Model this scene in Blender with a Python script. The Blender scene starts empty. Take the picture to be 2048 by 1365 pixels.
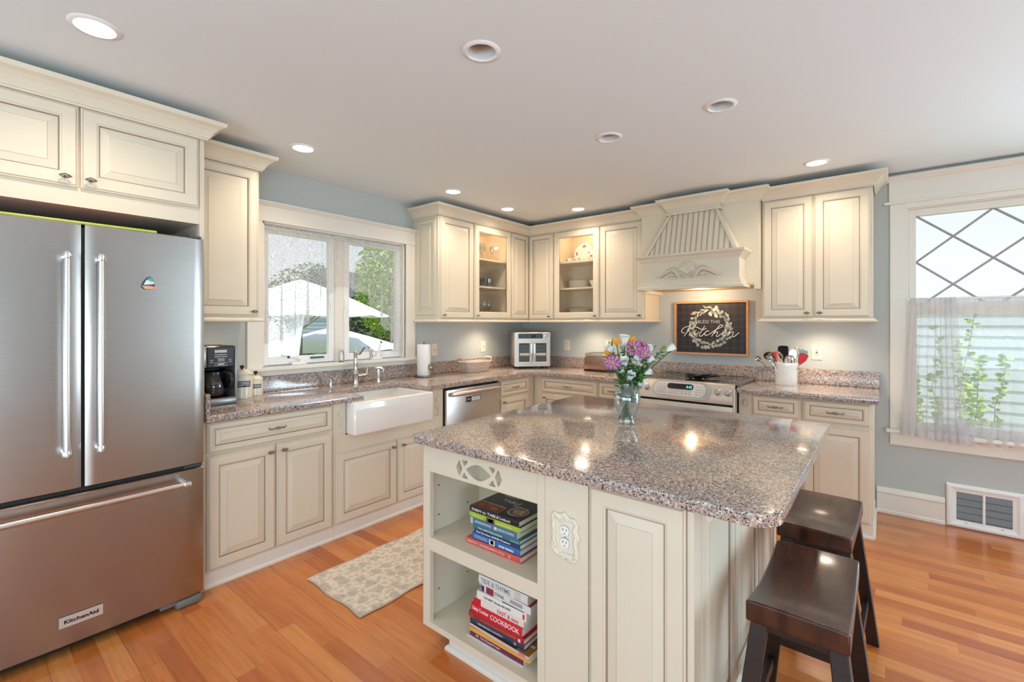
import bpy, bmesh, math, random
from mathutils import Vector, Matrix
from math import pi, sin, cos, radians
R = random.Random(7)
C = bpy.context.scene.collection
# ------------------------------------------------------------------ camera
cd = bpy.data.cameras.new('camera'); cam = bpy.data.objects.new('camera', cd); C.objects.link(cam)
cam.location = (3.3753, -4.3768, 1.3899)
cam.rotation_euler = (pi/2, 0, 0.6806)
cd.sensor_width = 36.0; cd.lens = 926.92/2048*36.0; cd.shift_y = -0.01738
cd.clip_start = 0.02; cd.clip_end = 200
sc = bpy.context.scene; sc.camera = cam
sc.view_settings.view_transform = 'Standard'; sc.view_settings.look = 'None'
sc.view_settings.gamma = 1.0; sc.view_settings.use_curve_mapping = False
sc.view_settings.exposure = 0.86
try:
    sc.cycles.use_denoising = True
    sc.cycles.max_bounces = 12; sc.cycles.diffuse_bounces = 6; sc.cycles.glossy_bounces = 6
    sc.cycles.transparent_max_bounces = 24; sc.cycles.transmission_bounces = 8
    sc.cycles.sample_clamp_indirect = 6.0; sc.cycles.caustics_reflective = False; sc.cycles.caustics_refractive = False
except Exception: pass
# ------------------------------------------------------------------ sky
wd = bpy.data.worlds.new('sky'); sc.world = wd; wd.use_nodes = True
nt = wd.node_tree; nt.nodes.clear()
o_ = nt.nodes.new('ShaderNodeOutputWorld'); b_ = nt.nodes.new('ShaderNodeBackground')
tc = nt.nodes.new('ShaderNodeTexCoord'); sx = nt.nodes.new('ShaderNodeSeparateXYZ'); rp = nt.nodes.new('ShaderNodeValToRGB')
nt.links.new(tc.outputs['Generated'], sx.inputs[0]); nt.links.new(sx.outputs['Z'], rp.inputs[0])
nt.links.new(rp.outputs[0], b_.inputs[0]); nt.links.new(b_.outputs[0], o_.inputs[0])
rp.color_ramp.elements[0].position = 0.0; rp.color_ramp.elements[0].color = (0.95, 0.97, 1.0, 1)
rp.color_ramp.elements[1].position = 0.9; rp.color_ramp.elements[1].color = (0.45, 0.66, 1.0, 1)
b_.inputs[1].default_value = .62
def lamp(name, kind, loc, energy, color=(1,1,1), rot=(0,0,0), **kw):
    l = bpy.data.lights.new(name, kind); l.energy = energy; l.color = color
    for k, v in kw.items(): setattr(l, k, v)
    if kind in ('SPOT', 'POINT'): l.specular_factor = .05
    ob = bpy.data.objects.new(name, l); C.objects.link(ob); ob.location = loc; ob.rotation_euler = rot
    return ob
lamp('sunlight', 'SUN', (0, 0, 12), 2.6, (1, .97, .92), (radians(12), radians(28), 0), angle=.03)
# added fill lights behind and beside the kitchen; the walls there have no openings
lamp('fill_light_front', 'AREA', (3.2, -7.35, 1.2), 100, (.66, .85, 1), (radians(132), 0, 0), shape='RECTANGLE', size=4.6, size_y=1.7)
lamp('fill_light_side', 'AREA', (6.55, -6.2, 1.25), 95, (.66, .85, 1), (radians(115), 0, radians(90)), shape='RECTANGLE', size=2.0, size_y=1.8)
lamp('fill_light_back', 'AREA', (5.75, -.06, 1.4), 85, (.66, .85, 1), (radians(-98), 0, 0), shape='RECTANGLE', size=1.4, size_y=1.6)
WARM = (1.0, .80, .60)
# ------------------------------------------------------------------ mesh builder
def frame_axes(d):
    d = d.normalized(); a = Vector((0,0,1)) if abs(d.z) < .9 else Vector((1,0,0))
    x = a.cross(d).normalized(); y = d.cross(x); return x, y
W = {}
class MB:
    def __init__(s): s.v = []; s.f = []; s.m = []; s.mi = 0; s.M = None
    def V(s, p):
        p = Vector(p)
        if s.M is not None: p = s.M @ p
        s.v.append(p); return len(s.v)-1
    def F(s, ix, m=None): s.f.append(list(ix)); s.m.append(s.mi if m is None else m)
    def poly(s, pts, m=None): s.F([s.V(p) for p in pts], m)
    def box(s, x0, x1, y0, y1, z0, z1, b=0, m=None):
        if x0 > x1: x0, x1 = x1, x0
        if y0 > y1: y0, y1 = y1, y0
        if z0 > z1: z0, z1 = z1, z0
        if b <= 0:
            i = [s.V((x, y, z)) for x in (x0, x1) for y in (y0, y1) for z in (z0, z1)]
            for q in ((0,1,3,2),(4,6,7,5),(0,4,5,1),(2,3,7,6),(0,2,6,4),(1,5,7,3)): s.F([i[k] for k in q], m)
            return
        b = min(b, (x1-x0)/2.01, (y1-y0)/2.01, (z1-z0)/2.01)
        bm = bmesh.new(); bmesh.ops.create_cube(bm, size=1)
        for v in bm.verts: v.co = Vector(((x0+x1)/2+v.co.x*(x1-x0), (y0+y1)/2+v.co.y*(y1-y0), (z0+z1)/2+v.co.z*(z1-z0)))
        bmesh.ops.bevel(bm, geom=list(bm.edges), offset=b, segments=2, profile=.5, affect='EDGES')
        s.bm(bm, m); bm.free()
    def bm(s, bm, m=None):
        mp = {}
        for v in bm.verts: mp[v] = s.V(v.co)
        for f in bm.faces: s.F([mp[v] for v in f.verts], m)
    def prism(s, pts, fn, a, b, m=None):
        # pts: 2d outline, fn(u,v,n)->point, extruded from n=a to n=b
        A = [s.V(fn(u, v, a)) for u, v in pts]; B = [s.V(fn(u, v, b)) for u, v in pts]; n = len(pts)
        s.F(A[::-1], m); s.F(B, m)
        for i in range(n): s.F([A[i], A[(i+1) % n], B[(i+1) % n], B[i]], m)
    def tube(s, pts, r, n=8, m=None, caps=True, closed=False, flat=None):
        pts = [Vector(p) for p in pts]; k = len(pts); rr = r if isinstance(r, (list, tuple)) else [r]*k
        rings = []; px = None
        for i, p in enumerate(pts):
            if closed: d = pts[(i+1) % k]-pts[i-1]
            else: d = pts[min(i+1, k-1)]-pts[max(i-1, 0)]
            if d.length < 1e-9: d = Vector((0,0,1))
            d.normalize()
            if px is None: x, y = frame_axes(d)
            else:
                x = px - d*px.dot(d)
                if x.length < 1e-6: x, y = frame_axes(d)
                x.normalize(); y = d.cross(x)
            px = x
            fx = flat if flat else 1.0
            rings.append([s.V(p+(x*cos(2*pi*j/n)+y*sin(2*pi*j/n)*fx)*rr[i]) for j in range(n)])
        for i in range(k-1 if not closed else k):
            a, b = rings[i], rings[(i+1) % k]
            for j in range(n): s.F([a[j], a[(j+1) % n], b[(j+1) % n], b[j]], m)
        if caps and not closed: s.F(rings[0][::-1], m); s.F(rings[-1], m)
    def lathe(s, prof, n=24, c=(0,0,0), ax=(0,0,1), m=None, sx=1, sy=1, wob=None):
        c = Vector(c); ax = Vector(ax).normalized()
        if ax.z > .999: X, Y = Vector((1,0,0)), Vector((0,1,0))
        else: X, Y = frame_axes(ax)
        rings = []
        for r, z in prof:
            if r < 1e-6: rings.append([s.V(c+ax*z)]); continue
            rings.append([s.V(c+ax*z+(X*cos(2*pi*j/n)*sx+Y*sin(2*pi*j/n)*sy)*(r*(1 if wob is None else wob(2*pi*j/n)))) for j in range(n)])
        for a, b in zip(rings, rings[1:]):
            if len(a) == 1 and len(b) == 1: continue
            for j in range(n):
                if len(a) == 1: s.F([a[0], b[(j+1) % n], b[j]], m)
                elif len(b) == 1: s.F([a[j], a[(j+1) % n], b[0]], m)
                else: s.F([a[j], a[(j+1) % n], b[(j+1) % n], b[j]], m)
    def ball(s, c, r, sc=(1,1,1), n=12, k=8, m=None):
        old = s.M; T = Matrix.Translation(Vector(c)) @ Matrix.Diagonal((sc[0], sc[1], sc[2], 1))
        s.M = T if old is None else old @ T
        s.lathe([(r*sin(pi*i/k), -r*cos(pi*i/k)) for i in range(k+1)], n, m=m); s.M = old
    def grid(s, fn, nu, nv, m=None):
        g = [[s.V(fn(i/nu, j/nv)) for j in range(nv+1)] for i in range(nu+1)]
        for i in range(nu):
            for j in range(nv): s.F([g[i][j], g[i+1][j], g[i+1][j+1], g[i][j+1]], m)
    def sweep(s, path, prof, m=None):
        # path: [(x,y)], outward is the right-hand side; prof: closed [(out,z)]
        n = len(path); rings = []
        P = [Vector((x, y)) for x, y in path]
        for i in range(n):
            ns = []
            if i > 0: d = (P[i]-P[i-1]).normalized(); ns.append(Vector((d.y, -d.x)))
            if i < n-1: d = (P[i+1]-P[i]).normalized(); ns.append(Vector((d.y, -d.x)))
            if len(ns) == 2: a = (ns[0]+ns[1]); a = a/(1+ns[0].dot(ns[1]))
            else: a = ns[0]
            rings.append([s.V((P[i].x+a.x*o, P[i].y+a.y*o, z)) for o, z in prof])
        k = len(prof)
        for a, b in zip(rings, rings[1:]):
            for j in range(k): s.F([a[j], a[(j+1) % k], b[(j+1) % k], b[j]], m)
        s.F(rings[0][::-1], m); s.F(rings[-1], m)
    def rings(s, u0, u1, v0, v1, fn, spec, m=None):
        # concentric rectangles: spec [(inset, height, mat)], last one filled
        prev = None
        for ins, h, mt in spec:
            q = [s.V(fn(u, v, h)) for u, v in ((u0+ins, v0+ins), (u1-ins, v0+ins), (u1-ins, v1-ins), (u0+ins, v1-ins))]
            if prev:
                for j in range(4): s.F([prev[j], prev[(j+1) % 4], q[(j+1) % 4], q[j]], mt)
            prev = q
        return prev
    def mesh(s, name, mats, smooth=False, origin=None, fix=True):
        me = bpy.data.meshes.new(name); inv = origin.inverted() if origin is not None else None
        me.from_pydata([tuple(inv @ v) if inv is not None else tuple(v) for v in s.v], [], s.f)
        for mt in (mats if isinstance(mats, (list, tuple)) else [mats]): me.materials.append(mt)
        me.polygons.foreach_set('material_index', s.m)
        if fix:
            bm = bmesh.new(); bm.from_mesh(me); bmesh.ops.recalc_face_normals(bm, faces=bm.faces); bm.to_mesh(me); bm.free()
        if smooth:
            me.polygons.foreach_set('use_smooth', [True]*len(me.polygons))
            me.set_sharp_from_angle(angle=radians(38 if smooth is True else smooth))
        me.update(); return me
    def build(s, name, mats, parent=None, at=None, smooth=False, fix=True):
        O = W[parent.name] if parent is not None else Matrix.Translation(Vector(at)) if at is not None else Matrix.Identity(4)
        me = s.mesh(name, mats, smooth, O, fix)
        ob = bpy.data.objects.new(name, me); C.objects.link(ob)
        if parent is not None: ob.parent = parent; W[ob.name] = O.copy()
        else: ob.matrix_world = O; W[ob.name] = O.copy()
        return ob
def tag(o, label, cat, group=None):
    o['label'] = label; o['category'] = cat
    if group: o['group'] = group
    return o
def thing(name, label, cat, at=(0,0,0), group=None):
    o = bpy.data.objects.new(name, None); C.objects.link(o); o.empty_display_size = .05
    o.location = at; W[o.name] = Matrix.Translation(Vector(at)); return tag(o, label, cat, group)
def struct(o): o['kind'] = 'structure'; return o
def plabel(o, t): o['label'] = t; return o
def inst(me, name, parent, M):
    ob = bpy.data.objects.new(name, me); C.objects.link(ob); ob.parent = parent
    ob.matrix_basis = W[parent.name].inverted() @ M; W[ob.name] = M.copy(); return ob
def place(t, loc, rz=0, rx=0, ry=0, s=1):
    t.location = loc; t.rotation_euler = (rx, ry, rz); t.scale = (s, s, s); return t
def copy_tree(o, label=None, group=None, parent=None):
    c = o.copy(); C.objects.link(c)
    if parent is not None: c.parent = parent
    if label: c['label'] = label
    if group: c['group'] = group
    for ch in list(o.children): copy_tree(ch, parent=c)
    return c
def FX(c): return lambda u, v, n: (c+n, u, v)      # faces +x, u=y
def FNY(c): return lambda u, v, n: (u, c-n, v)     # faces -y, u=x
def FZ(c): return lambda u, v, n: (u, v, c+n)
def text_mesh(txt, size, mat, fn, cu, cv, n=0.001, w=None, shear=0, ext=.0004, name='lettering', parent=None, ang=0, bold=0, align='CENTER', smooth=False):
    cu_ = bpy.data.curves.new('t', 'FONT'); cu_.body = txt; cu_.size = size; cu_.extrude = ext; cu_.shear = shear
    cu_.align_x = align; cu_.align_y = 'CENTER'; cu_.offset = bold; cu_.resolution_u = 3
    to = bpy.data.objects.new('t', cu_); C.objects.link(to)
    dg = bpy.context.evaluated_depsgraph_get(); me = bpy.data.meshes.new_from_object(to.evaluated_get(dg))
    bpy.data.objects.remove(to); bpy.data.curves.remove(cu_)
    xs = [v.co.x for v in me.vertices]; sx_ = 1
    if w and xs: sx_ = w/max(1e-6, max(xs)-min(xs))
    mb = MB(); ca, sa = cos(ang), sin(ang)
    ix = [mb.V(fn(cu+(v.co.x*sx_*ca-v.co.y*sa), cv+(v.co.x*sx_*sa+v.co.y*ca), n+v.co.z)) for v in me.vertices]
    for p in me.polygons: mb.F([ix[i] for i in p.vertices])
    bpy.data.meshes.remove(me)
    return mb.build(name, mat, parent, fix=False)
# ------------------------------------------------------------------ materials
def nodes(name):
    m = bpy.data.materials.new(name); m.use_nodes = True; t = m.node_tree
    return m, t, t.nodes['Principled BSDF']
def mat(name, col, rough=.5, metal=0, coat=0, bump=0, bscale=200, spec=None, var=0, vscale=6, emit=None, aniso=0):
    m, t, b = nodes(name); b.inputs['Base Color'].default_value = (*col, 1); b.inputs['Roughness'].default_value = rough
    b.inputs['Metallic'].default_value = metal; b.inputs['Coat Weight'].default_value = coat; b.inputs['Coat Roughness'].default_value = .08
    if spec is not None: b.inputs['Specular IOR Level'].default_value = spec
    if emit: b.inputs['Emission Color'].default_value = (*emit[0], 1); b.inputs['Emission Strength'].default_value = emit[1]
    if aniso: b.inputs['Anisotropic'].default_value = aniso
    co = t.nodes.new('ShaderNodeTexCoord')
    if var:
        n = t.nodes.new('ShaderNodeTexNoise'); n.inputs['Scale'].default_value = vscale; n.inputs['Detail'].default_value = 4
        t.links.new(co.outputs['Object'], n.inputs['Vector'])
        mx = t.nodes.new('ShaderNodeMixRGB'); mx.inputs[1].default_value = (*[c*(1-var) for c in col], 1); mx.inputs[2].default_value = (*[min(1, c*(1+var)) for c in col], 1)
        t.links.new(n.outputs['Fac'], mx.inputs[0]); t.links.new(mx.outputs[0], b.inputs['Base Color'])
    if bump:
        n = t.nodes.new('ShaderNodeTexNoise'); n.inputs['Scale'].default_value = bscale; n.inputs['Detail'].default_value = 3
        t.links.new(co.outputs['Object'], n.inputs['Vector'])
        bp = t.nodes.new('ShaderNodeBump'); bp.inputs['Strength'].default_value = bump; bp.inputs['Distance'].default_value = .002
        t.links.new(n.outputs['Fac'], bp.inputs['Height']); t.links.new(bp.outputs[0], b.inputs['Normal'])
    return m
def ramp(t, stops, interp='LINEAR'):
    r = t.nodes.new('ShaderNodeValToRGB'); cr = r.color_ramp; cr.interpolation = interp
    while len(cr.elements) > 1: cr.elements.remove(cr.elements[-1])
    cr.elements[0].position = stops[0][0]; cr.elements[0].color = (*stops[0][1], 1)
    for p, c in stops[1:]:
        e = cr.elements.new(p); e.color = (*c, 1)
    return r
def math_(t, op, a, b=None):
    n = t.nodes.new('ShaderNodeMath'); n.operation = op
    for i, x in enumerate((a, b)):
        if x is None: continue
        if isinstance(x, (int, float)): n.inputs[i].default_value = x
        else: t.links.new(x, n.inputs[i])
    return n.outputs[0]
CREAM = mat('cream_glazed_paint', (.725, .655, .52), .42, var=.04, vscale=5, bump=.05, bscale=60)
GLAZE = mat('brown_glaze', (.36, .27, .20), .55)
GLAZE2 = mat('pale_glaze', (.56, .48, .38), .5)
CINT = mat('cabinet_interior_maple', (.74, .62, .45), .5, var=.06, vscale=4)
TRIM = mat('white_trim_paint', (.80, .76, .68), .4)
WALLP = mat('pale_blue_grey_wall_paint', (.50, .535, .52), .75, bump=.04, bscale=300)
CEILP = mat('white_ceiling_paint', (.785, .845, .87), .8, bump=.05, bscale=120)
WHITE = mat('white_plastic', (.86, .86, .85), .35)
CERAM = mat('white_ceramic', (.88, .86, .82), .08, coat=.6)
IVORY = mat('ivory_plastic', (.80, .72, .58), .35)
BLACK = mat('black_plastic', (.012, .012, .014), .25)
BLACKM = mat('matte_black', (.015, .015, .015), .6)
DGREY = mat('dark_grey_plastic', (.07, .075, .075), .45)
PEWTER = mat('antique_pewter', (.22, .19, .17), .38, metal=1)
CHROME = mat('chrome', (.82, .82, .84), .08, metal=1)
NICKEL = mat('brushed_nickel', (.62, .60, .57), .22, metal=1)
GREYM = mat('grey_label_paint', (.62, .64, .66), .5)
def steel(name, col, rough, horiz):
    m, t, b = nodes(name); b.inputs['Metallic'].default_value = 1
    co = t.nodes.new('ShaderNodeTexCoord'); mp = t.nodes.new('ShaderNodeMapping')
    mp.inputs['Scale'].default_value = (6, 6, 900) if horiz else (900, 900, 6)
    n = t.nodes.new('ShaderNodeTexNoise'); n.inputs['Scale'].default_value = 1.0; n.inputs['Detail'].default_value = 2
    t.links.new(co.outputs['Object'], mp.inputs[0]); t.links.new(mp.outputs[0], n.inputs['Vector'])
    r = ramp(t, [(0.3, tuple(c*.93 for c in col)), (.7, tuple(min(1, c*1.05) for c in col))])
    t.links.new(n.outputs['Fac'], r.inputs[0]); t.links.new(r.outputs[0], b.inputs['Base Color'])
    b.inputs['Roughness'].default_value = rough
    bp = t.nodes.new('ShaderNodeBump'); bp.inputs['Strength'].default_value = .08; bp.inputs['Distance'].default_value = .0004
    t.links.new(n.outputs['Fac'], bp.inputs['Height'])
    n2 = t.nodes.new('ShaderNodeTexNoise'); n2.inputs['Scale'].default_value = 3.2; n2.inputs['Detail'].default_value = 1
    t.links.new(co.outputs['Object'], n2.inputs['Vector'])
    bp2 = t.nodes.new('ShaderNodeBump'); bp2.inputs['Strength'].default_value = .35; bp2.inputs['Distance'].default_value = .006
    t.links.new(n2.outputs['Fac'], bp2.inputs['Height']); t.links.new(bp.outputs[0], bp2.inputs['Normal'])
    t.links.new(bp2.outputs[0], b.inputs['Normal']); return m
STEEL = steel('brushed_stainless_steel', (.43, .395, .37), .27, True)
STEEL2 = steel('satin_stainless_steel', (.66, .63, .60), .3, True)
def glass(name, tint=(1,1,1), fac=1.0, rough=0.0, extra=0.0):
    m, t, b = nodes(name); t.nodes.remove(b); out = t.nodes['Material Output']
    tr = t.nodes.new('ShaderNodeBsdfTransparent'); tr.inputs[0].default_value = (*tint, 1)
    g = t.nodes.new('ShaderNodeBsdfGlossy'); g.inputs['Roughness'].default_value = rough
    fr = t.nodes.new('ShaderNodeFresnel'); ge = t.nodes.new('ShaderNodeNewGeometry')
    t.links.new(math_(t, 'SUBTRACT', 1.5, math_(t, 'MULTIPLY', ge.outputs['Backfacing'], 1.5-1/1.5)), fr.inputs[0])
    mx = t.nodes.new('ShaderNodeMixShader')
    f = math_(t, 'MULTIPLY', fr.outputs[0], fac); f = math_(t, 'ADD', f, extra)
    t.links.new(f, mx.inputs[0]); t.links.new(tr.outputs[0], mx.inputs[1]); t.links.new(g.outputs[0], mx.inputs[2])
    t.links.new(mx.outputs[0], out.inputs[0]); return m
PANE = glass('window_glass', (.98, .99, 1), .8)
CABGLASS = glass('cabinet_door_glass', (.97, .97, .96), .9)
CRYSTAL = glass('thin_clear_glass', (.93, .95, .95), 1.6, .02, .03)
def real_glass(name, tint=(1,1,1)):
    m, t, b = nodes(name); b.inputs['Transmission Weight'].default_value = 1; b.inputs['Roughness'].default_value = .01
    b.inputs['IOR'].default_value = 1.45; b.inputs['Base Color'].default_value = (*tint, 1); return m
def granite():
    m, t, b = nodes('pink_grey_granite'); co = t.nodes.new('ShaderNodeTexCoord')
    def vor(scale, off):
        mp = t.nodes.new('ShaderNodeMapping'); mp.inputs['Location'].default_value = (off, off*2, off*3)
        t.links.new(co.outputs['Object'], mp.inputs[0])
        ns = t.nodes.new('ShaderNodeTexNoise'); ns.inputs['Scale'].default_value = scale*.8; t.links.new(mp.outputs[0], ns.inputs['Vector'])
        ad = t.nodes.new('ShaderNodeMixRGB'); ad.blend_type = 'LINEAR_LIGHT'; ad.inputs[0].default_value = .004
        t.links.new(mp.outputs[0], ad.inputs[1]); t.links.new(ns.outputs['Color'], ad.inputs[2])
        v = t.nodes.new('ShaderNodeTexVoronoi'); v.inputs['Scale'].default_value = scale; t.links.new(ad.outputs[0], v.inputs['Vector'])
        s_ = t.nodes.new('ShaderNodeSeparateColor'); t.links.new(v.outputs['Color'], s_.inputs[0]); return s_.outputs
    a = vor(150, 0); c = vor(330, 3.1)
    r1 = ramp(t, [(0, (.45, .28, .20)), (.22, (.52, .36, .27)), (.40, (.36, .33, .32)), (.58, (.62, .58, .53)), (.72, (.13, .12, .12)), (.86, (.025, .025, .03))], 'CONSTANT')
    r2 = ramp(t, [(0, (.05, .05, .055)), (.3, (.5, .38, .31)), (.6, (.4, .39, .39)), (.82, (.75, .71, .67))], 'CONSTANT')
    t.links.new(a[0], r1.inputs[0]); t.links.new(c[0], r2.inputs[0])
    mx = t.nodes.new('ShaderNodeMixRGB'); g = math_(t, 'GREATER_THAN', c[1], .5); t.links.new(g, mx.inputs[0])
    t.links.new(r1.outputs[0], mx.inputs[1]); t.links.new(r2.outputs[0], mx.inputs[2])
    big = t.nodes.new('ShaderNodeTexNoise'); big.inputs['Scale'].default_value = 5; t.links.new(co.outputs['Object'], big.inputs['Vector'])
    rb = ramp(t, [(.35, (.86, .88, .92)), (.65, (1.12, 1.02, .94))]); t.links.new(big.outputs['Fac'], rb.inputs[0])
    ml = t.nodes.new('ShaderNodeMixRGB'); ml.blend_type = 'MULTIPLY'; ml.inputs[0].default_value = 1
    t.links.new(mx.outputs[0], ml.inputs[1]); t.links.new(rb.outputs[0], ml.inputs[2])
    t.links.new(ml.outputs[0], b.inputs['Base Color']); b.inputs['Roughness'].default_value = .13
    b.inputs['Specular IOR Level'].default_value = .75; b.inputs['Coat Weight'].default_value = .4; b.inputs['Coat Roughness'].default_value = .05
    return m
GRANITE = granite()
def planks():
    m, t, b = nodes('orange_maple_floorboards'); co = t.nodes.new('ShaderNodeTexCoord'); s = t.nodes.new('ShaderNodeSeparateXYZ')
    t.links.new(co.outputs['Object'], s.inputs[0]); X, Y = s.outputs[0], s.outputs[1]
    w = .076
    ry = math_(t, 'DIVIDE', Y, w); row = math_(t, 'FLOOR', ry); fy = math_(t, 'FRACT', ry)
    wn = t.nodes.new('ShaderNodeTexWhiteNoise'); wn.noise_dimensions = '1D'; t.links.new(row, wn.inputs['W'])
    off = math_(t, 'MULTIPLY', wn.outputs['Value'], 3.7)
    cx = math_(t, 'DIVIDE', math_(t, 'ADD', X, off), .62); cell = math_(t, 'FLOOR', cx); fx = math_(t, 'FRACT', cx)
    cb = t.nodes.new('ShaderNodeCombineXYZ'); t.links.new(row, cb.inputs[0]); t.links.new(cell, cb.inputs[1])
    w2 = t.nodes.new('ShaderNodeTexWhiteNoise'); w2.noise_dimensions = '2D'; t.links.new(cb.outputs[0], w2.inputs['Vector'])
    r = ramp(t, [(0, (.42, .105, .022)), (.25, (.54, .162, .035)), (.55, (.60, .200, .046)), (.8, (.66, .25, .066)), (1, (.57, .176, .038))])
    t.links.new(w2.outputs['Value'], r.inputs[0])
    mp = t.nodes.new('ShaderNodeMapping'); mp.inputs['Scale'].default_value = (1.6, 22, 1); t.links.new(co.outputs['Object'], mp.inputs[0])
    ad = t.nodes.new('ShaderNodeVectorMath'); ad.operation = 'ADD'; t.links.new(mp.outputs[0], ad.inputs[0]); t.links.new(w2.outputs['Color'], ad.inputs[1])
    n = t.nodes.new('ShaderNodeTexNoise'); n.inputs['Scale'].default_value = 2.2; n.inputs['Detail'].default_value = 6; n.inputs['Distortion'].default_value = .6
    t.links.new(ad.outputs[0], n.inputs['Vector'])
    rg = ramp(t, [(.3, (.80, .76, .72)), (.6, (1.08, 1.08, 1.08))]); t.links.new(n.outputs['Fac'], rg.inputs[0])
    ml = t.nodes.new('ShaderNodeMixRGB'); ml.blend_type = 'MULTIPLY'; ml.inputs[0].default_value = .8
    t.links.new(r.outputs[0], ml.inputs[1]); t.links.new(rg.outputs[0], ml.inputs[2])
    # seams: every strip faint, every third strip a real groove
    e = math_(t, 'LESS_THAN', fy, .022)
    third = math_(t, 'LESS_THAN', math_(t, 'FRACT', math_(t, 'DIVIDE', ry, 3.0)), .011)
    ex = math_(t, 'LESS_THAN', fx, .003)
    k = math_(t, 'ADD', math_(t, 'MULTIPLY', e, .22), math_(t, 'MULTIPLY', third, .5)); k = math_(t, 'ADD', k, math_(t, 'MULTIPLY', ex, .25))
    k = math_(t, 'MINIMUM', k, .7)
    m2 = t.nodes.new('ShaderNodeMixRGB'); m2.inputs[2].default_value = (.16, .06, .025, 1)
    t.links.new(k, m2.inputs[0]); t.links.new(ml.outputs[0], m2.inputs[1]); t.links.new(m2.outputs[0], b.inputs['Base Color'])
    b.inputs['Roughness'].default_value = .26; b.inputs['Coat Weight'].default_value = .35; b.inputs['Coat Roughness'].default_value = .16
    bp = t.nodes.new('ShaderNodeBump'); bp.inputs['Strength'].default_value = .25; bp.inputs['Distance'].default_value = .001
    t.links.new(math_(t, 'SUBTRACT', 1, k), bp.inputs['Height']); t.links.new(bp.outputs[0], b.inputs['Normal'])
    return m
def wood(name, c1, c2, rough, sc=(3, 30, 30), coat=0):
    m, t, b = nodes(name); co = t.nodes.new('ShaderNodeTexCoord'); mp = t.nodes.new('ShaderNodeMapping'); mp.inputs['Scale'].default_value = sc
    n = t.nodes.new('ShaderNodeTexNoise'); n.inputs['Scale'].default_value = 2; n.inputs['Detail'].default_value = 6; n.inputs['Distortion'].default_value = .5
    t.links.new(co.outputs['Object'], mp.inputs[0]); t.links.new(mp.outputs[0], n.inputs['Vector'])
    r = ramp(t, [(.3, c1), (.7, c2)]); t.links.new(n.outputs['Fac'], r.inputs[0]); t.links.new(r.outputs[0], b.inputs['Base Color'])
    b.inputs['Roughness'].default_value = rough; b.inputs['Coat Weight'].default_value = coat; b.inputs['Coat Roughness'].default_value = .2; return m
DARKW = wood('dark_espresso_wood', (.006, .002, .002), (.022, .007, .004), .42, coat=.12)
def seat_wood():
    m, t, b = nodes('worn_espresso_seat_wood'); co = t.nodes.new('ShaderNodeTexCoord')
    mp = t.nodes.new('ShaderNodeMapping'); mp.inputs['Scale'].default_value = (14, 3, 3)
    n = t.nodes.new('ShaderNodeTexNoise'); n.inputs['Scale'].default_value = 2; n.inputs['Detail'].default_value = 6
    t.links.new(co.outputs['Object'], mp.inputs[0]); t.links.new(mp.outputs[0], n.inputs['Vector'])
    r = ramp(t, [(.3, (.014, .005, .003)), (.7, (.085, .024, .010))]); t.links.new(n.outputs['Fac'], r.inputs[0])
    s = t.nodes.new('ShaderNodeTexNoise'); s.inputs['Scale'].default_value = 380; s.inputs['Detail'].default_value = 2; t.links.new(co.outputs['Object'], s.inputs['Vector'])
    l = t.nodes.new('ShaderNodeTexNoise'); l.inputs['Scale'].default_value = 7; t.links.new(co.outputs['Object'], l.inputs['Vector'])
    ge = t.nodes.new('ShaderNodeNewGeometry'); sn = t.nodes.new('ShaderNodeSeparateXYZ'); t.links.new(ge.outputs['Normal'], sn.inputs[0])
    f = math_(t, 'MULTIPLY', math_(t, 'MULTIPLY', math_(t, 'GREATER_THAN', s.outputs['Fac'], .66), math_(t, 'GREATER_THAN', sn.outputs[2], .6)), math_(t, 'MULTIPLY', l.outputs['Fac'], .7))
    mx = t.nodes.new('ShaderNodeMixRGB'); mx.inputs[2].default_value = (.45, .45, .47, 1)
    t.links.new(f, mx.inputs[0]); t.links.new(r.outputs[0], mx.inputs[1]); t.links.new(mx.outputs[0], b.inputs['Base Color'])
    b.inputs['Roughness'].default_value = .34; b.inputs['Coat Weight'].default_value = .35; b.inputs['Coat Roughness'].default_value = .12; b.inputs['Specular IOR Level'].default_value = .35; return m
SEATW = seat_wood()
FRAMEW = wood('natural_pine_frame', (.50, .24, .10), (.66, .36, .17), .5)
HANDLEW = wood('light_wood', (.55, .40, .26), (.68, .52, .36), .5)
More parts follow.
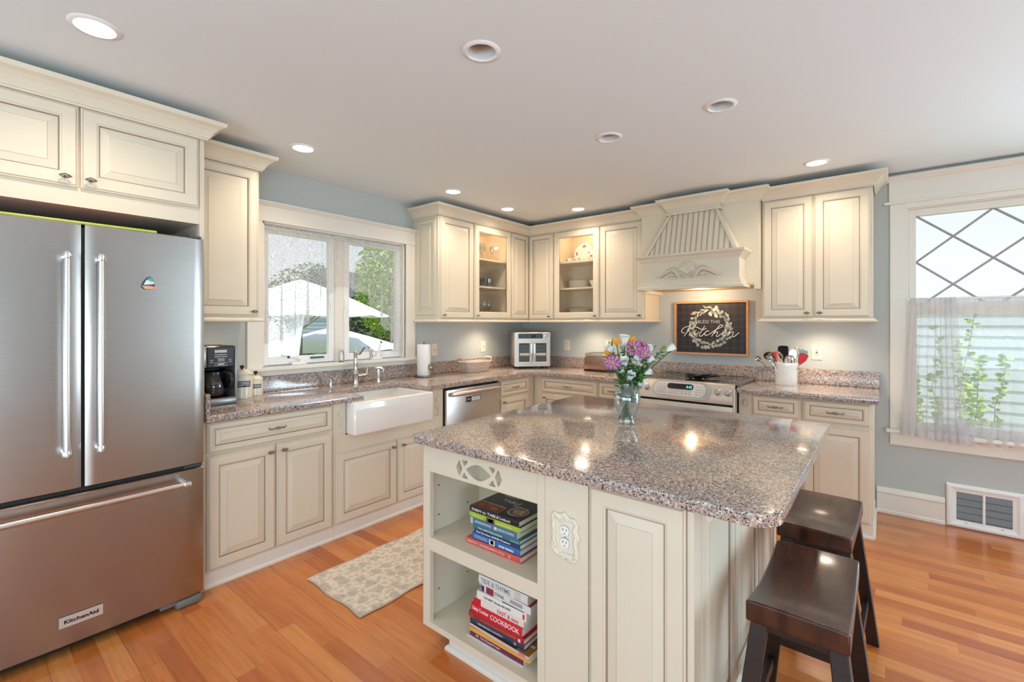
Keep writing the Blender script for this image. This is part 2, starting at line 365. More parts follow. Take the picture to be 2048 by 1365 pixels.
def lace(name, col, scale, lo, hi, base, thr=.06, floral=True):
    # openwork fabric: procedural holes between threads, with translucency
    m, t, b = nodes(name); t.nodes.remove(b); out = t.nodes['Material Output']
    co = t.nodes.new('ShaderNodeTexCoord')
    v = t.nodes.new('ShaderNodeTexVoronoi'); v.feature = 'DISTANCE_TO_EDGE'; v.inputs['Scale'].default_value = scale
    t.links.new(co.outputs['Object'], v.inputs['Vector'])
    a = math_(t, 'LESS_THAN', v.outputs['Distance'], thr)
    v2 = t.nodes.new('ShaderNodeTexVoronoi'); v2.inputs['Scale'].default_value = scale/3.5; t.links.new(co.outputs['Object'], v2.inputs['Vector'])
    ring = math_(t, 'SINE', math_(t, 'MULTIPLY', v2.outputs['Distance'], 22)); fl = math_(t, 'GREATER_THAN', ring, .35)
    fac = math_(t, 'ADD', base, math_(t, 'MULTIPLY', a, lo))
    if floral: fac = math_(t, 'ADD', fac, math_(t, 'MULTIPLY', fl, hi))
    fac = math_(t, 'MINIMUM', fac, .96)
    tr = t.nodes.new('ShaderNodeBsdfTransparent'); d = t.nodes.new('ShaderNodeBsdfDiffuse'); d.inputs[0].default_value = (*col, 1)
    tl = t.nodes.new('ShaderNodeBsdfTranslucent'); tl.inputs[0].default_value = (*col, 1)
    m1 = t.nodes.new('ShaderNodeMixShader'); m1.inputs[0].default_value = .45; t.links.new(d.outputs[0], m1.inputs[1]); t.links.new(tl.outputs[0], m1.inputs[2])
    m2 = t.nodes.new('ShaderNodeMixShader'); t.links.new(fac, m2.inputs[0]); t.links.new(tr.outputs[0], m2.inputs[1]); t.links.new(m1.outputs[0], m2.inputs[2])
    t.links.new(m2.outputs[0], out.inputs[0]); return m
LACE = lace('white_lace', (.76, .74, .71), 105, .34, .40, .20)
SHEER = lace('grey_sheer', (.80, .79, .80), 500, .10, .0, .42, floral=False)
LACE2 = lace('white_lace_panel', (.82, .82, .84), 110, .22, .22, .26)
# ------------------------------------------------------------------ room shell
CEIL = 2.472
def boxes(name, mt, L, parent=None, at=None, b=0, smooth=False):
    mb = MB()
    for q in L: mb.box(*q, b=b)
    return mb.build(name, mt, parent, at, smooth)
struct(boxes('floor', planks(), [(-.12, 6.7, -7.5, .12, -.05, 0)]))
struct(boxes('wall_left', WALLP, [(-.14, 0, -7.5, -2.965, 0, 2.6), (-.14, 0, -1.745, .14, 0, 2.6), (-.14, 0, -2.965, -1.745, 0, 1.085), (-.14, 0, -2.965, -1.745, 2.10, 2.6)]))
struct(boxes('wall_back', WALLP, [(0, 3.48, 0, .14, 0, 2.6), (4.36, 6.7, 0, .14, 0, 2.6), (3.48, 4.36, 0, .14, 0, .63), (3.48, 4.36, 0, .14, 2.22, 2.6)]))
struct(boxes('wall_right', WALLP, [(6.6, 6.74, -7.5, 0, 0, 2.6)]))
struct(boxes('wall_front', WALLP, [(0, 6.6, -7.54, -7.4, 0, 2.6)]))
CANS = [(1.128, -4.02, 1), (.575, -2.966, 1), (.608, -1.727, 1), (.585, -.998, 1), (1.103, -.578, 1), (3.006, -.667, 1),
        (2.121, -3.02, 0), (2.732, -1.937, 0), (2.117, -1.925, 0)]
def ceiling():
    mb = MB(); mb.box(-.12, 6.7, -7.5, .12, CEIL, CEIL+.04); ob = mb.build('ceiling', CEILP)
    cb = MB()
    for x, y, on in CANS: cb.lathe([(0, CEIL-.05), (.056, CEIL-.05), (.056, CEIL+.1), (0, CEIL+.1)], 32, (x, y, 0))
    ct = cb.build('cutter', CEILP)
    md = ob.modifiers.new('b', 'BOOLEAN'); md.operation = 'DIFFERENCE'; md.object = ct; md.solver = 'EXACT'
    me = bpy.data.meshes.new_from_object(ob.evaluated_get(bpy.context.evaluated_depsgraph_get()))
    ob.modifiers.clear(); ob.data = me; bpy.data.objects.remove(ct); return struct(ob)
ceiling()
struct(boxes('roof_slab', CEILP, [(-.14, 6.74, -7.54, .14, 2.6, 2.66)]))  # unseen roof slab over the whole room, keeps sun and sky out
BULB = mat('lit_lamp_lens', (1, 1, 1), .5, emit=((1.0, .92, .78), 3.2))
CANIN = mat('white_can_baffle', (.62, .62, .60), .5)
CANLAB = {0: 'lit recessed ceiling light above the refrigerator doors, largest in view', 1: 'lit recessed ceiling light above the countertop by the coffee maker',
 2: 'lit recessed ceiling light in front of the lace-curtained sink window', 3: 'lit recessed ceiling light above the corner, in front of the glassware cabinet',
 4: 'lit recessed ceiling light above the corner, in front of the china cabinet', 5: 'lit recessed ceiling light in front of the two-door cabinet beside the range hood',
 6: 'unlit recessed ceiling light, the large one nearest the top of the photo', 7: 'unlit recessed ceiling light in front of the range hood, on the window side',
 8: 'small unlit recessed ceiling light midway between sink window and range hood'}
for i, (x, y, on) in enumerate(CANS):
    t = thing('recessed_ceiling_light', CANLAB[i], 'ceiling light', (x, y, CEIL), 'recessed ceiling lights')
    mb = MB(); mb.lathe([(.056, CEIL+.004), (.056, CEIL-.003), (.060, CEIL-.007), (.070, CEIL-.006), (.076, CEIL-.001), (.076, CEIL+.0), (.056, CEIL+.004)], 48, (x, y, 0))
    mb.build('trim_ring', WHITE, t, smooth=True)
    mb = MB(); d = .02 if on else .075
    mb.lathe([(.0555, CEIL), (.052, CEIL+.01), (.045, CEIL+d), (.0, CEIL+d+.001)], 40, (x, y, 0)); mb.build('baffle', CANIN, t, smooth=True)
    mb = MB()
    if on:
        mb.lathe([(.053, CEIL+.002), (.050, CEIL-.004), (.03, CEIL-.007), (0, CEIL-.008)], 32, (x, y, 0)); mb.build('lamp_lens', BULB, t, smooth=True)
        lamp('can_light_%d' % i, 'SPOT', (x, y, CEIL-.02), 14, WARM, (0, 0, 0), spot_size=radians(150), spot_blend=.8, shadow_soft_size=.05)
    else:
        mb.lathe([(.040, CEIL+.070), (.038, CEIL+.050), (.02, CEIL+.042), (0, CEIL+.040)], 28, (x, y, 0)); mb.build('bulb', CANIN, t, smooth=True)
# ------------------------------------------------------------------ window 1 (sink)
w1 = bpy.data.objects.new('window_1', None); C.objects.link(w1); w1.location = (0, -2.355, 1.085); W['window_1'] = Matrix.Translation((0, -2.355, 1.085)); struct(w1)
boxes('window_casing', TRIM, [(0, .02, -3.07, -2.972, 1.075, 2.10), (0, .02, -1.738, -1.637, 1.075, 2.10), (0, .024, -3.075, -1.632, 2.10, 2.212)], w1, b=.003)
mb = MB(); mb.sweep([(0, -3.08), (.024, -3.08), (.024, -1.625), (0, -1.625)], [(0, 2.21), (.006, 2.21), (.010, 2.216), (.022, 2.226), (.026, 2.228), (.026, 2.238), (0, 2.238)])
mb.build('head_moulding', TRIM, w1)
boxes('window_sill', TRIM, [(-.10, .055, -3.10, -1.60, 1.056, 1.082)], w1, b=.006)
boxes('apron', TRIM, [(0, .018, -3.07, -1.62, 1.022, 1.056)], w1)
boxes('window_jamb', TRIM, [(-.14, 0, -2.972, -2.9525, 1.082, 2.10), (-.14, 0, -1.7565, -1.738, 1.082, 2.10), (-.14, 0, -2.96, -1.75, 2.088, 2.10), (-.12, -.046, -2.395, -2.318, 1.082, 2.09)], w1)
for a, b in ((-2.952, -2.398), (-2.315, -1.757)):
    z0, z1, x0, x1, s = 1.088, 2.084, -.085, -.045, .048
    sash = boxes('sash', WHITE, [(x0, x1, a, a+s, z0, z1), (x0, x1, b-s, b, z0, z1), (x0, x1, a+s, b-s, z0, z0+.058), (x0, x1, a+s, b-s, z1-s, z1)], w1, b=.004)
    boxes('glass_pane', PANE, [((x0+x1)/2-.002, (x0+x1)/2+.002, a+s, b-s, z0+.055, z1-s)], sash)
for y, dy in ((-2.70, .06), (-2.03, .05)):
    mb = MB(); mb.box(-.04, .0, y-.055, y+.055, 1.083, 1.106, b=.008); mb.lathe([(0, 0), (.016, 0), (.014, .02), (.009, .028), (0, .03)], 16, (-.018, y+.02, 1.10))
    h = 1.20 if dy < .055 else 1.14
    if dy < .055: mb.tube([(-.018, y+.02, 1.12), (-.012, y+.025, 1.16), (-.014, y+.035, 1.195), (-.016, y+.045, 1.222)], [.011, .009, .008, .009], 8)
    else: mb.tube([(-.018, y+.02, 1.12), (-.014, y-.02, 1.135), (-.012, y-.07, 1.142)], [.011, .009, .008], 8)
    mb.build('crank_handle', WHITE, w1, smooth=True)
    mb = MB(); e = (-.016, y+.048, 1.226) if dy < .055 else (-.012, y-.078, 1.143)
    mb.ball(e, .0105); mb.build('crank_knob', DGREY, w1, smooth=True)
boxes('sash_lock', DGREY, [(-.044, -.034, -2.60, -2.49, 1.12, 1.134)], w1, b=.003)
for y in (-2.43, -2.30):
    mb = MB(); mb.box(-.046, -.036, y-.008, y+.008, 1.50, 1.58, b=.003); mb.tube([(-.036, y, 1.52), (-.026, y-.006, 1.50), (-.022, y-.012, 1.465)], .005, 6); mb.build('latch', WHITE, w1, smooth=True)
# lace valance across the sink window
def lerp(tab, x):
    for (a, va), (b, vb) in zip(tab, tab[1:]):
        if x <= b: return va+(vb-va)*max(0, (x-a))/(b-a)
    return tab[-1][1]
t = thing('lace_valance', 'white lace swag valance hanging across the window above the sink', 'curtain', (-.02, -2.355, 2.07))
BOT = [(-2.955, 1.235), (-2.82, 1.235), (-2.70, 1.33), (-2.62, 1.42), (-2.58, 1.47), (-2.50, 1.58), (-2.42, 1.655), (-2.33, 1.675), (-2.24, 1.655), (-2.14, 1.62), (-2.08, 1.58), (-2.05, 1.47), (-1.98, 1.42), (-1.93, 1.33), (-1.88, 1.27), (-1.84, 1.13), (-1.75, 1.10)]
def lv(u, v):
    y = -2.955+u*1.205; zb = lerp(BOT, y)+.012*abs(sin(y*70)); z = 2.075-(2.075-zb)*v
    f = sin(y*52+2.0*sin(y*7)+v*.8)*.5+sin(y*97+1)*.25
    return (-.018+f*(.010+.018*v), y+(.010+.022*v)*sin(y*52+2.0*sin(y*7)+.9)*.8, z)
mb = MB(); mb.grid(lv, 240, 46); mb.build('lace_panel', LACE, t, smooth=180)
mb = MB(); mb.grid(lambda u, v: (-.012+.006*sin(u*330)*(.4+v), -2.955+u*1.205, 2.085-v*.035+.002*sin(u*230)), 260, 4); mb.build('gathered_heading', LACE2, t, smooth=180)
mb = MB(); mb.tube([(-.022, -2.957, 2.066), (-.022, -1.753, 2.066)], .004, 8); mb.build('curtain_rod', WHITE, t, smooth=True)
# ------------------------------------------------------------------ window 2 (side)
w2 = bpy.data.objects.new('window_2', None); C.objects.link(w2); w2.location = (3.92, 0, .63); W['window_2'] = Matrix.Translation((3.92, 0, .63)); struct(w2)
boxes('window_casing', TRIM, [(3.391, 3.48, -.022, 0, .625, 2.25), (4.36, 4.449, -.022, 0, .625, 2.25), (3.385, 4.455, -.024, 0, 2.268, 2.415), (3.4805, 4.3595, -.0215, 0, 2.214, 2.252)], w2, b=.002)
boxes('fillet', TRIM, [(3.355, 4.485, -.036, 0, 2.25, 2.270)], w2, b=.006)
mb = MB(); mb.sweep([(3.385, 0), (3.385, -.024), (4.455, -.024), (4.455, 0)][::1], [(0, 2.412), (.008, 2.412), (.014, 2.42), (.036, 2.438), (.040, 2.44), (.040, 2.448), (0, 2.448)]); mb.build('head_moulding', TRIM, w2)
boxes('window_sill', TRIM, [(3.365, 4.475, -.06, .06, .60, .627)], w2, b=.007)
boxes('apron', TRIM, [(3.391, 4.449, -.02, 0, .508, .60)], w2, b=.003)
boxes('window_jamb', TRIM, [(3.48, 3.494, -.004, .14, .627, 2.22), (4.346, 4.36, -.004, .14, .627, 2.22), (3.494, 4.346, -.004, .14, 2.206, 2.22)], w2)
us = boxes('upper_sash', TRIM, [(3.494, 3.535, .012, .05, 1.49, 2.206), (4.305, 4.346, .012, .05, 1.49, 2.206), (3.535, 4.305, .012, .05, 2.154, 2.206), (3.535, 4.305, .012, .05, 1.49, 1.535)], w2, b=.003)
boxes('glass_pane', PANE, [(3.53, 4.31, .030, .033, 1.53, 2.16)], us)
LEAD = mat('grey_lead_came', (.36, .36, .37), .45)
mb = MB()
X0, X1, Z0, Z1 = 3.535, 4.305, 1.535, 2.156; px, pz = .1945, .1655
for sgn in (1, -1):
    for k in range(-6, 8):
        # line through (3.535+2k*px, 1.826) slope sgn*pz/px
        pts = []
        for tt in range(0, 2001):
            pass
            break
        xa, za = X0+2*k*px, 1.826
        lo, hi = -1e9, 1e9; dx, dz = px, sgn*pz
        lo, hi = max(lo, (X0-xa)/dx), min(hi, (X1-xa)/dx)
        a, b = sorted(((Z0-za)/dz, (Z1-za)/dz)); lo, hi = max(lo, a), min(hi, b)
        if hi-lo > .05:
            mb.tube([(xa+dx*lo, .029, za+dz*lo), (xa+dx*hi, .029, za+dz*hi)], .0080, 6)
plabel(mb.build('diamond_muntin', LEAD, us), 'grey diagonal lattice bars')
ls = boxes('lower_sash', TRIM, [(3.494, 3.54, -.0, .012, .627, 1.535), (4.30, 4.346, -.0, .012, .627, 1.535), (3.54, 4.30, -.0, .012, .627, .69), (3.54, 4.30, -.0, .012, 1.45, 1.52)], w2, b=.002)
boxes('glass_pane', PANE, [(3.54, 4.30, .005, .008, .69, 1.45)], ls)
# cafe curtains
t = thing('sheer_cafe_curtain', 'grey sheer cafe curtain hanging at the inner edge of the lattice window', 'curtain', (3.55, -.045, 1.555), 'cafe curtains on the lattice window')
def c1(u, v):
    wd = .245+.10*v; x = 3.50-.055*v+u*wd+.03*v*v*(u > .8)*(u-.8)*5
    f_ = u*52+1.6*sin(u*9); return (x+(.006+.008*v)*cos(f_), -.052-.012*v+(.010+.016*v)*sin(f_), 1.565-v*(.965+.02*u))
mb = MB(); mb.grid(c1, 150, 20); mb.build('sheer_panel', SHEER, t, smooth=180)
mb = MB(); mb.grid(lambda u, v: (3.50+u*.235, -.054+.010*sin(u*90), 1.567-v*.045), 120, 3); mb.build('gathered_heading', SHEER, t, smooth=180)
mb = MB()
mb.grid(lambda u, v: (lambda p: (p[0], p[1]-.003, p[2]))(c1(u, .945+v*.055)), 150, 2); mb.build('hem', SHEER, t, smooth=180)
t = thing('lace_cafe_curtain', 'white lace cafe curtain with floral border hanging from rod on the lattice window', 'curtain', (4.0, -.05, 1.555), 'cafe curtains on the lattice window')
def c2(u, v):
    x = 3.68+u*.69-.06*v*(1-u)+.012*v*sin(u*20)
    f_ = u*80+3.0*sin(u*7)+.6*v*sin(u*15); return (x+(.004+.007*v)*cos(f_), -.038-.008*v+(.006+.010*v)*sin(f_), 1.562-v*(.985+.004*sin(u*9)))
mb = MB(); mb.grid(c2, 220, 20); mb.build('lace_panel', lace('white_sheer_lace', (.82, .82, .84), 240, .12, .0, .30, floral=False), t, smooth=180)
mb = MB(); mb.grid(lambda u, v: (lambda p: (p[0], p[1]-.002, p[2]))(c2(u, .82+v*.17)), 220, 6); mb.build('floral_border', LACE2, t, smooth=180)
mb = MB(); mb.grid(lambda u, v: (3.66+u*.71, -.040+.004*sin(u*170), 1.568-v*.04), 240, 3); mb.build('gathered_heading', LACE2, t, smooth=180)
mb = MB(); mb.tube([(3.482, -.045, 1.56), (4.40, -.045, 1.56)], .005, 8); mb.ball((3.482, -.045, 1.56), .008); mb.tube([(3.486, -.045, 1.56), (3.486, -.02, 1.56)], .003, 6)
mb.tube([(4.36, -.045, 1.56), (4.36, -.02, 1.56)], .003, 6)
tag(mb.build('curtain_rod', WHITE, None, (3.9, -.045, 1.56), smooth=True), 'thin white rod carrying the cafe curtains across the lattice window', 'curtain rod')
# baseboards
BB = [(0, 0), (.022, 0), (.022, .018), (.017, .026), (.017, .14), (.022, .15), (.020, .165), (.010, .180), (0, .185)]
for nm, a, b in (('baseboard_back', 3.315, 3.686), ('baseboard_right', 4.062, 6.6)):
    mb = MB(); mb.sweep([(a, 0), (b, 0)], BB); struct(mb.build(nm, TRIM))
# floor register / return vent on the wall
t = thing('wall_vent', 'white louvred return air vent low on the wall under the lattice window', 'vent', (3.874, 0, .15))
mb = MB(); fn = FNY(0); mb.rings(3.690, 4.058, .0, .292, fn, [(0, 0, 0), (0, .010, 0), (.006, .020, 0), (.014, .022, 0), (.022, .022, 0), (.026, .017, 0), (.030, .017, 0), (.032, .013, 0), (.052, .011, 0), (.052, .004, 0)]); mb.build('grille_frame', WHITE, t)
mb = MB(); mb.box(3.69, 4.05, -.004, 0, .01, .28); mb.build('duct_backing', BLACKM, t)
mb = MB(); mb.box(3.868, 3.882, -.014, -.002, .045, .25, b=.003); mb.tube([(3.875, -.014, .235), (3.875, -.024, .20)], .004, 6); mb.build('damper_lever', WHITE, t)
LOUV = mat('grey_louvre', (.42, .42, .43), .5)
for x0, x1 in ((3.742, 3.868), (3.882, 4.006)):
    mb = MB(); n = 24
    for k in range(n):
        z = .056+k*(.182/n); tl = .0035 if k % 6 else .001
        mb.poly([(x0, -.0115, z), (x1, -.0115, z), (x1, -.004, z+tl+.0015), (x0, -.004, z+tl+.0015)])
    o = mb.build('louvre_bank', LOUV, t)
for x in (3.79, 3.96):
    mb = MB(); mb.ball((x, -.012, .036), .005, (1, .5, 1)); mb.build('screw', NICKEL, t, smooth=True)
# ------------------------------------------------------------------ cabinet hardware
def XM(facing, p):
    x, y, z = p
    if facing == '+x': m = Matrix(((0, 0, 1), (1, 0, 0), (0, 1, 0)))
    elif facing == '-y': m = Matrix(((1, 0, 0), (0, 0, -1), (0, 1, 0)))
    return Matrix.Translation(Vector(p)) @ m.to_4x4()
def cage(mb, L, r, z, n=6):
    for k in range(n):
        mb.tube([(-L/2+L*i/14, r*sin(pi*i/14)**.8*cos(2*pi*k/n+i*.16), z+r*sin(pi*i/14)**.8*sin(2*pi*k/n+i*.16)) for i in range(15)], .0011, 5)
    mb.ball((-L/2, 0, z), .0032, n=8, k=5); mb.ball((L/2, 0, z), .0032, n=8, k=5)
mb = MB(); cage(mb, .036, .0095, .022, 8); mb.tube([(0, 0, 0), (0, 0, .004), (0, 0, .014)], [.006, .004, .0035], 8); KNOB = mb.mesh('birdcage_knob', PEWTER, True)
mb = MB(); cage(mb, .034, .0085, .024, 7)
for s_ in (-1, 1):
    mb.tube([(s_*.017, 0, .024), (s_*.026, -.002, .023), (s_*.036, -.004, .019), (s_*.044, -.001, .017), (s_*.049, .004, .017), (s_*.047, .008, .016), (s_*.043, .006, .015)], [.0028, .0026, .0026, .0028, .0026, .002, .0015], 7)
    mb.tube([(s_*.038, -.003, .018), (s_*.038, -.003, 0)], .003, 7)
PULL = mb.mesh('birdcage_pull', PEWTER, True)
mb = MB()  # short hinge
mb.box(-.004, .004, -.011, .011, 0, .006, b=.0015); mb.tube([(-.004, -.012, .004), (-.004, .012, .004)], .003, 6); HINGE = mb.mesh('hinge', GLAZE, True)
CAB = [CREAM, GLAZE, GLAZE2]
def dspec(s, t, small=False):
    b = .022 if small else .034
    return [(0, 0, 0), (0, t-.005, 0), (.004, t-.003, 0), (.0065, t-.0035, 2), (.0085, t-.001, 2), (.0105, t, 0), (s-.010, t, 0), (s-.0085, t-.0018, 2), (s-.003, t-.003, 0),
            (s-.0005, t-.009, 1), (s+.0025, t-.009, 1), (s+.005, t-.0085, 0), (s+b, t-.0025, 0), (s+b+.0015, t-.001, 2), (s+b+.004, t-.0005, 0)]
def panel(mb, u0, u1, v0, v1, fn, s=.058, t=.02, small=False):
    q = mb.rings(u0, u1, v0, v1, fn, dspec(s, t, small)); mb.F(q, 0)
def gframe(mb, u0, u1, v0, v1, fn, s=.066, t=.02):
    mb.rings(u0, u1, v0, v1, fn, [(0, 0, 0), (0, t-.005, 0), (.004, t-.003, 0), (.0065, t-.0035, 2), (.0085, t-.001, 2), (.0105, t, 0), (s-.008, t, 0), (s-.006, t-.002, 2), (s, t-.006, 0), (s, 0, 1), (0, 0, 0)])
def add_door(cab, facing, plane, u0, u1, v0, v1, knob=None, glassy=False, s=.058, hinges=None):
    fn = FX(plane) if facing == '+x' else FNY(plane)
    mb = MB()
    if glassy: gframe(mb, u0, u1, v0, v1, fn)
    else: panel(mb, u0, u1, v0, v1, fn, s)
    d = mb.build('door', CAB, cab)
    if glassy:
        g = MB(); a = fn(u0+.064, v0+.064, .006); b = fn(u1-.064, v1-.064, .009); g.box(a[0], b[0], a[1], b[1], a[2], b[2]); g.build('glass_pane', CABGLASS, d)
    if knob: inst(KNOB, 'knob', d, XM(facing, fn(knob[0], knob[1], .02)))
    return d
def add_drawer(cab, facing, plane, u0, u1, v0, v1, s=.038, pull=True):
    fn = FX(plane) if facing == '+x' else FNY(plane)
    mb = MB(); panel(mb, u0, u1, v0, v1, fn, s, small=True); d = mb.build('drawer', CAB, cab)
    if pull: inst(PULL, 'pull_handle', d, XM(facing, fn((u0+u1)/2, (v0+v1)/2, .017)))
    return d
UZ0, UZ1 = 1.425, 2.345
# --- left wall, run beside the sink window
def solid_cab(name, label, L, at, group): 
    t = thing(name, label, 'cabinet', at, group); boxes('carcass', CREAM, L, t); return t
G1 = 'wall cabinets'
u1 = solid_cab('wall_cabinet', 'cream wall cabinet with one closed door beside the sink window', [(.001, .33, -1.64, -1.205, UZ0, UZ1)], (.165, -1.42, UZ0), G1)
add_door(u1, '+x', .33, -1.625, -1.212, UZ0+.01, UZ1-.015, (-1.597, UZ0+.036))
mb = MB(); panel(mb, .035, .30, UZ0+.03, UZ1-.03, FNY(-1.64), .045, .006); mb.build('side_panel', CAB, u1)
def open_cab(label, facing, a, b, knobu, at):
    # a..b along wall; carcass hollow
    t = thing('glass_door_cabinet', label, 'cabinet', at, 'glass-door wall cabinets'); w = .015
    P = (lambda u0, u1, n0, n1, z0, z1: (n0, n1, u0, u1, z0, z1)) if facing == '+x' else (lambda u0, u1, n0, n1, z0, z1: (u0, u1, -n1, -n0, z0, z1))
    boxes('carcass', CINT, [P(a, a+w, .001, .325, UZ0, UZ1), P(b-w, b, .001, .325, UZ0, UZ1), P(a+w, b-w, .001, .012, UZ0, UZ1), P(a+w, b-w, .012, .325, UZ0, UZ0+.03), P(a+w, b-w, .012, .325, UZ1-.02, UZ1)], t)
    boxes('face_frame', CREAM, [P(a, a+.03, .325, .332, UZ0, UZ1), P(b-.03, b, .325, .332, UZ0, UZ1), P(a+.03, b-.03, .325, .332, UZ0, UZ0+.035), P(a+.03, b-.03, .325, .332, UZ1-.05, UZ1)], t)
    for z in (1.755, 2.025): boxes('shelf', CREAM, [P(a+w, b-w, .012, .305, z-.018, z)], t)
    d = add_door(t, facing, .332 if facing == '+x' else -.332, a+.006, b-.006, UZ0+.01, UZ1-.015, (knobu, UZ0+.036), True)
    for z in (1.50, 1.885, 2.27):
        u = b-.068 if facing == '+x' else a+.068
        inst(HINGE, 'hinge', t, XM(facing, (.322, u+.012, z) if facing == '+x' else (u-.012, -.322, z)))
    return t
open_cab('cream wall cabinet with glass door showing stemware and cut glasses', '+x', -1.203, -.645, -1.168, (.16, -.92, UZ0))
open_cab('cream wall cabinet with glass door showing rose china and white plates', '-y', .668, 1.205, 1.163, (.93, -.16, UZ0))
uc = thing('corner_wall_cabinet', 'cream corner wall cabinet with two narrow doors meeting at the inside corner', 'cabinet', (.17, -.17, UZ0), G1)
boxes('carcass', CREAM, [(.001, .33, -.643, -.001, UZ0, UZ1), (.33, .666, -.33, -.001, UZ0, UZ1)], uc)
add_door(uc, '+x', .33, -.637, -.354, UZ0+.01, UZ1-.015, None, s=.05); add_door(uc, '-y', -.33, .354, .66, UZ0+.01, UZ1-.015, (.622, UZ0+.036), s=.05)
u4 = solid_cab('wall_cabinet', 'cream wall cabinet with one closed door between china cabinet and range hood', [(1.207, 1.662, -.33, -.001, UZ0, UZ1)], (1.43, -.165, UZ0), G1)
add_door(u4, '-y', -.33, 1.212, 1.645, UZ0+.01, UZ1-.015, (1.617, UZ0+.036))
u5 = solid_cab('wall_cabinet', 'cream two-door wall cabinet between range hood and lattice window', [(2.615, 3.298, -.33, -.001, UZ0, UZ1)], (2.95, -.165, UZ0), G1)
add_door(u5, '-y', -.33, 2.625, 2.950, UZ0+.01, UZ1-.015, (2.915, UZ0+.04)); add_door(u5, '-y', -.33, 2.958, 3.283, UZ0+.01, UZ1-.015, (2.994, UZ0+.04))
u6 = solid_cab('wall_cabinet', 'tall narrow cream wall cabinet between refrigerator and sink window', [(.001, .33, -3.51, -3.125, UZ0, UZ1)], (.165, -3.32, UZ0), G1)
add_door(u6, '+x', .33, -3.50, -3.135, UZ0+.01, UZ1-.015, (-3.165, UZ0+.036))
u7 = thing('fridge_surround_cabinet', 'cream two-door cabinet above the refrigerator with its tall side panel', 'cabinet', (.32, -3.99, 0))
boxes('carcass', CREAM, [(.001, .62, -4.475, -3.535, 1.90, UZ1)], u7); boxes('side_panel', CREAM, [(.001, .625, -3.535, -3.514, 0, UZ1), (.001, .625, -4.497, -4.476, 0, UZ1)], u7)
add_door(u7, '+x', .62, -3.988, -3.542, 1.982, UZ1-.012, (-3.958, 2.018), s=.062); add_door(u7, '+x', .62, -4.45, -3.996, 1.982, UZ1-.012, (-4.04, 2.018), s=.062)
# crown mouldings and light rails
CR = [(0, 2.335), (.007, 2.335), (.010, 2.343), (.016, 2.345), (.019, 2.353), (.024, 2.362), (.034, 2.378), (.050, 2.394), (.066, 2.402), (.072, 2.404), (.076, 2.412), (.078, 2.424), (0, 2.424)]
def crown(label, path, at, prof=CR, name='crown_molding'):
    mb = MB(); mb.sweep(path, prof, 0); o = mb.build(name, CAB, None, at); return tag(o, label, 'molding')
crown('cream crown molding wrapping the corner run of wall cabinets', [(.001, -1.645), (.345, -1.645), (.345, -.345), (1.66, -.345)], (.35, -.6, 2.335))
crown('cream crown molding on the two-door cabinet by the lattice window', [(2.62, -.345), (3.303, -.345), (3.303, -.001)], (2.95, -.3, 2.335))
crown('cream crown molding on the tall narrow cabinet beside the refrigerator', [(.345, -3.51), (.345, -3.12), (.001, -3.12)][::1], (.35, -3.3, 2.335))
crown('cream crown molding above the refrigerator cabinet', [(.635, -4.50), (.635, -3.512), (.35, -3.512)], (.635, -4, 2.335))
LR = [(0, 1.398), (.018, 1.398), (.024, 1.404), (.024, 1.410), (.016, 1.414), (.010, 1.424), (0, 1.424)]
for lab, path, at in (('cream light rail under the corner run of wall cabinets', [(.001, -1.642), (.335, -1.642), (.335, -.335), (1.664, -.335), (1.664, -.001)], (.33, -.6, 1.4)),
    ('cream light rail under the two-door wall cabinet by the lattice window', [(2.613, -.001), (2.613, -.335), (3.30, -.335), (3.30, -.001)], (2.95, -.33, 1.4)),
    ('cream light rail under the tall narrow cabinet beside the refrigerator', [(.335, -3.51), (.335, -3.123), (.001, -3.123)], (.33, -3.3, 1.4))):
    mb = MB(); mb.sweep(path, LR); tag(mb.build('light_rail', CREAM, None, at), lab, 'molding')
# under-cabinet lamps
PUCK = mat('puck_lens', (1, 1, 1), .5, emit=((1, .8, .55), 8))
for i, (x, y, lab) in enumerate(((.23, -.80, 'small puck light under the glassware cabinet'), (1.0, -.23, 'small puck light under the china cabinet'), (2.98, -.22, 'small puck light under the two-door cabinet by the window'), (.2, -3.33, 'small puck light under the narrow cabinet above the coffee maker'))):
    mb = MB(); mb.lathe([(0, 1.425), (.032, 1.425), (.032, 1.416), (.028, 1.412), (0, 1.412)], 20, (x, y, 0)); o = mb.build('puck_light', PUCK, None, (x, y, 1.42), smooth=True); tag(o, lab, 'light')
    lamp('puck_lamp_%d' % i, 'SPOT', (x, y, 1.405), (9, 9, 9, 1.5)[i], WARM, (0, 0, 0), spot_size=radians(150), spot_blend=1, shadow_soft_size=.035)
for i, (x, y) in enumerate(((.20, -.92), (.93, -.20))): lamp('cabinet_fill_%d' % i, 'POINT', (x, y, 2.30), 1.0, WARM, shadow_soft_size=.03)  # fill lights added to brighten the glass-door cabinets, no fixtures there
# ------------------------------------------------------------------ range hood
h = thing('range_hood', 'cream wooden mantel range hood with beadboard slope and carved shell', 'range hood', (2.135, 0, 1.65))
mb = MB(); mb.box(1.667, 2.61, -.42, -.001, 1.70, UZ1); mb.box(1.667, 1.70, -.42, -.001, 1.655, 1.70); mb.box(2.577, 2.61, -.42, -.001, 1.655, 1.70); mb.build('hood_body', CREAM, h)
mb = MB(); mb.box(1.742, 2.512, -.60, -.42, 1.72, 1.93); mb.build('mantel_box', CREAM, h)
mb = MB(); mb.sweep([(1.742, -.42), (1.742, -.60), (2.512, -.60), (2.512, -.42)], [(0, 1.895), (.006, 1.895), (.009, 1.905), (.014, 1.908), (.022, 1.925), (.038, 1.938), (.044, 1.94), (.046, 1.955), (0, 1.955)]); mb.box(1.742, 2.512, -.60, -.42, 1.93, 1.955); mb.build('mantel_shelf', CAB, h)
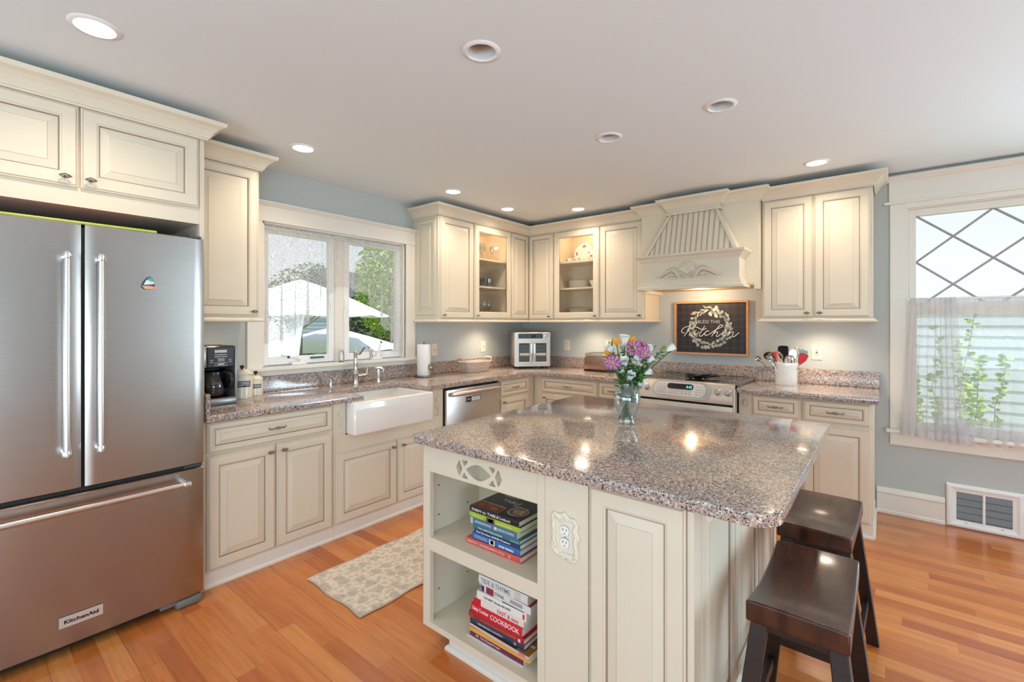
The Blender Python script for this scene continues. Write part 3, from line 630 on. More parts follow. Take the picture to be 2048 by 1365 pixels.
mb = MB(); mb.sweep([(1.742, -.42), (1.742, -.60), (2.512, -.60), (2.512, -.42)], [(0, 1.73), (.008, 1.73), (.012, 1.718), (.014, 1.70), (.024, 1.69), (.034, 1.685), (.036, 1.665), (0, 1.665)]); mb.box(1.742, 2.512, -.60, -.585, 1.665, 1.73); mb.box(1.742, 1.757, -.60, -.42, 1.665, 1.73); mb.box(2.497, 2.512, -.60, -.42, 1.665, 1.73); mb.build('bottom_rail', CAB, h)
HINN = wood('bare_birch_liner', (.60, .40, .20), (.74, .54, .32), .5)
boxes('liner', HINN, [(1.757, 2.497, -.585, -.42, 1.700, 1.715), (1.70, 2.577, -.42, -.01, 1.685, 1.70)], h)
# sloped beadboard
zb, zt_ = 1.955, 2.315; xb0, xb1, yb = 1.757, 2.497, -.575; xt0, xt1, yt = 1.945, 2.325, -.475
mb = MB()
def sl(x, z, n=0): 
    k = (z-zb)/(zt_-zb); return (x, yb+(yt-yb)*k-n, z)
mb.poly([sl(xb0, zb), sl(xb1, zb), sl(xt1, zt_), sl(xt0, zt_)], 0)
mb.poly([sl(xb1, zb), (xb1, -.42, zb), (xt1, -.42, zt_), sl(xt1, zt_)], 0); mb.poly([sl(xb0, zb), (xb0, -.42, zb), (xt0, -.42, zt_), sl(xt0, zt_)], 0)
def xl(z, s): k = (z-zb)/(zt_-zb); return (xb0+(xt0-xb0)*k) if s < 0 else (xb1+(xt1-xb1)*k)
x = 1.80
while x < 2.47:
    ztop = min(zt_, zb+(zt_-zb)*((x-xb0-.022)/(xt0-xb0) if x < xt0+.02 else ((xb1-.022-x)/(xb1-xt1) if x > xt1-.02 else 1)))
    if ztop > zb+.03:
        for dx, mi, w in ((-.0042, 1, .0016), (0, 2, .0026), (.0042, 1, .0016)):
            mb.poly([sl(x+dx-w, zb, .0012), sl(x+dx+w, zb, .0012), sl(x+dx+w, ztop, .0012), sl(x+dx-w, ztop, .0012)], mi)
    x += .0425
mb.build('beadboard_slope', CAB, h, fix=False)
for s_ in (-1, 1):
    a, b = (xb0, xt0) if s_ < 0 else (xb1, xt1)
    mb = MB(); mb.poly([sl(a, zb, .008), sl(a-s_*.030, zb, .008), sl(b-s_*.022, zt_, .008), sl(b, zt_, .008)], 0)
    mb.poly([sl(a-s_*.030, zb, .008), sl(a-s_*.032, zb, .001), sl(b-s_*.024, zt_, .001), sl(b-s_*.022, zt_, .008)], 1); mb.poly([sl(a, zb, .008), sl(a, zb, 0), sl(b, zt_, 0), sl(b, zt_, .008)], 0); mb.build('edge_board', CAB, h, fix=False)
boxes('chimney_box', CREAM, [(1.925, 2.345, -.49, -.42, zt_, 2.40)], h)
mb = MB(); mb.sweep([(1.925, -.42), (1.925, -.49), (2.345, -.49), (2.345, -.42)], [(0, 2.300), (.012, 2.300), (.014, 2.312), (.008, 2.318), (0, 2.322)]); mb.build('chimney_trim', CREAM, h)
mb = MB(); mb.sweep([(1.667, -.36), (1.667, -.42), (1.925, -.42), (1.925, -.49), (2.345, -.49), (2.345, -.42), (2.61, -.42), (2.61, -.36)], [(a, z+.004) for a, z in CR]); mb.build('crown_molding', CAB, h)
# carved shell onlay on the mantel box
mb = MB(); cx, cz, yy = 2.127, 1.80, -.602
def T2(pts, r, m=0, f=.5): mb.tube([(cx+u, yy-n, cz+v) for u, v, n in pts], r, 8, m)
for k in range(9):
    a = radians(20+140*k/8); L = .070+.020*sin(a)**2
    T2([(.0, -.012, .004), (cos(a)*L*.45, sin(a)*L*.5, .010), (cos(a)*L*.85, sin(a)*L*.92, .008), (cos(a)*L, sin(a)*L, .003)], [.004, .008, .0140, .007])
for k in range(8):
    a = radians(29+140*k/8); L = .074
    T2([(cos(a)*.012, sin(a)*.014, .010), (cos(a)*L*.6, sin(a)*L*.62, .013), (cos(a)*L, sin(a)*L*1.05, .008)], .0017, 1)
for s_ in (-1, 1):
    sp = [(s_*(.036+.023*(1-i/22)*cos(i*.62)), -.028+.023*(1-i/22)*sin(i*.62), .008) for i in range(19)]; T2(sp, [.005-.00012*i for i in range(19)]); T2([(p[0]+s_*.001, p[1]-.0045, .004) for p in sp[:14]], .0018, 1)
    T2([(s_*.055, -.040, .004), (s_*.072, -.026, .009), (s_*.092, .008, .009), (s_*.118, .026, .009), (s_*.145, .018, .006), (s_*.18, .002, .006), (s_*.215, -.022, .005), (s_*.245, -.034, .004), (s_*.262, -.026, .004), (s_*.262, -.014, .003)], [.006, .008, .010, .011, .010, .009, .0075, .006, .005, .003])
    T2([(s_*.055, -.042, .001), (s_*.090, -.012, .003), (s_*.13, .004, .003), (s_*.17, -.012, .003), (s_*.215, -.036, .002)], .0022, 1)
    T2([(s_*.075, .034, .005), (s_*.100, .048, .007), (s_*.135, .046, .006), (s_*.175, .026, .004)], [.005, .0075, .006, .003])
    T2([(s_*.07, -.044, .004), (s_*.11, -.040, .006), (s_*.15, -.036, .005), (s_*.19, -.044, .003)], [.005, .009, .007, .003]); T2([(s_*.09, -.022, .004), (s_*.12, -.024, .005), (s_*.15, -.018, .003)], [.003, .007, .003])
    T2([(s_*.08, -.030, .002), (s_*.12, -.031, .003), (s_*.16, -.028, .002)], .0018, 1)
mb.ball((cx, yy-.004, cz-.036), .012, (1, .5, 1))
plabel(mb.build('shell_carving', CAB, h, smooth=60), 'carved shell with leafy scrolls, brown in the recesses')
lamp('hood_lamp', 'POINT', (2.13, -.28, 1.655), 3.2, (1, .72, .45), shadow_soft_size=.02)
# ------------------------------------------------------------------ base cabinets
G2 = 'base cabinets'
def base(name, label, facing, a, b, z1=.872, notch=None, at=None, depth=.61):
    t = thing(name, label, 'cabinet', at, G2)
    if facing == '+x': boxes('carcass', CREAM, [(.001, depth, a, b, .0, z1)] if not notch else notch, t)
    else: boxes('carcass', CREAM, [(a, b, -depth, -.001, .0, z1)] if not notch else notch, t)
    mb = MB(); pr = [(0, 0), (.012, 0), (.012, .010), (.007, .018), (.004, .020), (.004, .078), (.0, .082)]
    if facing == '+x': mb.sweep([(depth, a), (depth, b)], pr)
    else: mb.sweep([(a, -depth), (b, -depth)], pr)
    mb.build('base_trim', TRIM, t); return t
b1 = base('base_cabinet', 'cream base cabinet with wide drawer over two doors, beside the refrigerator', '+x', -3.512, -2.79, at=(.3, -3.15, 0))
add_drawer(b1, '+x', .61, -3.50, -2.80, .706, .866)
add_door(b1, '+x', .61, -3.50, -3.155, .092, .690, (-3.187, .652)); add_door(b1, '+x', .61, -3.147, -2.80, .092, .690, (-3.112, .652))
b2 = base('sink_base_cabinet', 'cream sink base cabinet with two short doors under the farmhouse sink', '+x', -2.788, -1.842, at=(.3, -2.31, 0),
          notch=[(.001, .61, -2.788, -2.70, 0, .872), (.001, .61, -2.005, -1.842, 0, .872), (.001, .61, -2.70, -2.005, 0, .655)])
add_door(b2, '+x', .61, -2.775, -2.302, .092, .550, (-2.34, .505)); add_door(b2, '+x', .61, -2.294, -1.86, .092, .550, (-2.252, .505))
def onlay(parent, y, zc, fn):
    mb = MB()
    def q(pts, r): mb.tube([fn(y+a, zc+b, n) for a, b, n in pts], r, 6, 0)
    q([(.000, .085, .001), (.012, .078, .003), (.010, .062, .004), (-.004, .055, .004), (-.008, .040, .004), (.006, .028, .004), (.010, .012, .004)], [.002, .004, .005, .004, .005, .004, .003])
    q([(.010, .012, .004), (-.010, -.004, .004), (-.012, -.024, .004), (.004, -.040, .004), (.014, -.052, .004), (.008, -.066, .004), (-.006, -.070, .003)], [.004, .005, .004, .005, .004, .004, .003])
    q([(-.006, -.070, .003), (.002, -.082, .003), (.014, -.088, .003), (.018, -.078, .002)], [.004, .006, .006, .003])
    q([(-.014, .050, .002), (-.020, .035, .003), (-.014, .02, .003)], .003); q([(.018, -.01, .002), (.020, -.028, .003), (.012, -.042, .002)], .003)
    o = mb.build('carved_onlay', CREAM, parent, smooth=True); plabel(o, 'slim carved scroll applique'); return o
onlay(b2, -2.738, .762, FX(.610)); onlay(b2, -1.905, .745, FX(.610))
b3 = base('base_cabinet', 'cream base cabinet with drawer over door between dishwasher and corner', '+x', -1.155, -.612, at=(.3, -.9, 0))
add_drawer(b3, '+x', .61, -1.145, -.72, .716, .856); add_door(b3, '+x', .61, -1.145, -.72, .092, .700, (-1.11, .66))
b4 = base('base_cabinet', 'cream base cabinet with wide drawer between the corner and the narrow drawer unit', '-y', .613, 1.338, at=(.98, -.3, 0))
add_drawer(b4, '-y', -.61, .716, 1.328, .716, .856); add_door(b4, '-y', -.61, .716, 1.328, .092, .700, (.76, .66))
b5 = base('base_cabinet', 'cream base cabinet with narrow drawer just before the range, behind the vase', '-y', 1.340, 1.712, at=(1.52, -.3, 0))
add_drawer(b5, '-y', -.61, 1.350, 1.640, .716, .856); add_door(b5, '-y', -.61, 1.350, 1.640, .092, .700, (1.39, .66))
b6 = base('base_cabinet', 'cream base cabinet with small drawer and carved rosette pilaster beside the range', '-y', 2.512, 2.912, at=(2.71, -.3, 0))
add_drawer(b6, '-y', -.61, 2.608, 2.904, .722, .862); add_door(b6, '-y', -.61, 2.608, 2.904, .095, .700, (2.65, .66))
b7 = base('base_cabinet', 'cream base cabinet with wider drawer over door at the window end of the counter', '-y', 2.914, 3.305, at=(3.11, -.3, 0))
add_drawer(b7, '-y', -.61, 2.926, 3.290, .722, .862); add_door(b7, '-y', -.61, 2.926, 3.290, .095, .700, (2.96, .66))
def rosette(parent, x, z):
    mb = MB()
    for k in range(8):
        a = 2*pi*k/8; mb.tube([(x+cos(a)*.009, -.611, z+sin(a)*.012), (x+cos(a)*.017, -.616, z+sin(a)*.024), (x+cos(a)*.023, -.612, z+sin(a)*.034)], [.003, .006, .002], 6, 0)
        a += pi/8; mb.tube([(x+cos(a)*.012, -.612, z+sin(a)*.016), (x+cos(a)*.021, -.6125, z+sin(a)*.030)], .0016, 5, 1)
    mb.ball((x, -.612, z), .010, (1, .7, 1.3)); plabel(mb.build('rosette', CAB, parent, smooth=60), 'carved oval flower rosette')
rosette(b6, 2.556, .800); rosette(b5, 1.676, .800)
mb = MB(); mb.sweep([(3.305, -.61), (3.305, 0)], [(0, 0), (.012, 0), (.012, .010), (.007, .018), (.004, .020), (.004, .078), (.0, .082)]); mb.build('end_trim', TRIM, b7)
# ------------------------------------------------------------------ counters
def extr(poly, z0, z1, mt, name, label, at, cat='countertop', bev=.004, parent=None):
    bm = bmesh.new(); vs = [bm.verts.new((x, y, z0)) for x, y in poly]; f = bm.faces.new(vs)
    r = bmesh.ops.extrude_face_region(bm, geom=[f]); 
    for e in r['geom']:
        if isinstance(e, bmesh.types.BMVert): e.co.z = z1
    bmesh.ops.recalc_face_normals(bm, faces=bm.faces)
    if bev: bmesh.ops.bevel(bm, geom=[e for e in bm.edges if abs(e.verts[0].co.z-e.verts[1].co.z) < 1e-6], offset=bev, segments=3, profile=.5, affect='EDGES')
    mb = MB(); mb.bm(bm); bm.free(); o = mb.build(name, mt, parent, at, smooth=30)
    if label: tag(o, label, cat)
    return o
def arc(cx, cy, r, a0, a1, n=8): return [(cx+r*cos(radians(a0+(a1-a0)*i/n)), cy+r*sin(radians(a0+(a1-a0)*i/n))) for i in range(n+1)]
ct = thing('countertop', 'speckled pink-grey granite countertop running from refrigerator round the corner to the range', 'countertop', (.33, -1.8, .874))
P = [(.002, -3.512), (.655, -3.512), (.655, -2.598)] + [(.66, -2.592)] + arc(.31, -2.565, .03, 270, 180, 5) + arc(.31, -2.065, .03, 180, 90, 5) + [(.66, -2.03), (.655, -2.02), (.655, -.70)] + arc(.70, -.70, .045, 180, 90, 6) + [(1.716, -.655), (1.716, -.002), (.002, -.002)]
extr(P[::-1], .874, .911, GRANITE, 'slab', None, None, parent=ct)
boxes('backsplash', GRANITE, [(.002, .022, -3.512, -.002, .911, 1.020), (.022, 1.70, -.022, -.002, .911, 1.020)], ct, b=.002)
boxes('side_splash', GRANITE, [(.022, .640, -3.512, -3.490, .911, 1.020)], ct, b=.002)
ct2 = thing('countertop', 'speckled granite countertop between the range and the lattice window, holding the utensil crock', 'countertop', (2.92, -.33, .874))
extr([(2.509, -.002), (3.335, -.002), (3.335, -.655), (2.509, -.655)][::-1], .874, .911, GRANITE, 'slab', None, None, parent=ct2)
boxes('backsplash', GRANITE, [(2.505, 3.332, -.022, -.002, .911, 1.028)], ct2, b=.002)
tag(boxes('granite_upstand', GRANITE, [(1.702, 2.503, -.022, -.002, .929, 1.024)], None, (2.1, -.01, .93), b=.002), 'strip of granite backsplash on the wall behind the range cooktop', 'backsplash')
# ------------------------------------------------------------------ farmhouse sink
SINKM = mat('white_fireclay', (.86, .84, .80), .1, coat=.8)
mb = MB(); y0, y1 = -2.688, -2.018; x0, x1 = .235, .700
bm = bmesh.new(); bmesh.ops.create_cube(bm, size=1)
for v in bm.verts: v.co = Vector(((x0+x1)/2+v.co.x*(x1-x0), (y0+y1)/2+v.co.y*(y1-y0), .765+v.co.z*.215))
top = [f for f in bm.faces if f.normal.z > .9]
bmesh.ops.inset_region(bm, faces=top, thickness=.035)
r = bmesh.ops.extrude_face_region(bm, geom=top); vs = [e for e in r['geom'] if isinstance(e, bmesh.types.BMVert)]
bmesh.ops.delete(bm, geom=top, context='FACES')
for v in vs: v.co.z -= .195; v.co.x += (.02 if v.co.x < .45 else -.01); v.co.y += (.012 if v.co.y < -2.35 else -.012)
bmesh.ops.bevel(bm, geom=list(bm.edges), offset=.014, segments=4, profile=.5, affect='EDGES', clamp_overlap=True)
mb.bm(bm); bm.free(); sk = thing('farmhouse_sink', 'white fireclay apron-front sink under the lace-curtained window', 'sink', (.47, -2.353, .66))
mb.build('basin', SINKM, sk, smooth=40)
mb = MB(); mb.lathe([(0, .682), (.035, .682), (.042, .686), (.045, .684), (.045, .680)], 24, (.44, -2.35, 0)); mb.build('drain', NICKEL, sk, smooth=True)
# ------------------------------------------------------------------ dishwasher
d = thing('dishwasher', 'stainless steel dishwasher under the counter right of the sink', 'dishwasher', (.32, -1.495, 0))
boxes('tub_housing', BLACKM, [(.02, .600, -1.838, -1.158, .0, .870)], d)
mb = MB(); mb.box(.600, .640, -1.828, -1.168, .11, .852, b=.006); mb.build('door', STEEL2, d, smooth=30)
boxes('toe_kick', BLACKM, [(.58, .60, -1.83, -1.16, .0, .10)], d)
mb = MB(); mb.tube([(.640, -1.80, .812), (.668, -1.79, .815), (.684, -1.70, .818), (.690, -1.5, .818), (.684, -1.30, .818), (.668, -1.21, .815), (.640, -1.20, .812)], [.014, .017, .019, .020, .019, .017, .014], 12); mb.build('handle', STEEL2, d, smooth=True)
p = boxes('badge_plate', BLACK, [(.640, .642, -1.615, -1.43, .728, .772)], d, b=.001); boxes('badge_face', GREYM, [(.642, .6425, -1.545, -1.437, .732, .768), (.642, .6425, -1.61, -1.606, .732, .768)], p)
text_mesh('OFF', .022, GREYM, FX(.6425), -1.578, .750, n=.0005, parent=p)
# ------------------------------------------------------------------ range
RSTEEL = mat('warm_stainless_panel', (.74, .68, .60), .34, metal=.85, bump=.02, bscale=400)
r_ = thing('range', 'stainless slide-in electric range with black glass cooktop and oval control panel', 'range', (2.112, -.35, 0))
boxes('oven_body', BLACKM, [(1.722, 2.502, -.63, -.025, .02, .905)], r_)
boxes('side_trim', RSTEEL, [(1.719, 1.735, -.70, -.63, .70, .90), (2.489, 2.505, -.70, -.63, .70, .90)], r_, b=.003)
GLASSTOP = mat('black_ceramic_glass', (.035, .03, .028), .06, coat=.5)
o = boxes('cooktop', GLASSTOP, [(1.712, 2.512, -.645, -.03, .911, .928)], r_, b=.004)
mb = MB()
for cx, cy, rr in ((1.92, -.47, .10), (1.92, -.20, .075), (2.31, -.47, .085), (2.31, -.20, .10), (2.112, -.18, .06)):
    for q in (rr, rr*.6): mb.tube([(cx+q*cos(a*pi/24), cy+q*sin(a*pi/24), .9283) for a in range(48)], .0012, 4, closed=True)
mb.build('burner_ring', DGREY, o)
# control panel: leaning fascia
def RP(u, v, n):   # u = x, v = height 0..1 along the fascia
    return (u, -.652-.045*v_(v)-n*.95, .928-.145*v-.0+n*.30)
def v_(v): return sin(min(1, max(0, v))*pi/2)
prof = [(-.60, .929), (-.645, .931), (-.658, .926)] + [(-.652-.045*v_(k/8)-.004, .925-.140*k/8) for k in range(1, 9)] + [(-.69, .778), (-.60, .778)]
mb = MB(); A = [mb.V((1.728, y, z)) for y, z in prof]; B = [mb.V((2.496, y, z)) for y, z in prof]; n = len(prof)
mb.F(A[::-1]); mb.F(B)
for i in range(n): mb.F([A[i], A[(i+1) % n], B[(i+1) % n], B[i]])
mb.build('control_panel', RSTEEL, r_, smooth=40)
def oval(u0, u1, v0, v1, n, k=10, fn=RP):
    ry = (v1-v0)/2; cv = (v0+v1)/2; rx = ry*.145; pts = []
    for i in range(k+1): a = -pi/2+pi*i/k; pts.append((u1-rx+rx*cos(a), cv+ry*sin(a)))
    for i in range(k+1): a = pi/2+pi*i/k; pts.append((u0+rx+rx*cos(a), cv+ry*sin(a)))
    return pts
bz = mat('silver_bezel', (.50, .48, .46), .35, metal=.7); fc = mat('pale_keypad', (.72, .70, .66), .4)
for nm, mt_, dim, n0, n1 in (('bezel', bz, (1.872, 2.335, .02, .93), .002, .014), ('keypad', fc, (1.893, 2.300, .10, .80), .0141, .018), ('display', BLACK, (2.0, 2.205, .16, .44), .0181, .020)):
    mb = MB(); mb.prism(oval(*dim, 0), RP, n0, n1)
    o = mb.build(nm, mt_, r_, smooth=30)
    if nm == 'display':
        text_mesh('6:42', .026, mat('cyan_digits', (.1, .6, .7), .5, emit=((.15, .75, .85), .9)), lambda u, v, n: RP(u, .31-v/.145, .0205+n), 2.172, 0, n=0, parent=o, name='clock_digits')
    if nm == 'keypad':
        mb = MB()
        for i in range(7):
            for j in range(4):
                for ua in (1.915, 2.222):
                    if 3 <= i: continue
                    uu = ua+i*.027; vv = .22+j*.14; mb.poly([RP(uu, vv, .0183), RP(uu+.018, vv, .0183), RP(uu+.018, vv+.07, .0183), RP(uu, vv+.07, .0183)])
        for i in range(6):
            for j in range(2):
                uu = 2.02+i*.03; vv = .53+j*.12; mb.poly([RP(uu, vv, .0183), RP(uu+.02, vv, .0183), RP(uu+.02, vv+.06, .0183), RP(uu, vv+.06, .0183)])
        mb.build('key_markings', mat('faint_grey_print', (.56, .55, .53), .5), o)
for x, vv in ((1.757, .46), (1.828, .46), (2.383, .42), (2.456, .42)):
    c0 = Vector(RP(x, vv, .003)); ax = Vector((0, -.95, .30)).normalized()
    mb = MB(); mb.lathe([(.0, 0), (.026, 0), (.026, .006), (.020, .010), (.019, .028), (.016, .031), (0, .031)], 28, c0, ax); mb.box(0, 0, 0, 0, 0, 0) if False else None
    kx, ky = frame_axes(ax); e = c0+ax*.033
    mb.tube([e-Vector((0, .3, .95)).normalized()*.017, e+Vector((0, .3, .95)).normalized()*.017], .005, 6); mb.build('control_knob', bz, r_, smooth=True)
for x, vv in ((1.757, .46), (1.828, .46), (2.383, .42), (2.456, .42)):
    mb = MB()
    for k in range(5, 14):
        a = radians(k*20+90); mb.ball(RP(x+.034*cos(a), vv-.034*sin(a)/.148, .004), .0018, n=6, k=4)
    mb.build('dial_markings', BLACKM, r_)

mb = MB(); mb.box(1.735, 2.489, -.690, -.64, .12, .765, b=.004); od = mb.build('oven_door', RSTEEL, r_, smooth=30)
boxes('door_window', BLACK, [(1.85, 2.37, -.692, -.689, .28, .60)], od)
mb = MB(); mb.tube([(1.76, -.725, .715), (2.46, -.725, .715)], .012, 12); mb.tube([(1.79, -.725, .715), (1.79, -.69, .715)], .009, 8); mb.tube([(2.43, -.725, .715), (2.43, -.69, .715)], .009, 8); mb.build('oven_handle', RSTEEL, od, smooth=True)
boxes('storage_drawer', RSTEEL, [(1.735, 2.489, -.685, -.64, .03, .11)], r_, b=.003)
# ------------------------------------------------------------------ refrigerator
f = thing('refrigerator', 'large stainless french-door refrigerator with bottom freezer drawer', 'refrigerator', (.36, -4.0, 0))
boxes('cabinet_body', DGREY, [(.03, .655, -4.462, -3.548, .03, 1.80)], f)
def bulge(name, y0, y1, z0, z1, x=.708, b=.014, parent=f, ny=20):
    # gently bowed stainless front with rounded side edges
    mb = MB(); yc, hw = (y0+y1)/2, (y1-y0)/2
    def xx(y): s = (y+4.0)/.47; return x+b*(1-s*s)
    prof = [(y0+hw*2*k/ny) for k in range(ny+1)]
    ring = lambda z, dx: [(xx(y)+dx-(.006 if i in (0, ny) else 0), y, z) for i, y in enumerate(prof)]
    L = [ring(z0, -.006), ring(z0+.005, 0), ring(z1-.005, 0), ring(z1, -.006)]
    I = [[mb.V(p) for p in r] for r in L]
    for a, b_ in zip(I, I[1:]):
        for i in range(ny): mb.F([a[i], a[i+1], b_[i+1], b_[i]])
    back = [mb.V((.66, y, z)) for y, z in ((y0, z0), (y1, z0), (y1, z1), (y0, z1))]
    mb.F([back[0]]+I[0]+[back[1]]); mb.F([back[3]]+I[3]+[back[2]]); mb.F([back[0]]+[r[0] for r in I]+[back[3]]); mb.F([back[1]]+[r[-1] for r in I]+[back[2]]); mb.F(back)
    return mb.build(name, STEEL, parent, smooth=40)
d1 = bulge('door', -4.455, -3.999, .690, 1.812); d2 = bulge('door', -3.987, -3.543, .690, 1.812); d3 = bulge('freezer_drawer', -4.455, -3.543, .045, .672)
boxes('hinge_cover', DGREY, [(.60, .70, -3.60, -3.55, 1.813, 1.824), (.66, .695, -3.62, -3.545, .674, .688)], f, b=.002)
boxes('gasket', BLACKM, [(.655, .69, -4.45, -3.55, .05, 1.80)], f)
def bar(parent, a, b, drop):
    a, b = Vector(a), Vector(b); d = (b-a).normalized(); mb = MB(); mb.tube([a, b], .0125, 18); mb.build('handle', STEEL2, parent, smooth=True)
    mb = MB()
    for p, s_ in ((a, 1), (b, -1)):
        mb = MB()
        mb.tube([p-d*s_*.016, p-d*s_*.012, p+d*s_*.010, p+d*s_*.014], [.011, .0150, .0150, .0135], 18); q = p-d*s_*.0; mb.tube([q, q-Vector((drop, 0, 0))], [.011, .013], 12)
        mb.build('handle_end', CHROME, parent, smooth=40)
bar(d1, (.775, -4.049, .855), (.775, -4.049, 1.668), .055); bar(d2, (.775, -3.943, .855), (.775, -3.943, 1.668), .055); bar(d3, (.785, -4.40, .622), (.785, -3.635, .622), .075)
bp_ = boxes('badge', mat('satin_badge', (.72, .68, .64), .4, metal=.6), [(.7255, .7285, -4.068, -3.930, .128, .172)], d3)
text_mesh('KitchenAid', .021, BLACK, FX(.7285), -3.999, .149, n=.0008, w=.108, parent=bp_, bold=.0006)
mb = MB(); mb.box(.60, .665, -4.44, -3.60, .010, .043); 
for k in range(4): mb.box(.665, .667, -4.44, -3.60, .012+k*.008, .016+k*.008)
mb.build('kick_grille', BLACKM, f)
mb = MB(); mb.box(.55, .715, -3.66, -3.548, .001, .042, b=.012); mb.box(.62, .70, -3.72, -3.65, .02, .042, b=.005); plabel(mb.build('foot', mat('grey_foot_cover', (.17, .17, .16), .5), f, smooth=30), 'grey plastic foot cover')
# magnet
m_ = thing('fridge_magnet', 'small painted sailboat magnet on the refrigerator door', 'magnet', (.722, -3.772, 1.57))
xm = .7235
mb = MB(); mb.prism([(-3.793, 1.566), (-3.786, 1.582), (-3.775, 1.598), (-3.764, 1.606), (-3.757, 1.600), (-3.752, 1.588), (-3.748, 1.575), (-3.746, 1.560), (-3.765, 1.556), (-3.785, 1.556)], FX(xm), 0, .004); mb.build('backing', mat('navy_edge', (.02, .05, .09), .4), m_)
for nm, col, pts in (('sail_top', (.03, .40, .50), [(-3.779, 1.588), (-3.773, 1.597), (-3.765, 1.603), (-3.758, 1.598), (-3.754, 1.586)]), ('sail_middle', (.62, .78, .84), [(-3.789, 1.566), (-3.779, 1.588), (-3.754, 1.586), (-3.748, 1.572)]),
    ('palm_leaf', (.14, .42, .06), [(-3.766, 1.588), (-3.770, 1.594), (-3.764, 1.592), (-3.760, 1.599), (-3.758, 1.592), (-3.752, 1.592), (-3.757, 1.587), (-3.754, 1.581), (-3.761, 1.585), (-3.767, 1.580)]),
    ('red_hut', (.55, .03, .05), [(-3.782, 1.562), (-3.772, 1.569), (-3.760, 1.566), (-3.755, 1.561)]), ('hull', (.62, .42, .22), [(-3.797, 1.562), (-3.748, 1.560), (-3.752, 1.547), (-3.784, 1.547)]), ('shell', (.75, .32, .32), [(-3.752, 1.554), (-3.747, 1.562), (-3.740, 1.560), (-3.739, 1.552), (-3.746, 1.549)])):
    mb = MB(); mb.prism(pts, FX(xm), .0042, .0058 if nm not in ('palm_leaf', 'red_hut', 'hull', 'shell') else .0075); mb.build(nm, mat('magnet_'+nm, col, .35), m_)
mb = MB(); mb.box(.30, .69, -4.30, -3.74, 1.8130, 1.820, b=.003, m=0)
mb.box(.675, .697, -4.31, -3.73, 1.8132, 1.826, b=.004, m=1)
tag(mb.build('tray', [mat('red_tray', (.30, .04, .03), .4), mat('lime_tray_rim', (.45, .50, .08), .4)], None, (.5, -4.0, 1.812)), 'thin tray with lime green rim lying on top of the refrigerator', 'tray')
# ------------------------------------------------------------------ island
isl = thing('kitchen_island', 'cream kitchen island with open bookshelf end and raised panel sides', 'kitchen island', (2.35, -2.4, 0))
YF = -3.055; XL, XR = 1.808, 2.955; BX = 2.44   # front face, sides
top = thing('island_countertop', 'large polished granite slab with rounded corners on the kitchen island', 'countertop', (2.47, -2.4, .874))
P = arc(1.80, -3.075, .02, 180, 270, 4)[:] 
P = arc(1.792, -3.070, .020, 180, 270, 4) + arc(3.090, -3.012, .078, 270, 360, 10) + arc(3.128, -1.735, .038, 0, 90, 8) + arc(1.845, -1.775, .075, 90, 180, 8)
extr(P, .874, .911, GRANITE, 'slab', None, None, bev=.004, parent=top)
# body: hollow book case at the front, solid behind
sp = .014
mb = MB(); yb_ = -2.72
mb.box(XL, XL+.018, YF+.02, yb_, .085, .872); mb.box(BX-.018, BX, YF+.02, yb_, .085, .872); mb.box(XL+.018, BX-.018, yb_, yb_+.012, .085, .872)
mb.box(XL, BX, YF+.02, yb_, .085, .103); mb.box(XL+.018, BX-.018, YF+.02, yb_, .858, .872)
mb.box(XL, XR-.022, yb_+.012, -1.80, .085, .872); mb.box(BX, XR-.022, YF+.02, yb_+.012, .085, .872)
mb.build('body', CREAM, isl)
boxes('plinth', TRIM, [(1.925, 2.93, -3.010, -1.86, 0, .084)], isl)
mb = MB(); mb.sweep([(1.925, -1.86), (1.925, -3.010), (2.93, -3.010), (2.93, -1.86)], [(0, 0), (.014, 0), (.014, .010), (.008, .018), (0, .022)]); mb.build('shoe_moulding', TRIM, isl)
sh = boxes('shelf', CREAM, [(XL+.018, BX-.018, YF+.02, yb_, .452, .474)], isl)
bs = boxes('bottom_shelf', CREAM, [(XL+.018, BX-.018, YF+.02, yb_, .103, .110)], isl)
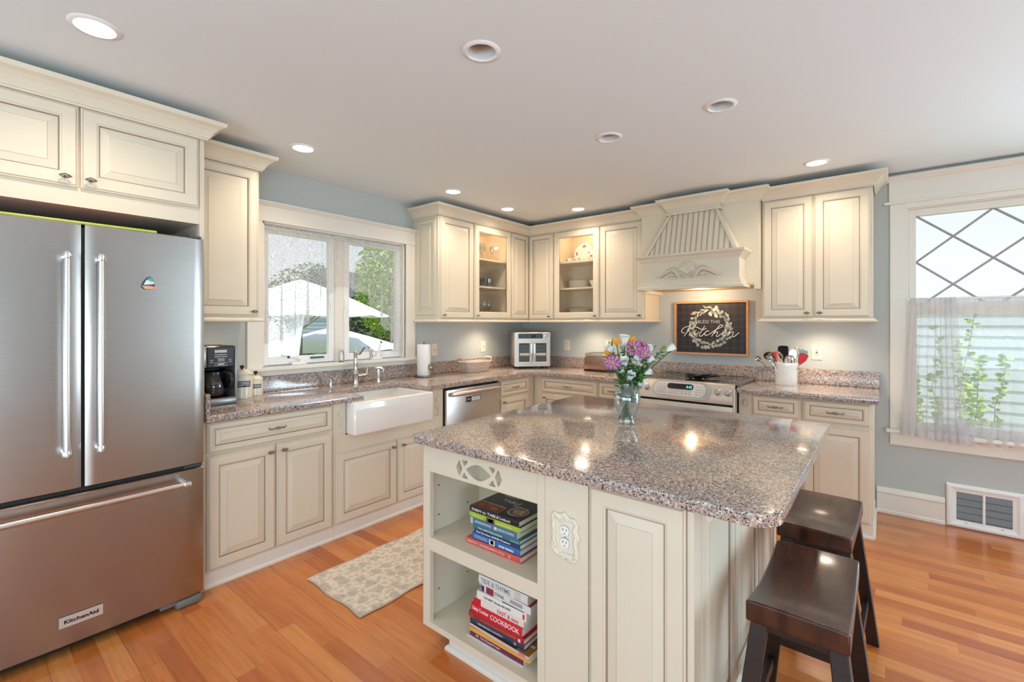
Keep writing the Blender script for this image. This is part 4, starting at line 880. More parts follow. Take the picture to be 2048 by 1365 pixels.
# face frame with fretwork header (holes cut through)
def frettop():
    u0, u1, v0, v1 = XL+.045, BX-.020, .752, .872; cu, cv = 2.131, .803
    holes = []
    def rounded(pts, r=.005, k=3):
        out = []; n = len(pts)
        for i in range(n):
            p, a, b = Vector(pts[i]), Vector(pts[i-1]), Vector(pts[(i+1) % n]); d1 = (a-p).normalized(); d2 = (b-p).normalized()
            s0, s1 = p+d1*r, p+d2*r
            for j in range(k+1): tt = j/k; out.append(tuple(s0*(1-tt)**2+p*2*tt*(1-tt)+s1*tt*tt))
        return out
    eye = [(cu-.068+.136*i/14, cv+.030*sin(pi*i/14)) for i in range(15)]+[(cu+.068-.136*i/14, cv-.030*sin(pi*i/14)) for i in range(1, 14)]
    holes.append(eye)
    for s_ in (-1, 1):
        holes.append(rounded([(cu+s_*.086, cv), (cu+s_*.104, cv+.034), (cu+s_*.124, cv), (cu+s_*.104, cv-.034)]))
        for q in (-1, 1): holes.append(rounded([(cu+s_*.076, cv+q*.012), (cu+s_*.092, cv+q*.036), (cu+s_*.054, cv+q*.036)]))
    bm = bmesh.new(); edges = []
    for loop in [[(u0, v0), (u1, v0), (u1, v1), (u0, v1)]]+holes:
        vs = [bm.verts.new((u, 0, v)) for u, v in loop]
        for i in range(len(vs)): edges.append(bm.edges.new((vs[i], vs[(i+1) % len(vs)])))
    bmesh.ops.triangle_fill(bm, edges=edges, use_beauty=True, use_dissolve=False)
    def inside(px, pz, poly):
        c = False; n = len(poly)
        for i in range(n):
            (x1, y1), (x2, y2) = poly[i], poly[i-1]
            if (y1 > pz) != (y2 > pz) and px < (x2-x1)*(pz-y1)/(y2-y1)+x1: c = not c
        return c
    rm = [f_ for f_ in bm.faces if any(inside(f_.calc_center_median().x, f_.calc_center_median().z, h_) for h_ in holes)]
    bmesh.ops.delete(bm, geom=rm, context='FACES')
    r = bmesh.ops.extrude_face_region(bm, geom=list(bm.faces))
    for e in r['geom']:
        if isinstance(e, bmesh.types.BMVert): e.co.y += .018
    mb = MB(); mb.M = Matrix.Translation((0, YF+.004, 0)); mb.bm(bm); bm.free(); mb.M = None
    return mb
fr = frettop(); plabel(fr.build('fretwork_rail', CREAM, isl), 'top rail with cut-out oval and diamond fretwork')
boxes('face_frame', CREAM, [(XL, XL+.045, YF, YF+.02, .085, .872), (BX-.020, 2.452, YF, YF+.02, .085, .872), (XL+.045, BX-.020, YF, YF+.02, .418, .474), (XL+.045, BX-.020, YF, YF+.02, .085, .110)], isl)
boxes('outlet_panel', CREAM, [(2.4535, 2.622, YF, YF+.02, .085, .872)], isl)
mb = MB(); mb.box(XL+.045, BX-.02, YF+.0035, YF+.004, .859, .8605, m=1); mb.box(XL+.045, BX-.02, YF+.0035, YF+.004, .752, .7535, m=1); mb.build('bead_line', CAB, isl)
mb = MB()
for z in (.70, .57, .40, .24):
    for y in (-2.98, -2.80): mb.ball((XL+.0185, y, z-.03), .004, (.4, 1, 1), n=8, k=5)
mb.build('shelf_pin_hole', BLACKM, isl)
mb = MB(); panel(mb, 2.626, 2.934, .095, .866, FNY(YF+.02), .062, .024); plabel(mb.build('end_panel', CAB, isl), 'raised panel door-style end')
boxes('corner_post', CREAM, [(2.936, XR, YF+.008, YF+.05, .085, .872), (2.936, XR, YF+.05, YF+.07, .085, .872)], isl)
boxes('corner_reveal', GLAZE, [(2.9345, 2.9365, YF+.002, YF+.01, .085, .872)], isl)
# right flank (under the seating overhang)
fn = FX(XR-.022)
for a, b in ((-2.984, -2.5945), (-2.5935, -2.2040), (-2.2030, -1.81)):
    mb = MB(); panel(mb, a, b, .095, .866, fn, .055, .022); mb.build('side_panel', CAB, isl)
mb = MB(); 
for y0, y1 in ((-3.055, -2.61), (-2.60, -2.2), (-2.19, -1.81)): panel(mb, -y1, -y0, .10, .86, lambda u, v, n: (XL-n+.0, -u, v), .055, .004)
mb.build('side_panel', CAB, isl)
# ornate outlet on the island
ol = thing('ornate_outlet', 'cream scrollwork outlet plate with two white sockets on the island end', 'outlet', (2.538, YF, .675))
fn = FNY(YF); cx, cz = 2.538, .675; out = []
base_ = [(-.030, -.068), (.000, -.062), (.022, -.078), (.045, -.072), (.052, -.04), (.046, -.012), (.055, .006), (.048, .03), (.050, .052), (.036, .068), (.018, .066), (-.002, .082), (-.022, .072), (-.046, .074), (-.052, .05), (-.044, .03), (-.052, .008), (-.048, -.02), (-.054, -.046)]
def smooth_loop(p, k=4):
    n = len(p); o = []
    for i in range(n):
        a, b, c, d_ = (Vector(p[(i+j-1) % n]) for j in range(4))
        for s_ in range(k):
            t_ = s_/k; o.append(tuple(.5*((2*b)+(c-a)*t_+(2*a-5*b+4*c-d_)*t_*t_+(3*b-a-3*c+d_)*t_**3)))
    return o
lp = smooth_loop(base_)
mb = MB(); mb.prism([(cx+a, cz+b) for a, b in lp], fn, 0, .006)
mb.tube([fn(cx+a*.93, cz+b*.93, .007) for a, b in lp], .0055, 8, closed=True)
for s_ in (-1, 1):
    mb.tube([fn(cx+a, cz+b, .009) for a, b in ((s_*-.035, s_*.052), (s_*-.015, s_*.058), (s_*.0, s_*.070), (s_*.014, s_*.056))], [.004, .006, .006, .003], 8)
    mb.tube([fn(cx+a, cz+b, .009) for a, b in ((s_*.044, s_*.048), (s_*.036, s_*.03), (s_*.044, s_*.012), (s_*.038, s_*-.008), (s_*.046, s_*-.03), (s_*.040, s_*-.055))], [.004, .007, .005, .006, .007, .004], 8)
    mb.tube([fn(cx+a, cz+b, .009) for a, b in ((s_*.030, s_*-.066), (s_*.012, s_*-.060), (s_*.000, s_*-.052))], [.006, .006, .003], 8)
for k in range(-3, 4): mb.tube([fn(cx+k*.0085, cz-.05, .0062), fn(cx+k*.0085, cz+.05, .0062)], .0008, 4)
mb.build('scroll_plate', mat('cream_cast_plate', (.78, .73, .60), .5), ol, smooth=50)
for s_ in (-1, 1):
    pts = [(cx+.0165*max(-1, min(1, 1.22*cos(a)))*1.0, cz+s_*.0205+.0165*sin(a)) for a in [2*pi*i/28 for i in range(28)]]
    mb = MB(); mb.prism([(cx+(u-cx)*1.06, cz+s_*.0205+(v-cz-s_*.0205)*1.06) for u, v in pts], fn, .0062, .0068); mb.build('socket_shadow_ring', BLACKM, ol)
    mb = MB(); mb.prism(pts, fn, .0068, .009); so = mb.build('socket', WHITE, ol)
    mb = MB(); zc = cz+s_*.0205
    for u, w_, h_ in ((-.0065, .0012, .0045), (.0065, .0012, .0036)): mb.prism([(cx+u-w_, zc+.004-h_), (cx+u+w_, zc+.004-h_), (cx+u+w_, zc+.004+h_), (cx+u-w_, zc+.004+h_)], fn, .009, .0094)
    mb.ball(fn(cx, zc-.0085, .009), .0024, (1, .3, 1), n=10, k=5); mb.build('socket_slot', BLACKM, so)
mb = MB(); mb.ball(fn(cx, cz, .0065), .003, (1, .5, 1)); mb.build('screw', NICKEL, ol)
# ------------------------------------------------------------------ stools
def stool(label, x, y, rz):
    t = thing('saddle_stool', label, 'stool', (0, 0, 0), 'bar stools at the island')
    mb = MB(); L, D = .235, .120; H = .615
    def tp(u, v):
        x_ = -D+2*D*u; y_ = -L+2*L*v; sx_ = (y_/L)
        return x_, y_, H-.028*(1-sx_*sx_)-.003*(abs(2*u-1)**6)
    # closed slab with dished top
    n1, n2 = 14, 26
    T = [[mb.V(tp(i/n1, j/n2)) for j in range(n2+1)] for i in range(n1+1)]; 
    Bt = [[mb.V((tp(i/n1, j/n2)[0], tp(i/n1, j/n2)[1], H-.060+.012*(0 if abs(j/n2-.5) > .44 else 1)*0)) for j in range(n2+1)] for i in range(n1+1)]
    for i in range(n1):
        for j in range(n2): mb.F([T[i][j], T[i+1][j], T[i+1][j+1], T[i][j+1]]); mb.F([Bt[i][j], Bt[i][j+1], Bt[i+1][j+1], Bt[i+1][j]])
    for i in range(n1): mb.F([T[i][0], Bt[i][0], Bt[i+1][0], T[i+1][0]]); mb.F([T[i][n2], T[i+1][n2], Bt[i+1][n2], Bt[i][n2]])
    for j in range(n2): mb.F([T[0][j], T[0][j+1], Bt[0][j+1], Bt[0][j]]); mb.F([T[n1][j], Bt[n1][j], Bt[n1][j+1], T[n1][j+1]])
    o = mb.build('seat', SEATW, t, smooth=50); md = o.modifiers.new('bev', 'BEVEL'); md.width = .006; md.segments = 3; md.limit_method = 'ANGLE'; md.angle_limit = radians(50)
    def leg(p, q, w=.022, d_=.017, nm='leg'):
        p, q = Vector(p), Vector(q); m2 = MB(); A = []
        for c in (p, q): A.append([m2.V(c+Vector((sx_*w, sy*d_, 0))) for sx_, sy in ((-1, -1), (1, -1), (1, 1), (-1, 1))])
        for i in range(4): m2.F([A[0][i], A[0][(i+1) % 4], A[1][(i+1) % 4], A[1][i]])
        m2.F(A[0][::-1]); m2.F(A[1]); ob = m2.build(nm, DARKW, t); b_ = ob.modifiers.new('bev', 'BEVEL'); b_.width = .003; b_.segments = 2
    for sx_ in (-1, 1):
        for sy in (-1, 1): leg((sx_*.090, sy*.178, .556), (sx_*.155, sy*.245, 0))
    for sx_ in (-1, 1):
        boxes('apron', DARKW, [(sx_*.090-.009, sx_*.090+.009, -.165, .165, .515, .556)], t, b=.002)
        xx = sx_*.132; boxes('stretcher', DARKW, [(xx-.009, xx+.009, -.205, .205, .165, .200)], t, b=.002)
    for sy in (-1, 1):
        boxes('apron', DARKW, [(-.08, .08, sy*.180-.009, sy*.180+.009, .515, .556)], t, b=.002)
        yy_ = sy*.212; boxes('stretcher', DARKW, [(-.108, .108, yy_-.009, yy_+.009, .255, .290)], t, b=.002)
    return place(t, (x, y, 0), rz)
stool('dark wooden saddle stool nearer the camera, worn seat facing the island end', 3.185, -2.716, 0)
stool('dark wooden saddle stool farther from the camera, tucked under the island overhang', 3.165, -2.073, radians(-2))
# ------------------------------------------------------------------ books
PAGE = mat('book_pages', (.74, .70, .62), .7)
def colmat(name, c, r=.35, coat=.0): return mat(name, c, r, coat=coat)
MC = {}
def cm(c, r=.35):
    k = (tuple(c), r)
    if k not in MC: MC[k] = colmat('print_%02d' % len(MC), c, r)
    return MC[k]
def book(label, x, y, z, L, D, T, rot, col, text=None, tcol=(.85, .85, .82), ts=None, tw=None, tx=0, patches=(), covers=(), hard=True, group=None, tops=(), t2=None):
    t = thing('cookbook', label, 'book', (0, 0, 0), group)
    mb = MB(); ov = .004 if hard else 0; bt = .0022 if hard else .0008
    # spine towards -y, origin at spine bottom left
    mb.box(0, L, 0, D, 0, bt); mb.box(0, L, 0, D, T-bt, T)
    n = 6; bow = .0035 if hard else .0006
    A = [(-bow*sin(pi*i/n), T*i/n) for i in range(n+1)]
    for i in range(n): mb.poly([(0, A[i][0], A[i][1]), (L, A[i][0], A[i][1]), (L, A[i+1][0], A[i+1][1]), (0, A[i+1][0], A[i+1][1])])
    mb.build('cover', cm(col), t, fix=False)
    mb = MB(); mb.box(ov, L-ov, .001, D-ov, bt, T-bt); mb.build('page_block', PAGE, t)
    if text: text_mesh(text, ts or T*.62, cm(tcol), lambda u, v, n: (u, -bow-n-.0003, v), L/2+tx, T/2, n=0, w=tw, parent=t, name='spine_title', bold=.00015)
    if t2: text_mesh(t2[0], t2[1], cm(t2[4]), lambda u, v, n: (u, -bow-n-.0003, v), t2[2], t2[3], n=0, parent=t, w=t2[5] if len(t2) > 5 else None, name='spine_title', bold=.0003)
    if patches:
        mb = MB(); ms = []
        for u0, u1, v0, v1, c in patches:
            ms.append(cm(c)); mb.poly([(u0*L, -bow-.0002, v0*T), (u1*L, -bow-.0002, v0*T), (u1*L, -bow-.0002, v1*T), (u0*L, -bow-.0002, v1*T)], len(ms)-1)
        mb.build('spine_picture', ms, t, fix=False)
    if tops:
        mb = MB(); ms = []
        for k_, (kind, a, b, c_, d_, c) in enumerate(tops):
            ms.append(cm(c, .25)); zz = T+.0003+.00012*k_
            if kind == 'r': mb.poly([(a*L, b*D, zz), (c_*L, b*D, zz), (c_*L, d_*D, zz), (a*L, d_*D, zz)], len(ms)-1)
            else: mb.poly([(a*L+c_*L*cos(2*pi*i/20), b*D+d_*D*sin(2*pi*i/20), zz) for i in range(20)], len(ms)-1)
        mb.build('cover_picture', ms, t, fix=False)
    place(t, (x, y, z), radians(rot)); return t
S1 = 'cookbooks stacked on the upper island shelf'; S2 = 'cookbooks stacked on the lower island shelf'
def bx(x, k): return 3.375-(3.375-x)*k
Y1, Z1_ = -2.985, .4745
k = .984
b = book('black hardcover cookbook lettered FARM to TABLE, on top of the upper stack', bx(2.002, k), Y1, Z1_+.1340, .262, .215, .024, 0, (.012, .010, .012), 'FARM to TABLE', (.80, .78, .74), .015, .145, -.045,
     tops=[('r', .02, .03, .55, .33, (.55, .42, .38)), ('r', .03, .04, .54, .30, (.22, .030, .012)), ('e', .13, .15, .06, .06, (.40, .10, .03)), ('e', .26, .20, .06, .07, (.32, .06, .02)), ('e', .40, .14, .07, .06, (.45, .13, .05)),
           ('e', .78, .30, .17, .20, (.62, .56, .48)), ('e', .78, .30, .15, .175, (.10, .08, .07)), ('e', .73, .33, .055, .06, (.52, .32, .20)), ('e', .83, .36, .055, .06, (.58, .38, .25)), ('e', .78, .24, .055, .06, (.50, .29, .18)), ('e', .85, .26, .04, .05, (.60, .40, .28))],
     t2=('Cookbook', .013, .190, .012, (.6, .6, .6)), group=S1)
for tx_, u_, v_w, s_ in (('FARM', .085, .175, .030), ('TABLE', .120, .130, .034), ('Cookbook', .185, .108, .018)):
    o = text_mesh(tx_, s_, cm((.50, .48, .46)), lambda u, v, n: (u, v, .0244+n), u_, v_w, n=0, name='cover_title'); o.parent = b
book('lime green cookbook with small photo on its spine, second from top of upper stack', bx(2.0, k), Y1, Z1_+.1110, .266, .205, .022, 0, (.36, .47, .04), None, patches=[(.04, .32, .62, .70, (.55, .64, .20)), (.06, .28, .35, .45, (.62, .70, .28)), (.56, .86, .40, .56, (.62, .70, .28)), (.36, .52, .05, .95, (.10, .05, .05)), (.40, .49, .2, .8, (.55, .22, .20))], group=S1)
book('steel blue cookbook lettered GERMAN COOKING, below the lime green one', bx(2.006, k), Y1, Z1_+.0850, .246, .200, .025, 0, (.07, .17, .30), 'GERMAN COOKING', (.55, .65, .75), .013, .085, .066, patches=[(.0, .05, .0, 1, (.45, .60, .68)), (.08, .48, .35, .40, (.62, .68, .75)), (.10, .46, .52, .64, (.70, .75, .80)), (.52, .58, .25, .75, (.75, .70, .45))], hard=False, group=S1)
book('dark teal cookbook with pale lettering, middle of the upper stack', bx(2.022, k), Y1, Z1_+.0680, .246, .200, .0165, 0, (.045, .15, .18), 'THE MEDITERRANEAN', (.55, .68, .68), .009, .13, -.03, patches=[(.80, .98, .3, .6, (.20, .35, .38))], group=S1)
book('navy paperback lettered Fast Favorites Under Pressure in the upper stack', bx(2.027, k), Y1, Z1_+.0500, .241, .195, .0175, 0, (.018, .045, .12), 'Fast Favorites UNDER Pressure', (.85, .85, .88), .010, .18, -.02, hard=False, group=S1)
book('bright blue hardcover cookbook with a round face picture on its spine', bx(2.014, k), Y1, Z1_+.0245, .255, .210, .025, 0, (.045, .13, .36), None, patches=[(.06, .34, .62, .74, (.40, .55, .80)), (.06, .34, .35, .44, (.45, .60, .85)), (.38, .50, .08, .95, (.60, .60, .62)), (.41, .47, .25, .85, (.62, .30, .22))], t2=('DAVID VENABLE', .011, .185, .011, (.80, .86, .92), .075), group=S1)
book('coral red cookbook lettered FAMILY STYLE at the bottom of the upper stack', bx(1.984, k), Y1-.004, Z1_, .288, .225, .0235, 0, (.62, .09, .065), 'BAREFOOT CONTESSA FAMILY STYLE', (.85, .50, .42), .013, .20, -.035, patches=[(.80, .83, .2, .8, (.75, .30, .22))], group=S1)
Y2, z = -3.018, .1105; k = .952
L2 = [('pale grey thin booklet at the very bottom of the lower stack', 1.970, .290, .225, .008, (.55, .53, .50), dict(hard=False)),
 ('maroon paperback lettered Year-Round Fresh, low in the lower stack', 1.985, .275, .21, .021, (.16, .015, .055), dict(text='Year-Round Fresh', tcol=(.75, .55, .65), ts=.011, tw=.105, tx=-.03, hard=False, patches=[(.12, .17, .3, .7, (.55, .40, .45))])),
 ('orange-yellow spined cookbook near the bottom of the lower stack', 1.985, .306, .22, .017, (.75, .36, .06), dict(hard=False, tops=[('r', .0, .0, 1, 1, (.015, .015, .03)), ('r', .56, .02, .82, .5, (.45, .45, .50)), ('e', .74, .35, .07, .18, (.5, .25, .3)), ('r', .12, .05, .20, .2, (.35, .08, .03))])),
 ('thin magazine with a brown photo cover under the navy book of the lower stack', 1.986, .305, .225, .011, (.62, .50, .44), dict(hard=False, tops=[('r', .0, .0, 1, 1, (.10, .03, .02)), ('r', .80, .0, 1, 1, (.32, .13, .03)), ('r', .86, .2, .97, .26, (.8, .5, .3))], patches=[(.85, .95, 0, 1, (.60, .20, .35))])),
 ('navy blue hardcover lettered MEDITERRANEAN COOKBOOK in the lower stack', 1.985, .278, .215, .023, (.025, .045, .085), dict(text='MEDITERRANEAN COOKBOOK', tcol=(.50, .58, .62), ts=.009, tw=.13, tx=-.03, patches=[(.82, .86, .3, .7, (.25, .42, .48))])),
 ('dark red hardcover with faint gold lettering in the lower stack', 1.980, .285, .215, .024, (.36, .015, .02), dict(text='COOKBOOK', tcol=(.50, .18, .10), ts=.010, tw=.07, tx=.07, patches=[(.22, .62, .42, .55, (.48, .14, .08)), (.02, .10, .1, .9, (.42, .05, .02)), (.90, .94, .25, .75, (.8, .6, .6))])),
 ('bright red cookbook lettered COOKBOOK in tall white letters in the lower stack', 1.994, .262, .205, .036, (.62, .015, .03), dict(text='COOKBOOK', tcol=(.88, .80, .80), ts=.027, tw=.145, tx=.045, t2=('Betty Crocker', .020, .052, .021, (.85, .72, .72), .085))),
 ('white spined cookbook lettered FAST and easy in red and black in the lower stack', 2.006, .253, .20, .025, (.78, .70, .64), dict(text='FAST & easy', tcol=(.62, .02, .03), ts=.020, tw=.105, tx=.05, patches=[(0, .15, 0, 1, (.60, .015, .03))], hard=False)),
 ('white cookbook lettered THE BEST Simple RECIPES in the lower stack', 2.022, .250, .195, .031, (.80, .78, .74), dict(text='THE BEST Simple RECIPES', tcol=(.05, .05, .05), ts=.011, tw=.14, tx=-.02, patches=[(.93, .97, .2, .8, (.60, .05, .06))], tops=[('r', .52, .0, .95, .55, (.10, .10, .10)), ('e', .70, .22, .14, .19, (.5, .5, .5)), ('e', .66, .22, .055, .08, (.55, .02, .03)), ('e', .74, .26, .055, .08, (.50, .03, .03)), ('e', .70, .15, .05, .07, (.60, .06, .05))], hard=False)),
 ('white cookbook with a dark red photo cover just under the topmost lower book', 2.041, .249, .19, .028, (.76, .74, .72), dict(text='COOK', tcol=(.02, .02, .02), ts=.018, tw=.05, tx=-.03, patches=[(0, .06, 0, .8, (.03, .05, .10)), (.10, .26, 0, .9, (.25, .03, .05)), (.60, .85, .3, .8, (.38, .35, .33))], tops=[('r', 0, 0, 1, 1, (.30, .03, .05)), ('r', .6, .1, .9, .5, (.5, .5, .5))], hard=False)),
 ('off-white book lettered TIDE & THYME on top of the lower stack', 2.030, .246, .185, .036, (.74, .72, .68), dict(text='TIDE & THYME', tcol=(.20, .26, .30), ts=.024, tw=.150, tx=-.035, patches=[(.76+i*.03, .768+i*.03, .1, .95, (.40, .40, .40)) for i in range(4)]))]
for i, (lab, x, L, D, T, c, kw) in enumerate(L2):
    rot = [0, 0, 0, -1.5, .5, 0, 0, .5, 0, -1, .5][i]
    bb = book(lab, bx(x, k), Y2+(.0, .004, .0, .002, .006, .004, .004, .006, .008, .016, .012)[i], z, L, D, T, rot, c, group=S2, **kw)
    if 'BEST' in lab: o = text_mesh('S', .09, BLACKM, lambda u, v, n: (u, v, T+.0004+n), .075, .085, n=0, name='cover_title', ang=.3); o.parent = bb
    z += T+.0006
# ------------------------------------------------------------------ vase and flowers
VX, VY, VZ = 2.415, -2.322, .9115
rt = Vector((.777, .629, 0)); fw = Vector((-.629, .777, 0))
v_t = thing('cut_glass_vase', 'clear cut-glass vase of mixed flowers standing on the island', 'vase', (VX, VY, VZ))
PRO = [(0, .0), (.036, 0), (.038, .004), (.0365, .016), (.034, .026), (.042, .052), (.053, .080), (.061, .108), (.0625, .126), (.058, .150), (.048, .172), (.0415, .188), (.0430, .200), (.0500, .212)]
mb = MB(); inner = [(max(0, r-.0035), z+(.014 if i < 5 else 0)) for i, (r, z) in enumerate(PRO) if i > 0]
mb.lathe(PRO+[(.0490, .213)]+inner[::-1][1:-2]+[(0, .018)], 40, (VX, VY, VZ)); mb.build('vase_body', glass('vase_crystal', (.93, .96, .96), 1.9, .01, .035), v_t, smooth=50)
mb = MB()
def onv(a, z):
    for (r0, z0), (r1, z1) in zip(PRO, PRO[1:]):
        if z0 <= z <= z1 and z1 > z0: r = r0+(r1-r0)*(z-z0)/(z1-z0)+.0006
    return (VX+r*cos(a), VY+r*sin(a), VZ+z)
for k_ in range(8):
    a0 = 2*pi*k_/8+.2
    for s_ in (-1, 1):
        mb.tube([onv(a0+s_*(i/8)*.55, .045+.055*i/8) for i in range(9)], .0011, 4)
        mb.tube([onv(a0+s_*(i/8)*.30+.0, .075-.028*i/8) for i in range(9)], .0009, 4)
    for q in (-.18, -.06, .06, .18): mb.tube([onv(a0+q+.4, .028), onv(a0+q+.4, .046)], .0011, 4)
mb.build('cut_pattern', CRYSTAL, v_t, smooth=True)
mb = MB(); mb.lathe([(0, .110), (.0565, .110), (.0565, .1125), (0, .1125)], 32, (VX, VY, VZ)); mb.build('water_surface', CRYSTAL, v_t)
STEM = mat('green_stem', (.055, .15, .035), .5, var=.25, vscale=60); LEAF = mat('flower_leaf_green', (.045, .16, .03), .45, var=.4, vscale=40); LLEAF = mat('fresh_light_leaf', (.22, .38, .06), .5)
MUM = mat('mauve_petal', (.52, .17, .36), .55, var=.3, vscale=90); MUM2 = mat('pale_mauve_petal', (.68, .34, .52), .55); MUM3 = mat('deep_mauve_petal', (.36, .06, .22), .55)
MUMC = mat('lime_flower_centre', (.33, .40, .05), .6); WPET = mat('white_petal', (.84, .85, .80), .5); OPET = mat('orange_petal', (.85, .36, .03), .5, var=.2, vscale=80)
def stem_pts(head, spread=2.0):
    h = Vector(head); d = h-Vector((VX, VY, h.z)); base = Vector((VX, VY, VZ+.022))-d*.10*spread
    neck = Vector((VX, VY, VZ+.195))+Vector((max(-.030, min(.030, d.x*.35)), max(-.030, min(.030, d.y*.35)), 0))
    P_ = []
    for i in range(13):
        t_ = i/12; P_.append(base*(1-t_)**2*(1 if 1 else 0)+(neck*1.0)*2*t_*(1-t_)+h*t_*t_ if False else (base.lerp(neck, t_/.6) if t_ < .6 else neck.lerp(h, (t_-.6)/.4)))
    Q = [P_[0]]+[(P_[i-1]+P_[i]*2+P_[i+1])/4 for i in range(1, 12)]+[P_[12]]; return Q
def basis(d):
    d = Vector(d).normalized(); x, y = frame_axes(d); return Matrix((x, y, d)).transposed().to_4x4()
def leafs(mb, pts, n, L, seed, i0=7, w=.25):
    r = random.Random(seed)
    for k_ in range(n):
        i = r.randint(i0, len(pts)-2); p = pts[i].lerp(pts[i+1], r.random()); a = r.uniform(0, 2*pi); d = Vector((cos(a), sin(a), r.uniform(-.1, .9))).normalized(); l = L*r.uniform(.6, 1.2)
        s_ = d.cross(Vector((0, 0, 1))).normalized()*l*w*.5; m_ = p+d*l*.5+Vector((0, 0, .004)); e = p+d*l+Vector((0, 0, -.006))
        q1 = p+d*l*.25; mb.poly([p, q1-s_*.8, m_-s_, e, m_+s_, q1+s_*.8])
def flower(name, label, group, kind, off, z, dep, face, size, seed):
    head = Vector((VX, VY, 0))+rt*off+fw*dep+Vector((0, 0, z)); t = thing(name, label, 'flower', head, group)
    pts = stem_pts(head-Vector((0, 0, .006))); mb = MB(); mb.tube(pts, [.0027]*13, 6); mb.build('stem', STEM, t, smooth=True)
    mb = MB(); leafs(mb, pts, 17 if kind != 'mum' else 11, .050, seed, 4); mb.build('leaf_spray', LEAF, t, fix=False)
    Fd = (-fw*face[1]+rt*face[0]+Vector((0, 0, face[2]))).normalized(); M = Matrix.Translation(head) @ basis(Fd); rr = random.Random(seed); mb = MB(); mb.M = M
    if kind == 'mum':
        for lay, (n, L, tilt) in enumerate(((28, 1.0, .02), (26, .86, .30), (22, .68, .62), (16, .45, .95))):
            for i in range(n):
                a = 2*pi*(i+.5*lay)/n+rr.uniform(-.05, .05); l = size*L*rr.uniform(.9, 1.06); w = size*.068; c_, s_ = cos(a), sin(a); tl = tilt+rr.uniform(-.08, .08)
                def pt(u, side): rad = u*l*cos(tl*u**.5); h = u*l*sin(tl)*.75-u*u*.12*l; return (c_*rad-s_*side, s_*rad+c_*side, h)
                mb.poly([pt(.12, -w*.4), pt(.55, -w), pt(.90, -w*.75), pt(1.0, 0), pt(.90, w*.75), pt(.55, w), pt(.12, w*.4)], (i+lay) % 3 if lay else (i % 2)*2)
        mb.build('petals', [MUM, MUM2, MUM3], t, fix=False); mb = MB(); mb.M = M; mb.ball((0, 0, size*.12), size*.24, (1, 1, .5), 14, 8); mb.build('flower_centre', MUMC, t, smooth=True)
    elif kind == 'bell':
        n = 30; mb.lathe([(.002, -size*.9), (size*.30, -size*.75), (size*.46, -size*.3), (size*.47, size*.15), (size*.50, size*.38), (size*.60, size*.5)], n, (0, 0, 0), wob=lambda a: 1+.13*cos(5*a)); mb.build('petals', WPET, t, smooth=True, fix=False)
        mb = MB(); mb.M = M
        for i in range(5): a = 2*pi*i/5; mb.poly([(.003*cos(a), .003*sin(a), -size*.92), (size*.32*cos(a-.35), size*.32*sin(a-.35), -size*.7), (size*.5*cos(a), size*.5*sin(a), -size*.15), (size*.32*cos(a+.35), size*.32*sin(a+.35), -size*.7)])
        mb.build('calyx', LEAF, t, fix=False)
    elif kind == 'orange':
        for i in range(9):
            a = 2*pi*i/9+rr.uniform(-.2, .2); w = size*.26; c_, s_ = cos(a), sin(a); up = .55 if i % 2 else .15
            mb.poly([(0, 0, 0), (c_*size*.5-s_*w, s_*size*.5+c_*w, size*up*.5), (c_*size, s_*size, size*up), (c_*size*.5+s_*w, s_*size*.5-c_*w, size*up*.5)])
        mb.build('petals', OPET, t, fix=False)
    else:
        for i in range(16):
            a = rr.uniform(0, 2*pi); e = Vector((cos(a)*.5, sin(a)*.5, rr.uniform(.3, 1))).normalized()*size*rr.uniform(.6, 1.1); s_ = e.cross(Vector((0, 0, 1))).normalized()*size*.1
            mb.poly([(0, 0, -size*.5), e*.4-s_, e, e*.4+s_])
        mb.build('bud_leaves', LLEAF, t, fix=False)
    return t
G_M, G_W, G_O = 'mauve chrysanthemums in the vase', 'white bell flowers in the vase', 'orange flowers in the vase'
flower('chrysanthemum', 'mauve chrysanthemum with green centre hanging lowest at the toaster side of the bouquet', G_M, 'mum', -.078, 1.207, -.045, (-.25, 1, .10), .040, 1)
flower('chrysanthemum', 'mauve chrysanthemum in the middle of the bouquet below the tall white bloom', G_M, 'mum', .022, 1.276, -.045, (-.05, 1, .45), .040, 2)
flower('chrysanthemum', 'mauve chrysanthemum facing the camera, lower of the pair on the range side', G_M, 'mum', .072, 1.250, -.040, (.25, 1, .15), .037, 3)
flower('chrysanthemum', 'mauve chrysanthemum seen edge-on behind the others on the range side', G_M, 'mum', .082, 1.288, .015, (.4, .6, .6), .035, 4)
